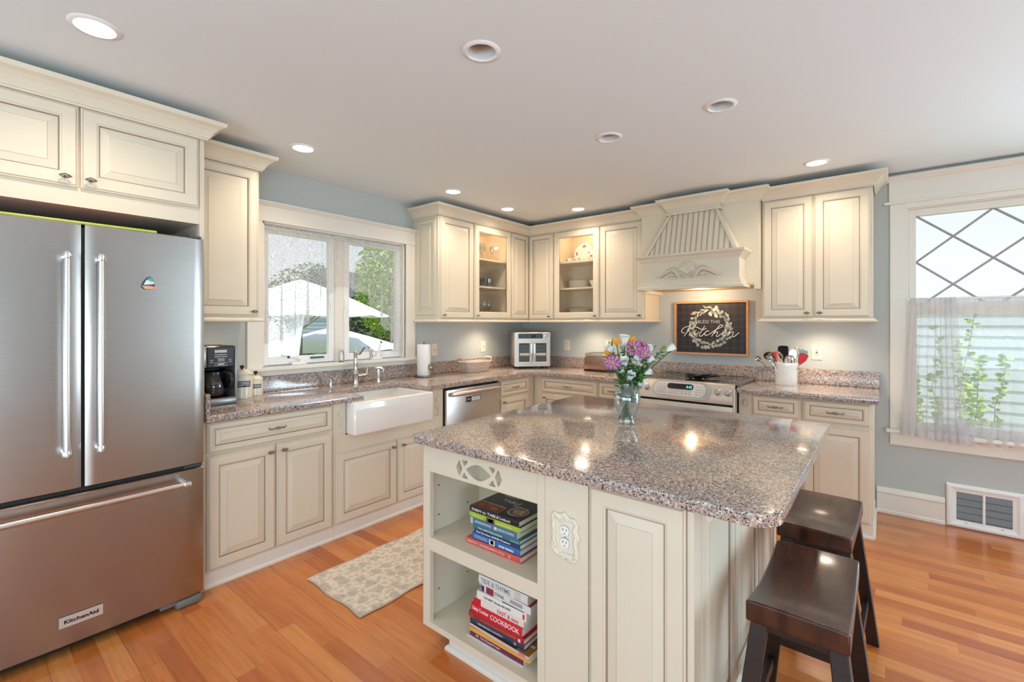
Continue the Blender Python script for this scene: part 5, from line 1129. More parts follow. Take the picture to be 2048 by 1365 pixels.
W_ = [(-.012, 1.312, .01, (.1, .6, 1), .036, 'large white bell flower at the very top of the bouquet'), (.010, 1.322, .03, (.5, .2, 1), .018, 'small white bud beside the topmost white bloom'),
 (-.085, 1.272, .0, (-.6, .6, .5), .026, 'white bell flower on the toaster side above the lowest mauve bloom'), (.110, 1.271, .0, (.3, .6, .8), .026, 'white bell flower just beyond the mauve pair on the range side'),
 (-.022, 1.212, -.04, (-.2, 1, .0), .030, 'white bell flower below the central mauve bloom, toaster side'), (.026, 1.216, -.035, (.1, 1, -.2), .024, 'white bell flower directly under the central mauve bloom'),
 (.055, 1.205, -.035, (.2, 1, -.2), .024, 'white bell flower under the range-side mauve pair'), (.108, 1.222, -.02, (.8, .5, .2), .026, 'white bell flower sticking out just below the mauve pair'),
 (-.040, 1.172, -.03, (-.3, .8, -.5), .030, 'white bell flower low on the toaster side near the vase rim'), (.004, 1.146, -.045, (.2, 1, -.1), .030, 'white bell flower hanging low in the centre just above the vase rim'),
 (.098, 1.160, -.02, (1, .4, .1), .027, 'white bell flower low on the range side pointing at the cooktop'), (.058, 1.108, -.04, (.3, .8, -.7), .022, 'white bell flower drooping over the vase rim'),
 (.211, 1.272, .0, (1, .25, .15), .028, 'white bell flower on the longest side sprig, in front of the sign frame'), (.036, 1.180, -.03, (.3, .8, -.6), .020, 'small white bell flower deep in the middle of the bouquet')]
for i, (o, z_, dp, fc_, s_, lab) in enumerate(W_): fc_ = (fc_[0], fc_[1]*.45, fc_[2]*.5+.55); s_ *= 1.12; flower('bell_flower', lab, G_W, 'bell', o, z_, dp, fc_, s_, 20+i)
for i, (o, z_, dp, s_, lab) in enumerate(((-.050, 1.300, .0, .026, 'orange flower high on the toaster side of the bouquet'), (-.088, 1.250, .01, .024, 'orange flower behind the lowest mauve chrysanthemum'), (.018, 1.305, .02, .034, 'orange flower between the tall white bloom and central mauve one'), (.100, 1.240, .02, .016, 'small orange blossom under the range-side mauve blooms'))):
    flower('orange_blossom', lab, G_O, 'orange', o, z_, dp, (-.2, .8, .6), s_, 60+i)
flower('green_bud_sprig', 'light green leafy bud sprig reaching sideways before the last white flower', 'leafy sprigs in the vase', 'sprig', .165, 1.268, .0, (.9, .3, .5), .030, 80)
flower('green_bud_sprig', 'light green leafy sprig rising on the toaster side of the bouquet', 'leafy sprigs in the vase', 'sprig', -.070, 1.285, .02, (-.3, .3, 1), .036, 81)
flower('green_bud_sprig', 'green leafy sprig low beside the vase rim on the range side', 'leafy sprigs in the vase', 'sprig', .050, 1.135, -.03, (.4, .7, .5), .030, 82)
# ------------------------------------------------------------------ coffee maker
c = thing('coffee_maker', 'black and silver drip coffee maker with glass carafe beside the refrigerator', 'coffee maker', (.25, -3.355, .9115)); c0x, c0y, c0z = .225, -3.352, .9115
SIL = mat('silver_plastic', (.34, .35, .36), .3, metal=.5)
def cpl(dx, dy, dz): return (c0x+dx, c0y+dy, c0z+dz)
def rbox(mb, x0, x1, y0, y1, z0, z1, b): mb.box(c0x+x0, c0x+x1, c0y+y0, c0y+y1, c0z+z0, c0z+z1, b=b)
mb = MB(); rbox(mb, -.11, .13, -.098, .098, 0, .040, .012); mb.build('base', SIL, c, smooth=30)
mb = MB(); mb.lathe([(0, .040), (.072, .040), (.074, .044), (.062, .046), (0, .046)], 28, cpl(.045, 0, 0)); mb.build('warming_plate', BLACK, c, smooth=True)
mb = MB(); rbox(mb, -.11, -.03, -.098, .098, .03, .345, .012); mb.build('water_tank', BLACK, c, smooth=30)
mb = MB(); rbox(mb, -.11, .118, -.098, .098, .215, .345, .018); mb.build('brew_head', BLACK, c, smooth=30)
mb = MB(); rbox(mb, .108, .1225, -.099, -.062, .222, .340, .006); rbox(mb, -.10, .122, .086, .1005, .03, .345, .006); mb.build('side_panel', SIL, c, smooth=30)
FXc = FX(c0x+.119)
mb = MB(); mb.rings(c0y-.058, c0y+.080, c0z+.224, c0z+.338, FXc, [(0, 0, 0), (.0, .002, 0), (.002, .003, 0)]); q = mb.f[-1]; mb.box(c0x+.119, c0x+.1215, c0y-.058, c0y+.080, c0z+.224, c0z+.338); mb.build('control_panel', BLACK, c)
mb = MB(); x_ = c0x+.122
for (a, b_, z0, z1) in ((-.022, .042, .306, .322), (-.022, .042, .292, .296), (-.022, .042, .280, .284), (-.006, .030, .266, .271), (-.006, .030, .256, .260), (-.045, -.028, .262, .265), (-.045, -.032, .250, .254), (.052, .066, .262, .265), (.054, .066, .250, .254)):
    mb.box(x_, x_+.0008, c0y+a, c0y+b_, c0z+z0, c0z+z1)
mb.tube([(x_, c0y+a, c0z+z) for a, z in ((-.024, .232), (.044, .232), (.044, .246), (-.024, .246))], .0012, 4, closed=True); mb.box(x_, x_+.0008, c0y-.006, c0y+.028, c0z+.236, c0z+.242); mb.build('panel_markings', GREYM, c)
cf = MB(); cf.lathe([(.045, .0), (.062, .004), (.070, .03), (.070, .07), (.060, .105), (.046, .128), (.046, .133), (.044, .133), (.058, .105), (.067, .07), (.067, .03), (.058, .006), (0, .006)], 32, cpl(.045, 0, .048)); ca = cf.build('carafe', glass('smoked_carafe_glass', (.62, .64, .65), 1.2, .02, .02), c, smooth=True)
mb = MB(); mb.lathe([(.0, .150), (.03, .150), (.047, .142), (.048, .128), (.044, .126), (0, .128)], 24, cpl(.045, 0, .048)); mb.build('carafe_lid', BLACK, ca, smooth=True)
mb = MB(); mb.tube([cpl(.080, .030, .185), cpl(.100, .048, .190), cpl(.118, .062, .175), cpl(.124, .068, .14), cpl(.116, .064, .10), cpl(.098, .052, .085)], [.010, .012, .013, .013, .011, .008], 10); mb.build('carafe_handle', BLACK, ca, smooth=True)
mb = MB()
for z_ in (.03, .045, .06, .075, .09, .105):
    r_c = .0705 if z_ < .07 else .066; mb.tube([cpl(.045+r_c*cos(a), r_c*sin(a), .048+z_) for a in (-.50, -.40, -.30)], .0008, 4)
mb.build('level_marks', GREYM, ca)
place(c, c.location, 0)
# ------------------------------------------------------------------ canisters
CANC = mat('cream_enamel', (.80, .74, .60), .3, coat=.3); NAVY = mat('dark_slate_label', (.03, .045, .06), .5)
def canister(label, x, y, r, h, txt, ts):
    t = thing('canister', label, 'canister', (x, y, .9115), 'lettered canisters'); z0 = .9115
    mb = MB(); mb.lathe([(0, 0), (r, 0), (r*1.01, .004), (r, .008), (r, h-.004), (r*.98, h), (0, h)], 36, (x, y, z0)); mb.build('jar', CANC, t, smooth=40)
    mb = MB(); mb.lathe([(r*1.03, h-.003), (r*1.04, h+.006), (r*.98, h+.011), (r*.55, h+.026), (r*.2, h+.030), (0, h+.030)], 36, (x, y, z0)); l = mb.build('lid', CANC, t, smooth=40)
    mb = MB(); mb.lathe([(.005, 0), (.004, .006), (.008, .011), (.012, .018), (.011, .022), (.013, .026), (.008, .029), (0, .030)], 14, (x, y, z0+h+.028)); mb.build('knob', BLACKM, l, smooth=True)
    a0 = math.atan2(-4.377-y, 3.375-x)+.12; zc = h*.62; w = r*1.35; hh = r*.62
    mb = MB(); mb.grid(lambda u, v: (x+(r+.0015)*cos(a0+(u-.5)*w/r), y+(r+.0015)*sin(a0+(u-.5)*w/r), z0+zc+(v-.5)*hh), 12, 1); lb = mb.build('label', NAVY, t, fix=False)
    text_mesh(txt, ts, cm((.70, .75, .76)), lambda u, v, n: (x+(r+.002+n)*cos(a0+u/r), y+(r+.002+n)*sin(a0+u/r), z0+v), 0, zc, n=0, w=w*.82, parent=lb, bold=.0004)
canister('larger cream canister lettered COFFEE, half hidden behind the coffee maker', .155, -3.155, .062, .150, 'COFFEE', .034)
canister('small cream canister lettered SUGAR under the end of the window sill', .105, -3.052, .043, .103, 'SUGAR', .024)
# ------------------------------------------------------------------ faucet set
fa = thing('bridge_faucet', 'tall brushed nickel kitchen faucet with curved spout and side lever', 'faucet', (.11, -2.309, .9115)); zc = .9115
mb = MB(); mb.lathe([(0, 0), (.030, 0), (.030, .006), (.024, .010), (.023, .075), (.026, .080), (.022, .086), (.015, .110), (.014, .150), (.018, .165), (.014, .185), (.013, .235), (.019, .243), (.019, .252), (.011, .258), (.008, .272), (.012, .282), (.010, .292), (.006, .298), (.008, .304), (0, .310)], 24, (.11, -2.309, zc)); mb.build('faucet_body', NICKEL, fa, smooth=50)
mb = MB(); mb.tube([(.115+u, -2.309, zc+v) for u, v in ((0, .247), (.03, .240), (.055, .242), (.078, .258), (.098, .280), (.122, .296), (.150, .298), (.178, .288), (.198, .265), (.208, .238), (.212, .215))], [.0105, .010, .010, .010, .0105, .011, .0115, .012, .0125, .013, .014], 14); mb.build('spout', NICKEL, fa, smooth=True)
mb = MB(); mb.tube([(.112, -2.30, zc+.062), (.114, -2.265, zc+.062), (.115, -2.262, zc+.062), (.116, -2.225, zc+.062), (.118, -2.205, zc+.062)], [.013, .013, .016, .015, .010], 14); mb.tube([(.117, -2.212, zc+.065), (.119, -2.208, zc+.10), (.121, -2.205, zc+.125)], [.007, .006, .008], 10); mb.build('lever', NICKEL, fa, smooth=True)
sy_ = thing('side_sprayer', 'brushed nickel side sprayer standing on the counter next to the faucet', 'sprayer', (.168, -2.138, zc))
mb = MB(); mb.lathe([(0, 0), (.020, 0), (.020, .006), (.014, .012), (.013, .03), (0, .03)], 20, (.168, -2.138, zc)); mb.build('holder', NICKEL, sy_, smooth=True)
mb = MB(); mb.tube([(.168, -2.138, zc+.025), (.168, -2.138, zc+.07), (.168, -2.138, zc+.105)], [.009, .013, .012], 14); mb.tube([(.150, -2.155, zc+.112), (.162, -2.145, zc+.118), (.180, -2.125, zc+.118), (.192, -2.112, zc+.108), (.196, -2.108, zc+.085)], [.010, .013, .012, .008, .004], 12); mb.build('spray_head', mat('white_nickel', (.74, .74, .72), .2, metal=.7), sy_, smooth=True)
sd = thing('soap_dispenser', 'small brushed nickel soap dispenser pump beside the sink', 'soap dispenser', (.10, -2.515, zc))
mb = MB(); mb.lathe([(0, 0), (.017, 0), (.017, .005), (.013, .008), (.013, .045), (.011, .048), (.007, .05), (.007, .064), (0, .068)], 20, (.10, -2.515, zc)); mb.build('dispenser_body', NICKEL, sd, smooth=50)
mb = MB(); mb.tube([(.10, -2.515, zc+.062), (.125, -2.512, zc+.070), (.148, -2.509, zc+.062), (.156, -2.508, zc+.052)], [.009, .007, .006, .005], 10); mb.build('pump_spout', NICKEL, sd, smooth=True)
# figurine
fg = thing('praying_figurine', 'small white and pale blue robed figurine with folded hands on the window sill', 'figurine', (.010, -2.372, 1.082)); gx, gy, gz = .010, -2.372, 1.082
mb = MB(); mb.lathe([(0, 0), (.017, 0), (.018, .006), (.015, .012), (0, .012)], 20, (gx, gy, gz)); mb.build('base', mat('brown_base', (.22, .18, .14), .6), fg, smooth=True)
mb = MB(); mb.lathe([(.012, .010), (.016, .02), (.017, .045), (.013, .07), (.010, .078), (.0075, .083), (0, .083)], 20, (gx, gy, gz)); mb.tube([(gx+.012, gy-.006, gz+.058), (gx+.016, gy, gz+.066), (gx+.012, gy+.006, gz+.058)], .0035, 8); mb.ball((gx+.001, gy, gz+.088), .0072, (1, .9, 1.15), 12, 8); mb.build('robe', CERAM, fg, smooth=True)
mb = MB(); mb.grid(lambda u, v: (gx-.001+(.019-.010*v+.006*sin(v*pi))*cos(pi*.30+u*pi*1.4), gy+(.022-.012*v+.006*sin(v*pi))*sin(pi*.30+u*pi*1.4), gz+.014+.084*v), 20, 10); mb.build('mantle', mat('pale_blue_glaze', (.42, .56, .60), .3), fg, smooth=True, fix=False)
# ------------------------------------------------------------------ paper towel holder
pt_ = thing('paper_towel_holder', 'paper towel roll on a stand with a gold-faced wire sun ornament', 'paper towel holder', (.165, -1.66, zc)); px_, py_ = .165, -1.66
mb = MB(); mb.lathe([(0, 0), (.082, 0), (.085, .005), (.080, .010), (0, .011)], 36, (px_, py_, zc)); mb.build('base_plate', PEWTER, pt_, smooth=True)
mb = MB(); mb.lathe([(.020, .013), (.058, .013), (.0595, .016), (.0595, .288), (.058, .291), (.020, .291), (.020, .013)], 40, (px_, py_, zc)); mb.build('paper_roll', mat('white_paper', (.86, .85, .83), .9, bump=.3, bscale=250), pt_, smooth=40)
mb = MB(); mb.tube([(px_, py_, zc+.01), (px_, py_, zc+.300)], .005, 8); mb.ball((px_, py_, zc+.303), .008); mb.build('center_rod', PEWTER, pt_, smooth=True)
oa = Vector((px_, py_, zc))+Vector((.62, -.10, 0)).normalized()*.070+Vector((0, .030, .085)); on = Vector((.8, -.6, 0)).normalized(); ox = Vector((.6, .8, 0)); oz = Vector((0, 0, 1))
mb = MB()
for k_ in range(11):
    a = 2*pi*k_/11+.2; d = ox*cos(a)+oz*sin(a); e = ox*cos(a+.25)+oz*sin(a+.25)
    mb.tube([oa+d*.018, oa+d*.030+on*.004, oa+e*.048], [.0032, .0026, .0008], 6)
mb.tube([oa+(ox*cos(a)+oz*sin(a))*.020 for a in [2*pi*i/18 for i in range(18)]], .003, 6, closed=True)
mb.tube([oa-oz*.02, oa-oz*.045-on*.004, oa-oz*.065-ox*.012, oa-oz*.06-ox*.022, oa-oz*.05-ox*.020], .0028, 6); mb.tube([oa-oz*.04, Vector((oa.x, oa.y, zc+.008))], .003, 6); mb.build('sun_ornament', PEWTER, pt_, smooth=True)
mb = MB(); mb.ball(oa+on*.003, .017, (1, 1, 1), 16, 10); mb.build('sun_face', mat('gold_glass', (.55, .38, .12), .2, metal=.6), pt_, smooth=True)
# ------------------------------------------------------------------ wire basket
bk = thing('wire_basket', 'whitewashed wire basket with cloth liner and wooden handles on the counter', 'basket', (.205, -1.04, zc)); bx_, by_ = .205, -1.045
def bs(a, v, g=0):
    hw, hd = .135+.040*v+g, .065+.030*v+g; ca_, sa_ = cos(a), sin(a); m_ = (abs(ca_)**5+abs(sa_)**5)**(-1/5)
    return (bx_+hd*sa_*m_, by_+hw*ca_*m_, zc+.004+.098*v)
mb = MB(); mb.grid(lambda u, v: bs(2*pi*u, v, -.004+.001*sin(u*90)), 64, 6); mb.poly([bs(2*pi*i/40, .02, -.004) for i in range(40)]); mb.build('cloth_liner', mat('floral_cloth', (.62, .50, .42), .9, var=.35, vscale=55), bk, smooth=True, fix=False)
mb = MB()
for v in (0, .5, 1): mb.tube([bs(2*pi*i/48, v) for i in range(48)], .0022 if v < 1 else .0035, 6, closed=True)
for i in range(30): mb.tube([bs(2*pi*i/30, v_i/4) for v_i in range(5)], .0014, 5)
mb.build('wire_frame', mat('whitewashed_wire', (.66, .60, .52), .5), bk, smooth=True)
for s_ in (-1, 1):
    yy_ = by_+s_*.178; mb = MB(); mb.tube([(bx_-.05, yy_, zc+.10), (bx_-.048, yy_+s_*.018, zc+.128), (bx_-.03, yy_+s_*.022, zc+.134)], .0022, 6); mb.tube([(bx_+.05, yy_, zc+.10), (bx_+.048, yy_+s_*.018, zc+.128), (bx_+.03, yy_+s_*.022, zc+.134)], .0022, 6)
    mb.tube([(bx_-.036, yy_+s_*.022, zc+.134), (bx_+.036, yy_+s_*.022, zc+.134)], .0085, 10); plabel(mb.build('handle', HANDLEW if s_ < 0 else TRIM, bk, smooth=True), 'brown wooden handle' if s_ < 0 else 'whitewashed handle')
# ------------------------------------------------------------------ toaster oven
to = thing('toaster_oven', 'stainless countertop oven with two french doors standing in the corner', 'toaster oven', (0, 0, 0)); Wd, Dp, Ht = .392, .30, .362
# local: front faces -y, x across
OV = mat('silver_oven_shell', (.60, .56, .52), .3, metal=.85)
mb = MB(); mb.box(0, Wd, 0.012, Dp, .022, .022+Ht, b=.016); mb.build('shell', OV, to, smooth=30)
mb = MB(); mb.rings(0.004, Wd-.004, .024, .020+Ht, lambda u, v, n: (u, .014-n, v), [(0, 0, 0), (0, .012, 0), (.004, .015, 0)]); mb.F([len(mb.v)-4, len(mb.v)-3, len(mb.v)-2, len(mb.v)-1]); mb.build('front_frame', OV, to)
fl = lambda u, v, n: (u, -.001-n, v)
o = boxes('control_display', BLACK, [(.045, .305, -.004, 0, .318, .368)], to, b=.0015)
mb = MB()
for i in range(11):
    for j in range(3):
        if 6 <= i <= 7: continue
        mb.box(.054+i*.0225, .066+i*.0225, -.0046, -.004, .326+j*.013, .331+j*.013)
mb.build('display_icons', cm((.16, .24, .34)), o)
mb = MB(); mb.lathe([(0, 0), (.022, 0), (.022, .004), (.017, .006), (.016, .018), (0, .019)], 24, (.345, -.001, .345), (0, -1, 0)); mb.build('dial', CHROME, to, smooth=40)
OVIN = mat('oven_window_interior', (.05, .07, .065), .25)
for i, (a, b_) in enumerate(((.018, .194), (.198, .374))):
    mb = MB(); mb.rings(a, b_, .045, .300, fl, [(0, 0, 0), (0, .012, 0), (.004, .014, 0), (.030, .014, 0), (.032, .010, 0), (.032, .002, 0)]); dr = mb.build('door', OV, to)
    boxes('window', OVIN, [(a+.031, b_-.031, -.004, -.002, .076, .269)], dr)
    mb = MB()
    for zz in (.10, .13, .195, .235): mb.tube([(a+.034, -.0045, zz), (b_-.034, -.0045, zz)], .0012, 4)
    mb.build('rack', NICKEL, dr); xh = b_-.014 if i == 0 else a+.014
    mb = MB(); mb.tube([(xh, -.014, .075), (xh, -.032, .082), (xh, -.034, .17), (xh, -.032, .262), (xh, -.014, .27)], .006, 10); mb.build('handle', CHROME, dr, smooth=True)
mb = MB(); mb.lathe([(0, .0), (.05, 0), (.09, .012), (.11, .03), (.10, .045), (0, .05)], 24, (.196, .08, .12), sy=.6) if False else mb.box(.06, .34, -.0045, -.004, .140, .165, b=0)
mb.build('baking_tray', cm((.55, .50, .45)), to)
for a in (.03, Wd-.05):
    for b_ in (.03, Dp-.04): boxes('foot', BLACK, [(a, a+.025, b_, b_+.02, 0, .024)], to)
place(to, (.347, -.603, .9115), math.atan2(.286, .265))
# ------------------------------------------------------------------ toaster
tt_ = thing('toaster', 'copper-tinted stainless toaster, partly behind the bouquet', 'toaster', (1.135, -.215, zc)); tx0, tx1, ty0, ty1 = 1.0, 1.275, -.30, -.135
COP = mat('copper_tinted_steel', (.42, .27, .22), .26, metal=1)
mb = MB(); mb.box(tx0, tx1, ty0, ty1, zc+.012, zc+.150, b=.022); mb.build('shell', COP, tt_, smooth=30)
mb = MB(); mb.box(tx0+.004, tx1-.004, ty0+.004, ty1-.004, zc+.143, zc+.183, b=.020); mb.build('top_cap', NICKEL, tt_, smooth=30)
boxes('bread_slot', BLACKM, [(tx0+.04, tx1-.04, ty0+.038, ty0+.064, zc+.182, zc+.184), (tx0+.04, tx1-.04, ty1-.064, ty1-.038, zc+.182, zc+.184)], tt_)
mb = MB(); mb.box(tx0+.002, tx1-.002, ty0+.002, ty1-.002, zc, zc+.020, b=.005); mb.build('base', BLACK, tt_, smooth=30)
mb = MB(); mb.box(tx1, tx1+.018, -.235, -.20, zc+.10, zc+.115, b=.004); mb.build('lever', BLACK, tt_, smooth=30)
# ------------------------------------------------------------------ wall plates
def plate(name, label, facing, u, v, kind, cat='outlet'):
    fn = FX(0) if facing == '+x' else FNY(0); t = thing(name, label, cat, fn(u, v, 0), 'wall plates'); mb = MB(); w, h_ = .036, .059
    q = mb.rings(u-w, u+w, v-h_, v+h_, fn, [(0, .0005, 0), (0, .003, 0), (.003, .006, 0)]); mb.F(q); mb.build('cover_plate', IVORY, t)
    if kind == 'switch':
        mb = MB(); mb.rings(u-.004, u+.004, v-.010, v+.010, fn, [(0, .006, 0), (0, .009, 0), (.001, .014, 0)]); mb.build('toggle', IVORY, t)
    elif kind == 'jack':
        mb = MB(); p = fn(u, v, .006); mb.ball(p, .005); mb.ball(fn(u, v+.010, .006), .002); mb.ball(fn(u, v-.014, .006), .0025); mb.build('jack', BLACKM, t)
    else:
        rc = MB(); pl = rc.rings(u-.0165, u+.0165, v-.033, v+.033, fn, [(0, .006, 0), (0, .008, 0)]); rc.F(pl); r2 = rc.build('receptacle', IVORY, t)
        mb = MB()
        for s_ in (-1, 1):
            for du, hh in ((-.0065, .005), (.0065, .004)): a = fn(u+du-.0015, v+s_*.019+.003-hh, .0081); b_ = fn(u+du+.0015, v+s_*.019+.003+hh, .0088); mb.box(a[0], b_[0], a[1], b_[1], a[2], b_[2])
            mb.ball(fn(u, v+s_*.019-.008, .008), .0022)
        if kind == 'gfci':
            for dv in (.004, -.004): a = fn(u-.006, v+dv-.0025, .0081); b_ = fn(u+.006, v+dv+.0025, .0095); mb.box(a[0], b_[0], a[1], b_[1], a[2], b_[2])
        mb.build('slots', GLAZE if kind != 'gfci' else BLACKM, r2)
plate('wall_outlet', 'ivory wall plate on the backsplash wall between countertop oven and toaster', '-y', .615, 1.149, 'outlet')
plate('wall_outlet', 'ivory wall plate just above the toaster, half behind the bouquet', '-y', 1.13, 1.158, 'outlet')
plate('wall_outlet', 'ivory safety outlet with dark buttons beside the utensil crock', '-y', 2.941, 1.158, 'gfci')
plate('wall_jack', 'ivory wall plate with a dark jack above the wire basket', '+x', -.70, 1.140, 'jack')
plate('light_switch', 'ivory switch plate half hidden behind the paper towel roll', '+x', -1.395, 1.135, 'switch', 'switch')
# ------------------------------------------------------------------ crock of utensils
cr = thing('utensil_crock', 'white oval ceramic crock with embossed motif holding cooking utensils', 'crock', (2.765, -.245, zc)); qx, qy = 2.765, -.245
mb = MB(); mb.lathe([(0, 0), (.074, 0), (.076, .004), (.077, .150), (.079, .168), (.0775, .174), (.074, .172), (.072, .15), (.071, .010), (0, .010)], 44, (qx, qy, zc), sy=.72); mb.build('pot', CERAM, cr, smooth=45)
mb = MB(); a_f = math.atan2(-4.377-qy, 3.375-qx)
def oc(u, v): a = a_f-.25+u/.075; return (qx+.0775*cos(a), qy+.0775*.72*sin(a), zc+v)
mb.tube([oc(-.028+.056*i/12, .085+.030*sin(pi*i/12)) for i in range(13)], .002, 6); mb.tube([oc(-.030+.06*i/8, .075+.006*sin(pi*i/8*2)) for i in range(9)], .0018, 6); mb.tube([oc(-.012+.024*i/6, .125+.006*sin(pi*i/6)) for i in range(7)], .0016, 6)
for i in range(7): mb.tube([oc(-.018+.006*i, .083), oc(-.018+.006*i, .091)], .001, 4)
mb.build('embossed_motif', CERAM, cr, smooth=True)
RED = mat('red_silicone', (.62, .02, .03), .35); TEAL = mat('aqua_silicone', (.25, .55, .52), .4); POL = mat('polished_steel', (.40, .38, .36), .16, metal=1); SILB = mat('black_silicone', (.010, .010, .011), .7, spec=.2)
GU = 'utensils in the crock'
def utensil(name, label, dx, dy, lx, ly, ln, kind, hm, headm, s=1.0, ang=0, ztop=None):
    b0 = Vector((qx+dx, qy+dy, zc+.03)); d = Vector((lx, ly, 1)).normalized(); t = thing(name, label, 'utensil', b0, GU); e = b0+d*ln
    mb = MB(); mb.tube([b0, b0+d*ln*.6, e], [.0045, .004, .0035], 8); mb.build('handle', hm, t, smooth=True)
    fd = (Vector((3.375, -4.377, 1.2))-e); fd = (fd-d*fd.dot(d)).normalized(); fd = Matrix.Rotation(ang, 3, d) @ fd; sd_ = d.cross(fd); M = Matrix((sd_, fd, d)).transposed().to_4x4(); M = Matrix.Translation(e) @ M
    mb = MB(); mb.M = M
    if kind == 'spatula':
        w = .029*s; pts = [(-.006, -.004), (-w*.7, .018), (-w, .05), (-w*.95, .080*s), (-w*.5, .088*s), (w*.75, .086*s), (w, .078*s), (w*.95, .04), (w*.55, .015), (.006, -.004)]
        mb.prism(pts, lambda u, v, n: (u, n, v), -.004, .004)
    elif kind == 'spoon':
        mb.grid(lambda u, v: ((.026*s*sin(pi*min(1, max(0, v)))**.6)*(2*u-1), -.014*s*(1-(2*u-1)**2)*sin(pi*v)**.7, .078*s*v), 10, 14)
    elif kind == 'ladle':
        mb.lathe([(0, -.032), (.018, -.028), (.032, -.014), (.036, 0), (.034, 0), (.030, -.013), (.017, -.026), (0, -.030)], 20, (0, -.01, .035), (0, .8, .6))
    elif kind == 'masher':
        for q in (-.02, 0, .02): mb.tube([(q+.012*cos(a), .004*sin(3*a), .03+.03*sin(a)) for a in [2*pi*i/14 for i in range(14)]], .0024, 6, closed=True)
        mb.tube([(-.03, 0, .0), (-.034, 0, .03), (-.02, 0, .062), (.02, 0, .062), (.034, 0, .03), (.03, 0, 0), (-.03, 0, 0)], .003, 6)
    elif kind == 'server':
        mb.prism([(-.005, 0), (-.024, .02), (-.026, .06), (-.012, .085), (.012, .082), (.026, .055), (.024, .02), (.005, 0)], lambda u, v, n: (u, n-.01*sin(v*35), v), -.001, .001)
        for q in (-.010, 0, .010): mb.box(q-.002, q+.002, -.0125, -.008, .025, .06)
    elif kind == 'whisk':
        for k_ in range(6):
            a = pi*k_/6; mb.tube([(cos(a)*.024*sin(pi*i/10)*(1 if 1 else 0), sin(a)*.024*sin(pi*i/10), .085*i/10) for i in range(11)], .0012, 5)
    mb.build('head', headm, t, smooth=40, fix=(kind != 'spoon')); return t
utensil('ladle', 'steel ladle leaning out furthest toward the sign', -.035, -.01, -.42, -.10, .175, 'ladle', POL, POL)
utensil('serving_spoon', 'long steel spoon sticking out low toward the sign', -.045, .01, -.95, .1, .195, 'spoon', POL, POL, .7)
utensil('serving_spoon', 'large bright steel spoon in front of the black spatula', -.040, -.025, -.30, -.05, .145, 'spoon', POL, POL, 1.1)
utensil('spatula', 'red silicone spatula behind the steel ladle', -.030, .015, -.28, .05, .150, 'spatula', NICKEL, RED, .9, .5)
utensil('spatula', 'wide black spatula, tallest in the middle of the crock', -.012, -.015, -.02, -.02, .165, 'spatula', SILB, SILB, 1.25, .0)
utensil('slotted_server', 'steel slotted turner between the black and aqua spatulas', .018, -.005, .14, .0, .165, 'server', POL, POL)
utensil('potato_masher', 'steel masher low at the crock rim', .020, -.03, .05, -.05, .135, 'masher', POL, POL)
utensil('whisk', 'dark metal whisk standing behind the steel turner', .025, .02, .18, .03, .185, 'whisk', BLACK, PEWTER)
utensil('spatula', 'aqua silicone spatula leaning toward the window', .030, .010, .38, .03, .180, 'spatula', NICKEL, TEAL, .95, -.2)
utensil('spatula', 'red silicone spatula leaning toward the window in front of the aqua one', .035, -.015, .42, .0, .150, 'spatula', NICKEL, RED, 1.0, .2)
utensil('wooden_spoon', 'short wooden handle showing at the crock rim', -.020, -.035, -.10, -.02, .145, 'whisk', HANDLEW, HANDLEW, .2)
# ------------------------------------------------------------------ spoon rest on the cooktop
sr = MB(); sz = .9285
sr.lathe([(0, .003), (.03, .002), (.050, .012), (.056, .022), (.053, .022), (.046, .012), (.028, .006), (0, .006)], 28, (2.15, -.40, sz), wob=lambda a: 1+.08*cos(7*a)); sr.tube([(2.19, -.37, sz+.014), (2.23, -.34, sz+.022), (2.27, -.31, sz+.026), (2.29, -.295, sz+.020)], [.016, .013, .012, .006], 10)
sr.tube([(2.09, -.44, sz+.006), (2.12, -.42, sz+.020), (2.18, -.38, sz+.034), (2.25, -.36, sz+.040)], [.010, .016, .015, .006], 10)
for k_ in range(3): sr.tube([(2.10+.035*cos(a), -.44+.030*sin(a), sz+.012+.012*k_) for a in [2*pi*i/16 for i in range(16)]], .006, 6, closed=True)
tag(sr.build('spoon_rest', BLACK, None, (2.16, -.39, sz), smooth=True), 'glossy black spoon rest lying in the middle of the cooktop', 'spoon rest')
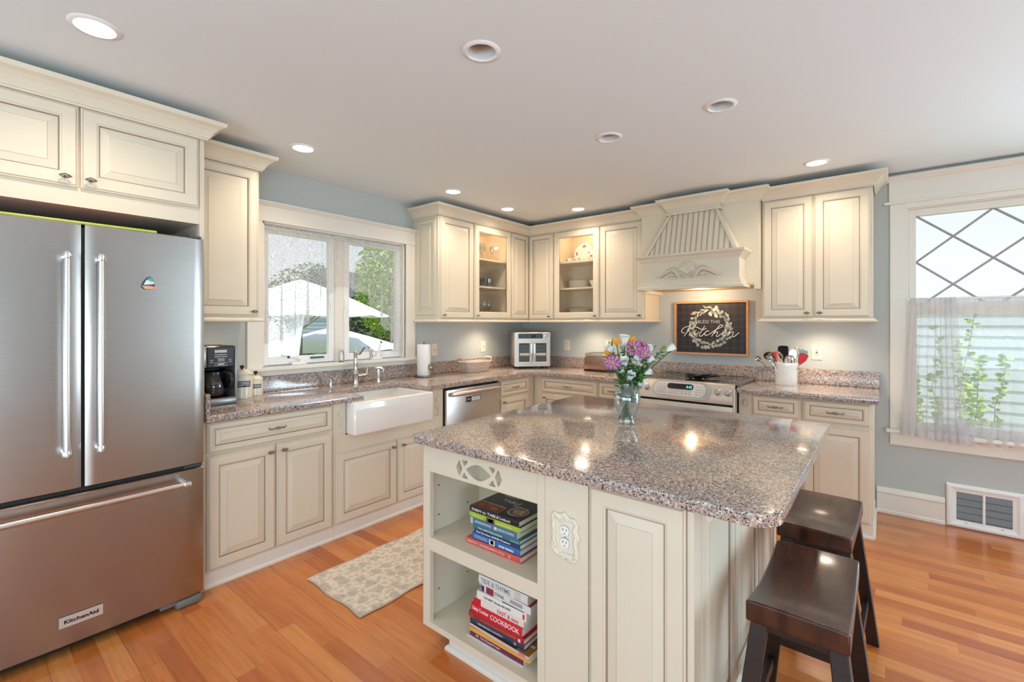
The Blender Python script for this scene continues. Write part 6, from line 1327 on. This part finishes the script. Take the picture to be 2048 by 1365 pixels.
# ------------------------------------------------------------------ kitchen sign
sg = thing('framed_sign', 'wood-framed dark plaid sign reading BLESS THIS Kitchen inside a leaf wreath', 'sign', (2.138, -.02, 1.347)); sx0, sx1, sz0, sz1 = 1.822, 2.454, 1.106, 1.588; fw_ = .017
boxes('wood_frame', FRAMEW, [(sx0, sx1, -.038, -.002, sz1-fw_, sz1), (sx0, sx1, -.038, -.002, sz0, sz0+fw_), (sx0, sx0+fw_, -.038, -.002, sz0+fw_, sz1-fw_), (sx1-fw_, sx1, -.038, -.002, sz0+fw_, sz1-fw_)], sg, b=.001)
def plaid():
    m, t, b = nodes('dark_plaid_board'); co = t.nodes.new('ShaderNodeTexCoord'); s = t.nodes.new('ShaderNodeSeparateXYZ'); t.links.new(co.outputs['Object'], s.inputs[0])
    f = []
    for o_ in (s.outputs[0], s.outputs[2]):
        fr_ = math_(t, 'FRACT', math_(t, 'DIVIDE', o_, .062)); f.append(math_(t, 'LESS_THAN', fr_, .42)); f.append(math_(t, 'LESS_THAN', math_(t, 'ABSOLUTE', math_(t, 'SUBTRACT', fr_, .7)), .02))
    k_ = math_(t, 'ADD', math_(t, 'ADD', math_(t, 'MULTIPLY', f[0], .35), math_(t, 'MULTIPLY', f[2], .35)), math_(t, 'MULTIPLY', math_(t, 'ADD', f[1], f[3]), .2))
    r = ramp(t, [(0, (.012, .014, .02)), (1, (.050, .036, .036))]); t.links.new(k_, r.inputs[0]); t.links.new(r.outputs[0], b.inputs['Base Color']); b.inputs['Roughness'].default_value = .6; return m
boxes('board', plaid(), [(sx0+fw_, sx1-fw_, -.020, -.003, sz0+fw_, sz1-fw_)], sg)
fs = FNY(-.0205); SC = .000412
def SP(px_, pz_, n=0): return fs(2.138+(px_-880)*SC, 1.347-(pz_-703)*SC, n)
LM = [cm((.30, .34, .30), .6), cm((.42, .45, .40), .6), cm((.58, .57, .46), .6), cm((.20, .27, .22), .6), cm((.36, .38, .36), .6)]
mb = MB(); rr = random.Random(5)
def leaf(px_, pz_, ang, L, w, m_, n):
    pts = [(L*(i/6-.5), w*sin(pi*i/6)**.8) for i in range(7)]+[(L*(.5-i/6), -w*sin(pi*i/6)**.8) for i in range(1, 6)]
    mb.poly([SP(px_+a*cos(ang)-b_*sin(ang), pz_+a*sin(ang)+b_*cos(ang), n) for a, b_ in pts], m_)
mb.tube([SP(870+395*cos(a), 700+395*sin(a), .0005) for a in [2*pi*i/60 for i in range(60)]], .0015, 4, m=3, closed=True)
nn = 74
for i in range(nn):
    a = 2*pi*i/nn; a += rr.uniform(-.05, .05); rad = 395+(1 if i % 2 else -1)*rr.uniform(10, 72); an = a+pi/2+(.7 if i % 2 else -.7)*rr.uniform(.2, 1.7)
    top = -2.6 < math.atan2(sin(a), cos(a)) < -1.35
    if top: leaf(870+rad*cos(a), 700+rad*sin(a), an, 130, 15, rr.choice((0, 1, 2, 1)), .0006+.00004*i)
    else: leaf(870+rad*cos(a), 700+rad*sin(a), an, rr.uniform(70, 110), rr.uniform(20, 38), rr.choice((0, 1, 4, 1, 3)), .0006+.00004*i)
for px_, pz_, an in ((975, 300, -.5), (890, 400, 1.2), (1005, 440, .9)): leaf(px_, pz_, an, 105, 36, 2, .004)
plabel(mb.build('leaf_wreath', LM, sg, fix=False), 'printed wreath of grey-green leaves')
text_mesh('BLESS THIS', .042, cm((.45, .45, .52), .5), fs, 2.138+(852-880)*SC, 1.347-(572-703)*SC, n=.0042, w=.190, parent=sg, ext=.0003)
def cat(p, k_=6):
    p = [p[0]]+list(p)+[p[-1]]; o = []
    for i in range(1, len(p)-2):
        a, b_, c_, d_ = (Vector(p[i+j]) for j in (-1, 0, 1, 2))
        for s_ in range(k_): u = s_/k_; o.append(.5*((2*b_)+(c_-a)*u+(2*a-5*b_+4*c_-d_)*u*u+(3*b_-a-3*c_+d_)*u**3))
    o.append(Vector(p[-2])); return o
mb = MB()
for S in ([(335, 812), (290, 815), (268, 780), (290, 730), (350, 690), (420, 665), (455, 650)], [(455, 655), (420, 740), (380, 810), (325, 890)], [(602, 565), (575, 640), (500, 715), (425, 748), (455, 800), (500, 885), (570, 935)],
    [(480, 717), (550, 685), (610, 692), (680, 728), (740, 742), (805, 712)], [(588, 752), (545, 820), (550, 858), (590, 850), (655, 785)], [(772, 662), (715, 755), (660, 845), (675, 888), (715, 872), (790, 800)], [(862, 780), (835, 762), (785, 800), (772, 845), (805, 868), (860, 845), (925, 800), (1010, 735), (1110, 690), (1145, 655), (1105, 638), (1045, 695), (965, 810), (915, 885)],
    [(930, 862), (990, 800), (1035, 790), (1030, 830), (1012, 865), (1030, 890), (1075, 862), (1130, 822), (1195, 800), (1222, 770), (1190, 752), (1140, 800), (1135, 855), (1175, 872), (1230, 840), (1270, 790), (1292, 762)], [(1292, 762), (1270, 820), (1240, 878)], [(1250, 862), (1305, 795), (1350, 785), (1345, 830), (1332, 865), (1352, 888), (1400, 860), (1468, 797)]):
    mb.tube([SP(q.x, q.y, .0050) for q in cat(S)], .0034, 6)
mb.build('script_lettering', cm((.82, .78, .74), .5), sg, smooth=True)
# ------------------------------------------------------------------ rug
def rugm():
    m, t, b = nodes('floral_rug_weave'); co = t.nodes.new('ShaderNodeTexCoord')
    def med(scale, off, fr1, lo, hi):
        mp = t.nodes.new('ShaderNodeMapping'); mp.inputs['Location'].default_value = off; t.links.new(co.outputs['Object'], mp.inputs[0])
        v = t.nodes.new('ShaderNodeTexVoronoi'); v.inputs['Scale'].default_value = scale; v.inputs['Randomness'].default_value = .75; v.voronoi_dimensions = '2D'; t.links.new(mp.outputs[0], v.inputs['Vector'])
        d = t.nodes.new('ShaderNodeVectorMath'); d.operation = 'SUBTRACT'; t.links.new(mp.outputs[0], d.inputs[0]); t.links.new(v.outputs['Position'], d.inputs[1])
        s = t.nodes.new('ShaderNodeSeparateXYZ'); t.links.new(d.outputs[0], s.inputs[0]); a = math_(t, 'ARCTAN2', s.outputs[1], s.outputs[0])
        w = math_(t, 'MULTIPLY', math_(t, 'SINE', math_(t, 'MULTIPLY', a, 12)), .045); dd = math_(t, 'ADD', v.outputs['Distance'], w)
        rg = math_(t, 'GREATER_THAN', math_(t, 'SINE', math_(t, 'MULTIPLY', dd, fr1)), .15); ins = math_(t, 'LESS_THAN', dd, hi)
        return math_(t, 'MULTIPLY', rg, ins)
    A = med(10.5, (0, 0, 0), 80, 0, .29); B = med(26, (3.3, 1.7, 0), 42, 0, .33)
    n = t.nodes.new('ShaderNodeTexNoise'); n.inputs['Scale'].default_value = 42; n.inputs['Detail'].default_value = 3; t.links.new(co.outputs['Object'], n.inputs['Vector'])
    vine = math_(t, 'LESS_THAN', math_(t, 'ABSOLUTE', math_(t, 'SUBTRACT', n.outputs['Fac'], .5)), .016)
    k_ = math_(t, 'MAXIMUM', math_(t, 'MULTIPLY', A, .75), math_(t, 'MAXIMUM', math_(t, 'MULTIPLY', B, .6), math_(t, 'MULTIPLY', vine, .55)))
    mx = t.nodes.new('ShaderNodeMixRGB'); mx.inputs[1].default_value = (.78, .69, .57, 1); mx.inputs[2].default_value = (.20, .18, .18, 1); t.links.new(k_, mx.inputs[0])
    t.links.new(mx.outputs[0], b.inputs['Base Color']); b.inputs['Roughness'].default_value = .9
    return m
rg = thing('runner_rug', 'cream floral runner rug with wavy edges on the floor before the sink', 'rug', (1.2, -2.4, 0))
rxa, rxb, rya, ryb = .945, 1.452, -3.125, -1.45
def rf(u, v, z_): 
    y_ = rya+(ryb-rya)*v; return (rxa+(rxb-rxa)*u+.006*sin(y_*17)*(1-u)+.004*sin(y_*23+1)*u+(-.03*(v-.0))*0, y_+.006*sin(u*11)*(1-v)-.0, z_+.0012*(1+sin(y_*21+u*3))+.001)
mb = MB(); mb.grid(lambda u, v: rf(u, v, .007), 20, 70); o = mb.build('pile', rugm(), rg, smooth=180, fix=False)
mb = MB(); E = [rf(i/20, 0, .004) for i in range(21)]+[rf(1, i/70, .004) for i in range(1, 71)]+[rf(1-i/20, 1, .004) for i in range(1, 21)]+[rf(0, 1-i/70, .004) for i in range(1, 70)]
mb.tube(E, .0048, 6, closed=True); mb.build('bound_edge', mat('beige_binding', (.50, .43, .36), .9), rg, smooth=True)
# ------------------------------------------------------------------ things behind the glass doors
def glasses(kind):
    mb = MB()
    if kind == 'wine': mb.lathe([(.030, 0), (.030, .0015), (.006, .004), (.0035, .01), (.0032, .07), (.008, .078), (.026, .095), (.034, .125), (.030, .165), (.0290, .165), (.033, .125), (.025, .096), (0, .080)], 24)
    elif kind == 'flute': mb.lathe([(.028, 0), (.028, .0015), (.005, .004), (.0032, .01), (.0032, .075), (.012, .085), (.022, .115), (.023, .18), (.022, .18), (.021, .115), (0, .084)], 24)
    else: mb.lathe([(.0, 0), (.028, 0), (.032, .01), (.040, .05), (.043, .085), (.0415, .085), (.038, .05), (.030, .012), (0, .010)], 24, wob=lambda a: 1+.045*cos(12*a))
    return mb
MG = {k_: glasses(k_).mesh(k_+'_glass', CRYSTAL, True) for k_ in ('wine', 'flute')}
MG['cut'] = glasses('cut').mesh('cut_glass', glass('cut_crystal', (.62, .66, .72), 2.2, .05, .10), 20)
def gl(kind, name, label, group, x, y, z_, s=1):
    o = bpy.data.objects.new(name, MG[kind]); C.objects.link(o); o.location = (x, y, z_); o.scale = (s, s, s); W[o.name] = o.matrix_world.copy(); tag(o, label, 'glass', group)
for x, y in ((.08, -.98), (.18, -1.02), (.11, -.90), (.22, -.95), (.10, -.82)): gl('wine', 'wine_glass', 'stemmed wine glass on the top shelf behind the glass door near the sink window', 'wine glasses on the top shelf', x, y, 2.0255)
gl('flute', 'champagne_flute', 'tall champagne flute apart from the wine glasses on the top shelf', 'flutes on the top shelf', .17, -.755, 2.0255, .95)
for x, y in ((.10, -.99), (.21, -1.03), (.09, -.89), (.20, -.93), (.09, -.79), (.19, -.83)): gl('cut', 'cut_glass_tumbler', 'patterned cut-glass tumbler in the row on the middle glass-door shelf', 'cut-glass tumblers on the middle shelf', x, y, 1.7555, 1.05)
for x, y in ((.10, -.99), (.20, -1.03), (.12, -.87), (.21, -.92), (.14, -.77)): gl('wine', 'wine_glass', 'stemmed glass on the bottom shelf of the glassware cabinet', 'stemmed glasses on the bottom shelf', x, y, 1.4555, .95)
CHINA = mat('ivory_china', (.84, .80, .72), .15, coat=.4); ROSE = mat('rose_decal', (.45, .05, .08), .3); ROSEL = mat('rose_leaf_decal', (.18, .22, .14), .3)
mb = MB(); mb.lathe([(0, .004), (.05, .004), (.055, 0), (.06, .004), (.085, .010), (.108, .018), (.109, .020), (.085, .0125), (.055, .007), (0, .007)], 48, wob=lambda a: 1+.018*abs(cos(6*a))); PL = mb.mesh('plate', CHINA, True)
def plates(n, x, y, z_, label, group, s=1):
    for i in range(n):
        o = bpy.data.objects.new('dinner_plate', PL); C.objects.link(o); o.location = (x+R.uniform(-.002, .002), y+R.uniform(-.002, .002), z_+.0082*i*1.35*s); o.rotation_euler = (0, 0, R.uniform(0, 3)); o.scale = (s, s, s); tag(o, label, 'plate', group)
plates(6, .87, -.155, 1.756, 'white scalloped plate in the stack on the middle china shelf', 'plates stacked on the middle china shelf', 1.0)
plates(6, .88, -.155, 1.4555, 'white plate in the stack on the bottom china shelf', 'plates stacked on the bottom china shelf', 1.1)
mb = MB(); mb.lathe([(0, 0), (.028, 0), (.03, .006), (.055, .045), (.062, .07), (.060, .07), (.052, .045), (.026, .009), (0, .008)], 32, (1.062, -.17, 1.756)); tag(mb.build('soup_bowl', CHINA, None, (1.062, -.17, 1.756), smooth=True), 'white bowl beside the plate stack on the middle china shelf', 'bowl')
def decal(mb, c_, nrm, up, s, seed):
    r = random.Random(seed); n_ = Vector(nrm).normalized(); r_ = n_.cross(Vector(up)).normalized(); u_ = r_.cross(n_)
    for k_ in range(7):
        a = r.uniform(0, 6.28); rad = s*r.uniform(.1, .75); cc = Vector(c_)+r_*rad*cos(a)+u_*rad*sin(a)+n_*(.0006+.0001*k_); q = s*r.uniform(.28, .45); mt_ = 0 if k_ < 4 else 1
        mb.poly([cc+r_*q*cos(b_)*(1 if mt_ == 0 else .5)+u_*q*sin(b_) for b_ in [2*pi*i/9 for i in range(9)]], mt_)
sp_ = thing('display_plate', 'large rose-patterned plate standing upright on the top china shelf', 'plate', (.86, -.06, 2.026)); tilt = Matrix.Translation((.870, -.062, 2.133)) @ Matrix.Rotation(radians(78), 4, 'X')
mb = MB(); mb.M = tilt; mb.lathe([(0, .004), (.05, .004), (.06, .004), (.085, .010), (.104, .018), (.105, .020), (.085, .0125), (.055, .007), (0, .007)], 48, wob=lambda a: 1+.02*abs(cos(6*a))); mb.build('plate_body', CHINA, sp_, smooth=True)
mb = MB(); mb.M = tilt
for k_, a in enumerate((1.6, 3.2, -.1, 4.8)): decal(mb, (.082*cos(a), .082*sin(a), .0145), (0, 0, 1), (0, 1, 0), .026, k_)
mb.build('rose_decal', [ROSE, ROSEL], sp_, fix=False)
tp = thing('teapot', 'rose-patterned white teapot with pointed lid on the top china shelf', 'teapot', (1.045, -.20, 2.026)); tx, ty, tz = 1.045, -.195, 2.0255
mb = MB(); mb.lathe([(0, 0), (.032, 0), (.034, .006), (.050, .03), (.052, .05), (.040, .075), (.032, .080), (0, .080)], 32, (tx, ty, tz)); mb.build('pot_body', CHINA, tp, smooth=True)
mb = MB(); mb.lathe([(.038, .078), (.030, .090), (.012, .100), (.006, .106), (.009, .112), (.003, .120), (0, .121)], 24, (tx, ty, tz)); mb.build('lid', CHINA, tp, smooth=True)
mb = MB(); mb.tube([(tx-.045, ty, tz+.03), (tx-.065, ty, tz+.045), (tx-.075, ty, tz+.070), (tx-.088, ty, tz+.085)], [.012, .009, .007, .006], 10); mb.build('spout', CHINA, tp, smooth=True)
mb = MB(); mb.tube([(tx+.042, ty, tz+.068), (tx+.07, ty, tz+.072), (tx+.078, ty, tz+.045), (tx+.05, ty, tz+.025)], .005, 8); mb.build('handle', CHINA, tp, smooth=True)
mb = MB(); decal(mb, (tx+.01, ty-.0535, tz+.045), (0, -1, 0), (0, 0, 1), .022, 9); mb.build('rose_decal', [ROSE, ROSEL], tp, fix=False)
for i, (x, y, lab) in enumerate(((.775, -.22, 'rose-patterned teacup at the hinge side of the top china shelf'), (.862, -.21, 'rose-patterned small creamer in the middle of the top china shelf'), (.925, -.22, 'rose-patterned teacup just before the teapot'))):
    t = thing('teacup', lab, 'teacup', (x, y, 2.0255), 'rose china cups on the top shelf'); mb = MB(); mb.lathe([(0, 0), (.016, 0), (.018, .004), (.030, .025), (.034, .045), (.033, .045), (.028, .025), (.014, .005), (0, .005)], 28, (x, y, 2.0255)); mb.build('cup', CHINA, t, smooth=True)
    mb = MB(); mb.tube([(x+.031, y, 2.064), (x+.046, y, 2.060), (x+.046, y, 2.045), (x+.028, y, 2.040)], .003, 6); mb.build('handle', CHINA, t, smooth=True)
    mb = MB(); decal(mb, (x+.004, y-.0325, 2.0505), (0, -1, .25), (0, 0, 1), .014, 20+i); mb.build('rose_decal', [ROSE, ROSEL], t, fix=False)
# ------------------------------------------------------------------ outdoors
GND = -1.25
def grassm(): 
    m = mat('lawn_green', (.17, .27, .07), .9, var=.4, vscale=3); return m
struct(boxes('lawn', grassm(), [(-45, -.6, -30, 45, GND-.1, GND), (-.6, 40, 1.0, 45, GND-.1, GND)]))
CANV = mat('white_canvas', (.86, .85, .83), .8)
def umbrella(label, x, y, apex, rim, rad):
    t = thing('patio_umbrella', label, 'umbrella', (x, y, GND), 'patio umbrellas outside the sink window')
    mb = MB(); n = 8
    def p(k_, v): a = 2*pi*k_/n+.3; r = rad*v; return (x+r*cos(a), y+r*sin(a), apex-(apex-rim)*v**1.15)
    for k_ in range(n):
        mb.grid(lambda u, v: tuple((Vector(p(k_, v)).lerp(Vector(p(k_+1, v)), u))+Vector((0, 0, -.03*v*sin(pi*u)))), 4, 6)
    mb.build('canopy', CANV, t, smooth=30, fix=False)
    mb = MB(); mb.tube([(x, y, GND), (x, y, apex+.05)], .025, 10); mb.build('pole', mat('wooden_pole', (.25, .18, .13), .6), t, smooth=True)
    mb = MB()
    for k_ in range(n): a = Vector(p(k_, .98)); mb.tube([a-Vector((0, 0, .01)), Vector((x, y, apex-.05))], .010, 5); b_ = Vector(p(k_, .5)); mb.tube([b_, (x, y, rim-.25)], .009, 5)
    mb.build('rib', FRAMEW, t)
umbrella('white patio umbrella standing nearer the sink window, its wooden pole in view', -4.49, -.45, 2.15, 1.52, 1.5)
umbrella('white patio umbrella farther out and lower, across both window panes', -5.93, .96, 1.30, .86, 1.5)
def foliage(name, label, c_, s, n, lsz, mt_, cat_, seed, trunk=None, group=None):
    r = random.Random(seed); t = thing(name, label, cat_, (c_[0], c_[1], GND), group); mb = MB()
    for i in range(n):
        while True:
            q = Vector((r.uniform(-1, 1), r.uniform(-1, 1), r.uniform(-1, 1)))
            if .25 < q.length < 1: break
        p = Vector((c_[0]+q.x*s[0], c_[1]+q.y*s[1], c_[2]+q.z*s[2])); a, b_ = r.uniform(0, 6.28), r.uniform(-1, 1); d = Vector((cos(a), sin(a), b_)).normalized(); e = d.cross(Vector((r.uniform(-1, 1), r.uniform(-1, 1), 1))).normalized(); L = lsz*r.uniform(.6, 1.3)
        mb.poly([p-d*L, p+e*L*.55, p+d*L, p-e*L*.55])
    mb.build('foliage', mt_, t, fix=False)
    mb = MB(); mb.tube([(c_[0], c_[1], GND), (c_[0], c_[1], c_[2])], [trunk or .05, (trunk or .05)*.5], 8); mb.build('trunk', mat('bark', (.12, .09, .07), .9), t)
    return t
FD = mat('dark_hedge_green', (.055, .11, .03), .7, var=.4, vscale=4); FM = mat('mid_foliage_green', (.12, .20, .06), .7, var=.4, vscale=4); FY = mat('yellow_green_foliage', (.35, .50, .05), .7, var=.3, vscale=6)
def atd(px, d): r = (px-1024)/926.92; return (3.375+d*(-.6291+.7773*r), -4.377+d*(.7773+.6291*r))
for i, (px, d, z_, s, n, ls_, mt_, nm, lab, ct_) in enumerate(((722, 16.4, .9, (1.6, 1.0, 1.5), 5000, .10, FD, 'dark_hedge', 'dark green hedge between the two umbrella canopies outside the sink window', 'hedge'), (535, 10.5, -.05, (.8, .7, .85), 3200, .06, FY, 'yellow_green_shrub', 'bright yellow-green shrub low outside the sink window', 'shrub'),
    (625, 13.4, -.15, (.9, .6, .85), 3600, .07, FM, 'garden_shrub', 'green shrub row behind the umbrella pole outside the sink window', 'shrub'), (800, 11, .0, (.8, .6, .9), 3000, .07, FM, 'garden_shrub', 'green shrub beside the window frame edge outside the sink window', 'shrub'),
    (640, 26, 2.6, (2.2, 3, 2.2), 5500, .10, FM, 'tree', 'leafy tree rising beyond the umbrellas, seen through the lace', 'tree'), (780, 13.3, 2.5, (1.0, 1.0, 1.6), 6000, .065, FY, 'tree', 'yellow-green tree seen through the lace near the cabinets', 'tree'))):
    x, y = atd(px, d); foliage(nm, lab, (x, y, z_), s, n, ls_, mt_, ct_, i, .12, None)
x, y = atd(640, 20)
nh = thing('neighbour_house', 'blue-grey clapboard house wall beyond the umbrellas outside the sink window', 'house', (x, y, GND))
mb = MB(); 
for k_ in range(22): mb.box(x-2.8, x+2.2, y-.02*0, y+4, GND+k_*.16, GND+k_*.16+.15); mb.box(x-2.79, x+2.21, y-.01, y+4.01, GND+k_*.16, GND+k_*.16+.02)
mb.build('siding', mat('blue_grey_siding', (.42, .48, .54), .7), nh)
mb = MB(); mb.prism([(x-3.1, GND+3.5), (x+2.5, GND+3.5), (x-.3, GND+5.0)], lambda u, v, n: (u, y+n, v), -.2, 4.2); mb.build('roof', DGREY, nh)
# outside the lattice window
pf = thing('neighbour_house', 'white clapboard house wall across the yard behind the lattice window', 'house', (4.4, 8, GND)); FW = mat('white_fence_paint', (.80, .82, .84), .7)
mb = MB()
for k_ in range(15): mb.prism([(8.0, GND+k_*.2), (7.975, GND+k_*.2), (7.995, GND+k_*.2+.2), (8.0, GND+k_*.2+.2)], lambda u, v, n: (n, u, v), -1, 11)
mb.build('siding', FW, pf); boxes('eave_board', FW, [(-1, 11, 7.93, 8.0, 1.75, 1.90)], pf); boxes('wall', FW, [(-1, 11, 8.0, 8.2, GND, 1.90)], pf)
LV = mat('bright_vine_leaf', (.45, .62, .12), .55, var=.25, vscale=10)
def vine(label, x, y, z1, n, seed, spread=.16):
    r = random.Random(seed); t = thing('leafy_shrub', label, 'shrub', (x, y, GND), 'leafy shrubs outside the lattice window'); mb = MB(); ml = MB()
    for k_ in range(6):
        pts = [Vector((x+r.uniform(-.05, .05), y+r.uniform(-.05, .05), GND))]; a = r.uniform(0, 6.28); hh = z1-r.uniform(0, .5)
        for i in range(1, 12): pts.append(Vector((x+cos(a)*spread*(i/11)*1.5+r.uniform(-.03, .03), y+sin(a)*spread*(i/11)*1.5+r.uniform(-.03, .03), GND+(hh-GND)*i/11)))
        mb.tube(pts, [.005-.0003*i for i in range(12)], 6)
        for i in range(n):
            j = r.randint(5, 10); p = pts[j].lerp(pts[j+1], r.random()); b_ = r.uniform(0, 6.28); d = Vector((cos(b_), sin(b_), r.uniform(-.3, .5))).normalized(); e = d.cross(Vector((r.uniform(-1, 1), r.uniform(-1, 1), r.uniform(-.4, 1)))).normalized(); L = r.uniform(.035, .065)
            ml.poly([p, p+d*L*.35+e*L*.36, p+d*L*.75+e*L*.28, p+d*L, p+d*L*.75-e*L*.28, p+d*L*.35-e*L*.36])
    mb.build('branches', mat('shrub_bark', (.20, .16, .10), .8), t, smooth=True); ml.build('foliage', LV, t, fix=False)
vine('bright green leafy shrub close outside, nearest the inner edge of the lattice window', 3.66, .75, 1.50, 95, 1); vine('bright green leafy shrub just outside the lattice window behind the lace curtain', 3.86, 1.2, 1.15, 110, 2, .22); vine('taller bright green shrub farther from the wall outside the lattice window', 4.15, 1.6, 1.3, 90, 3, .25)
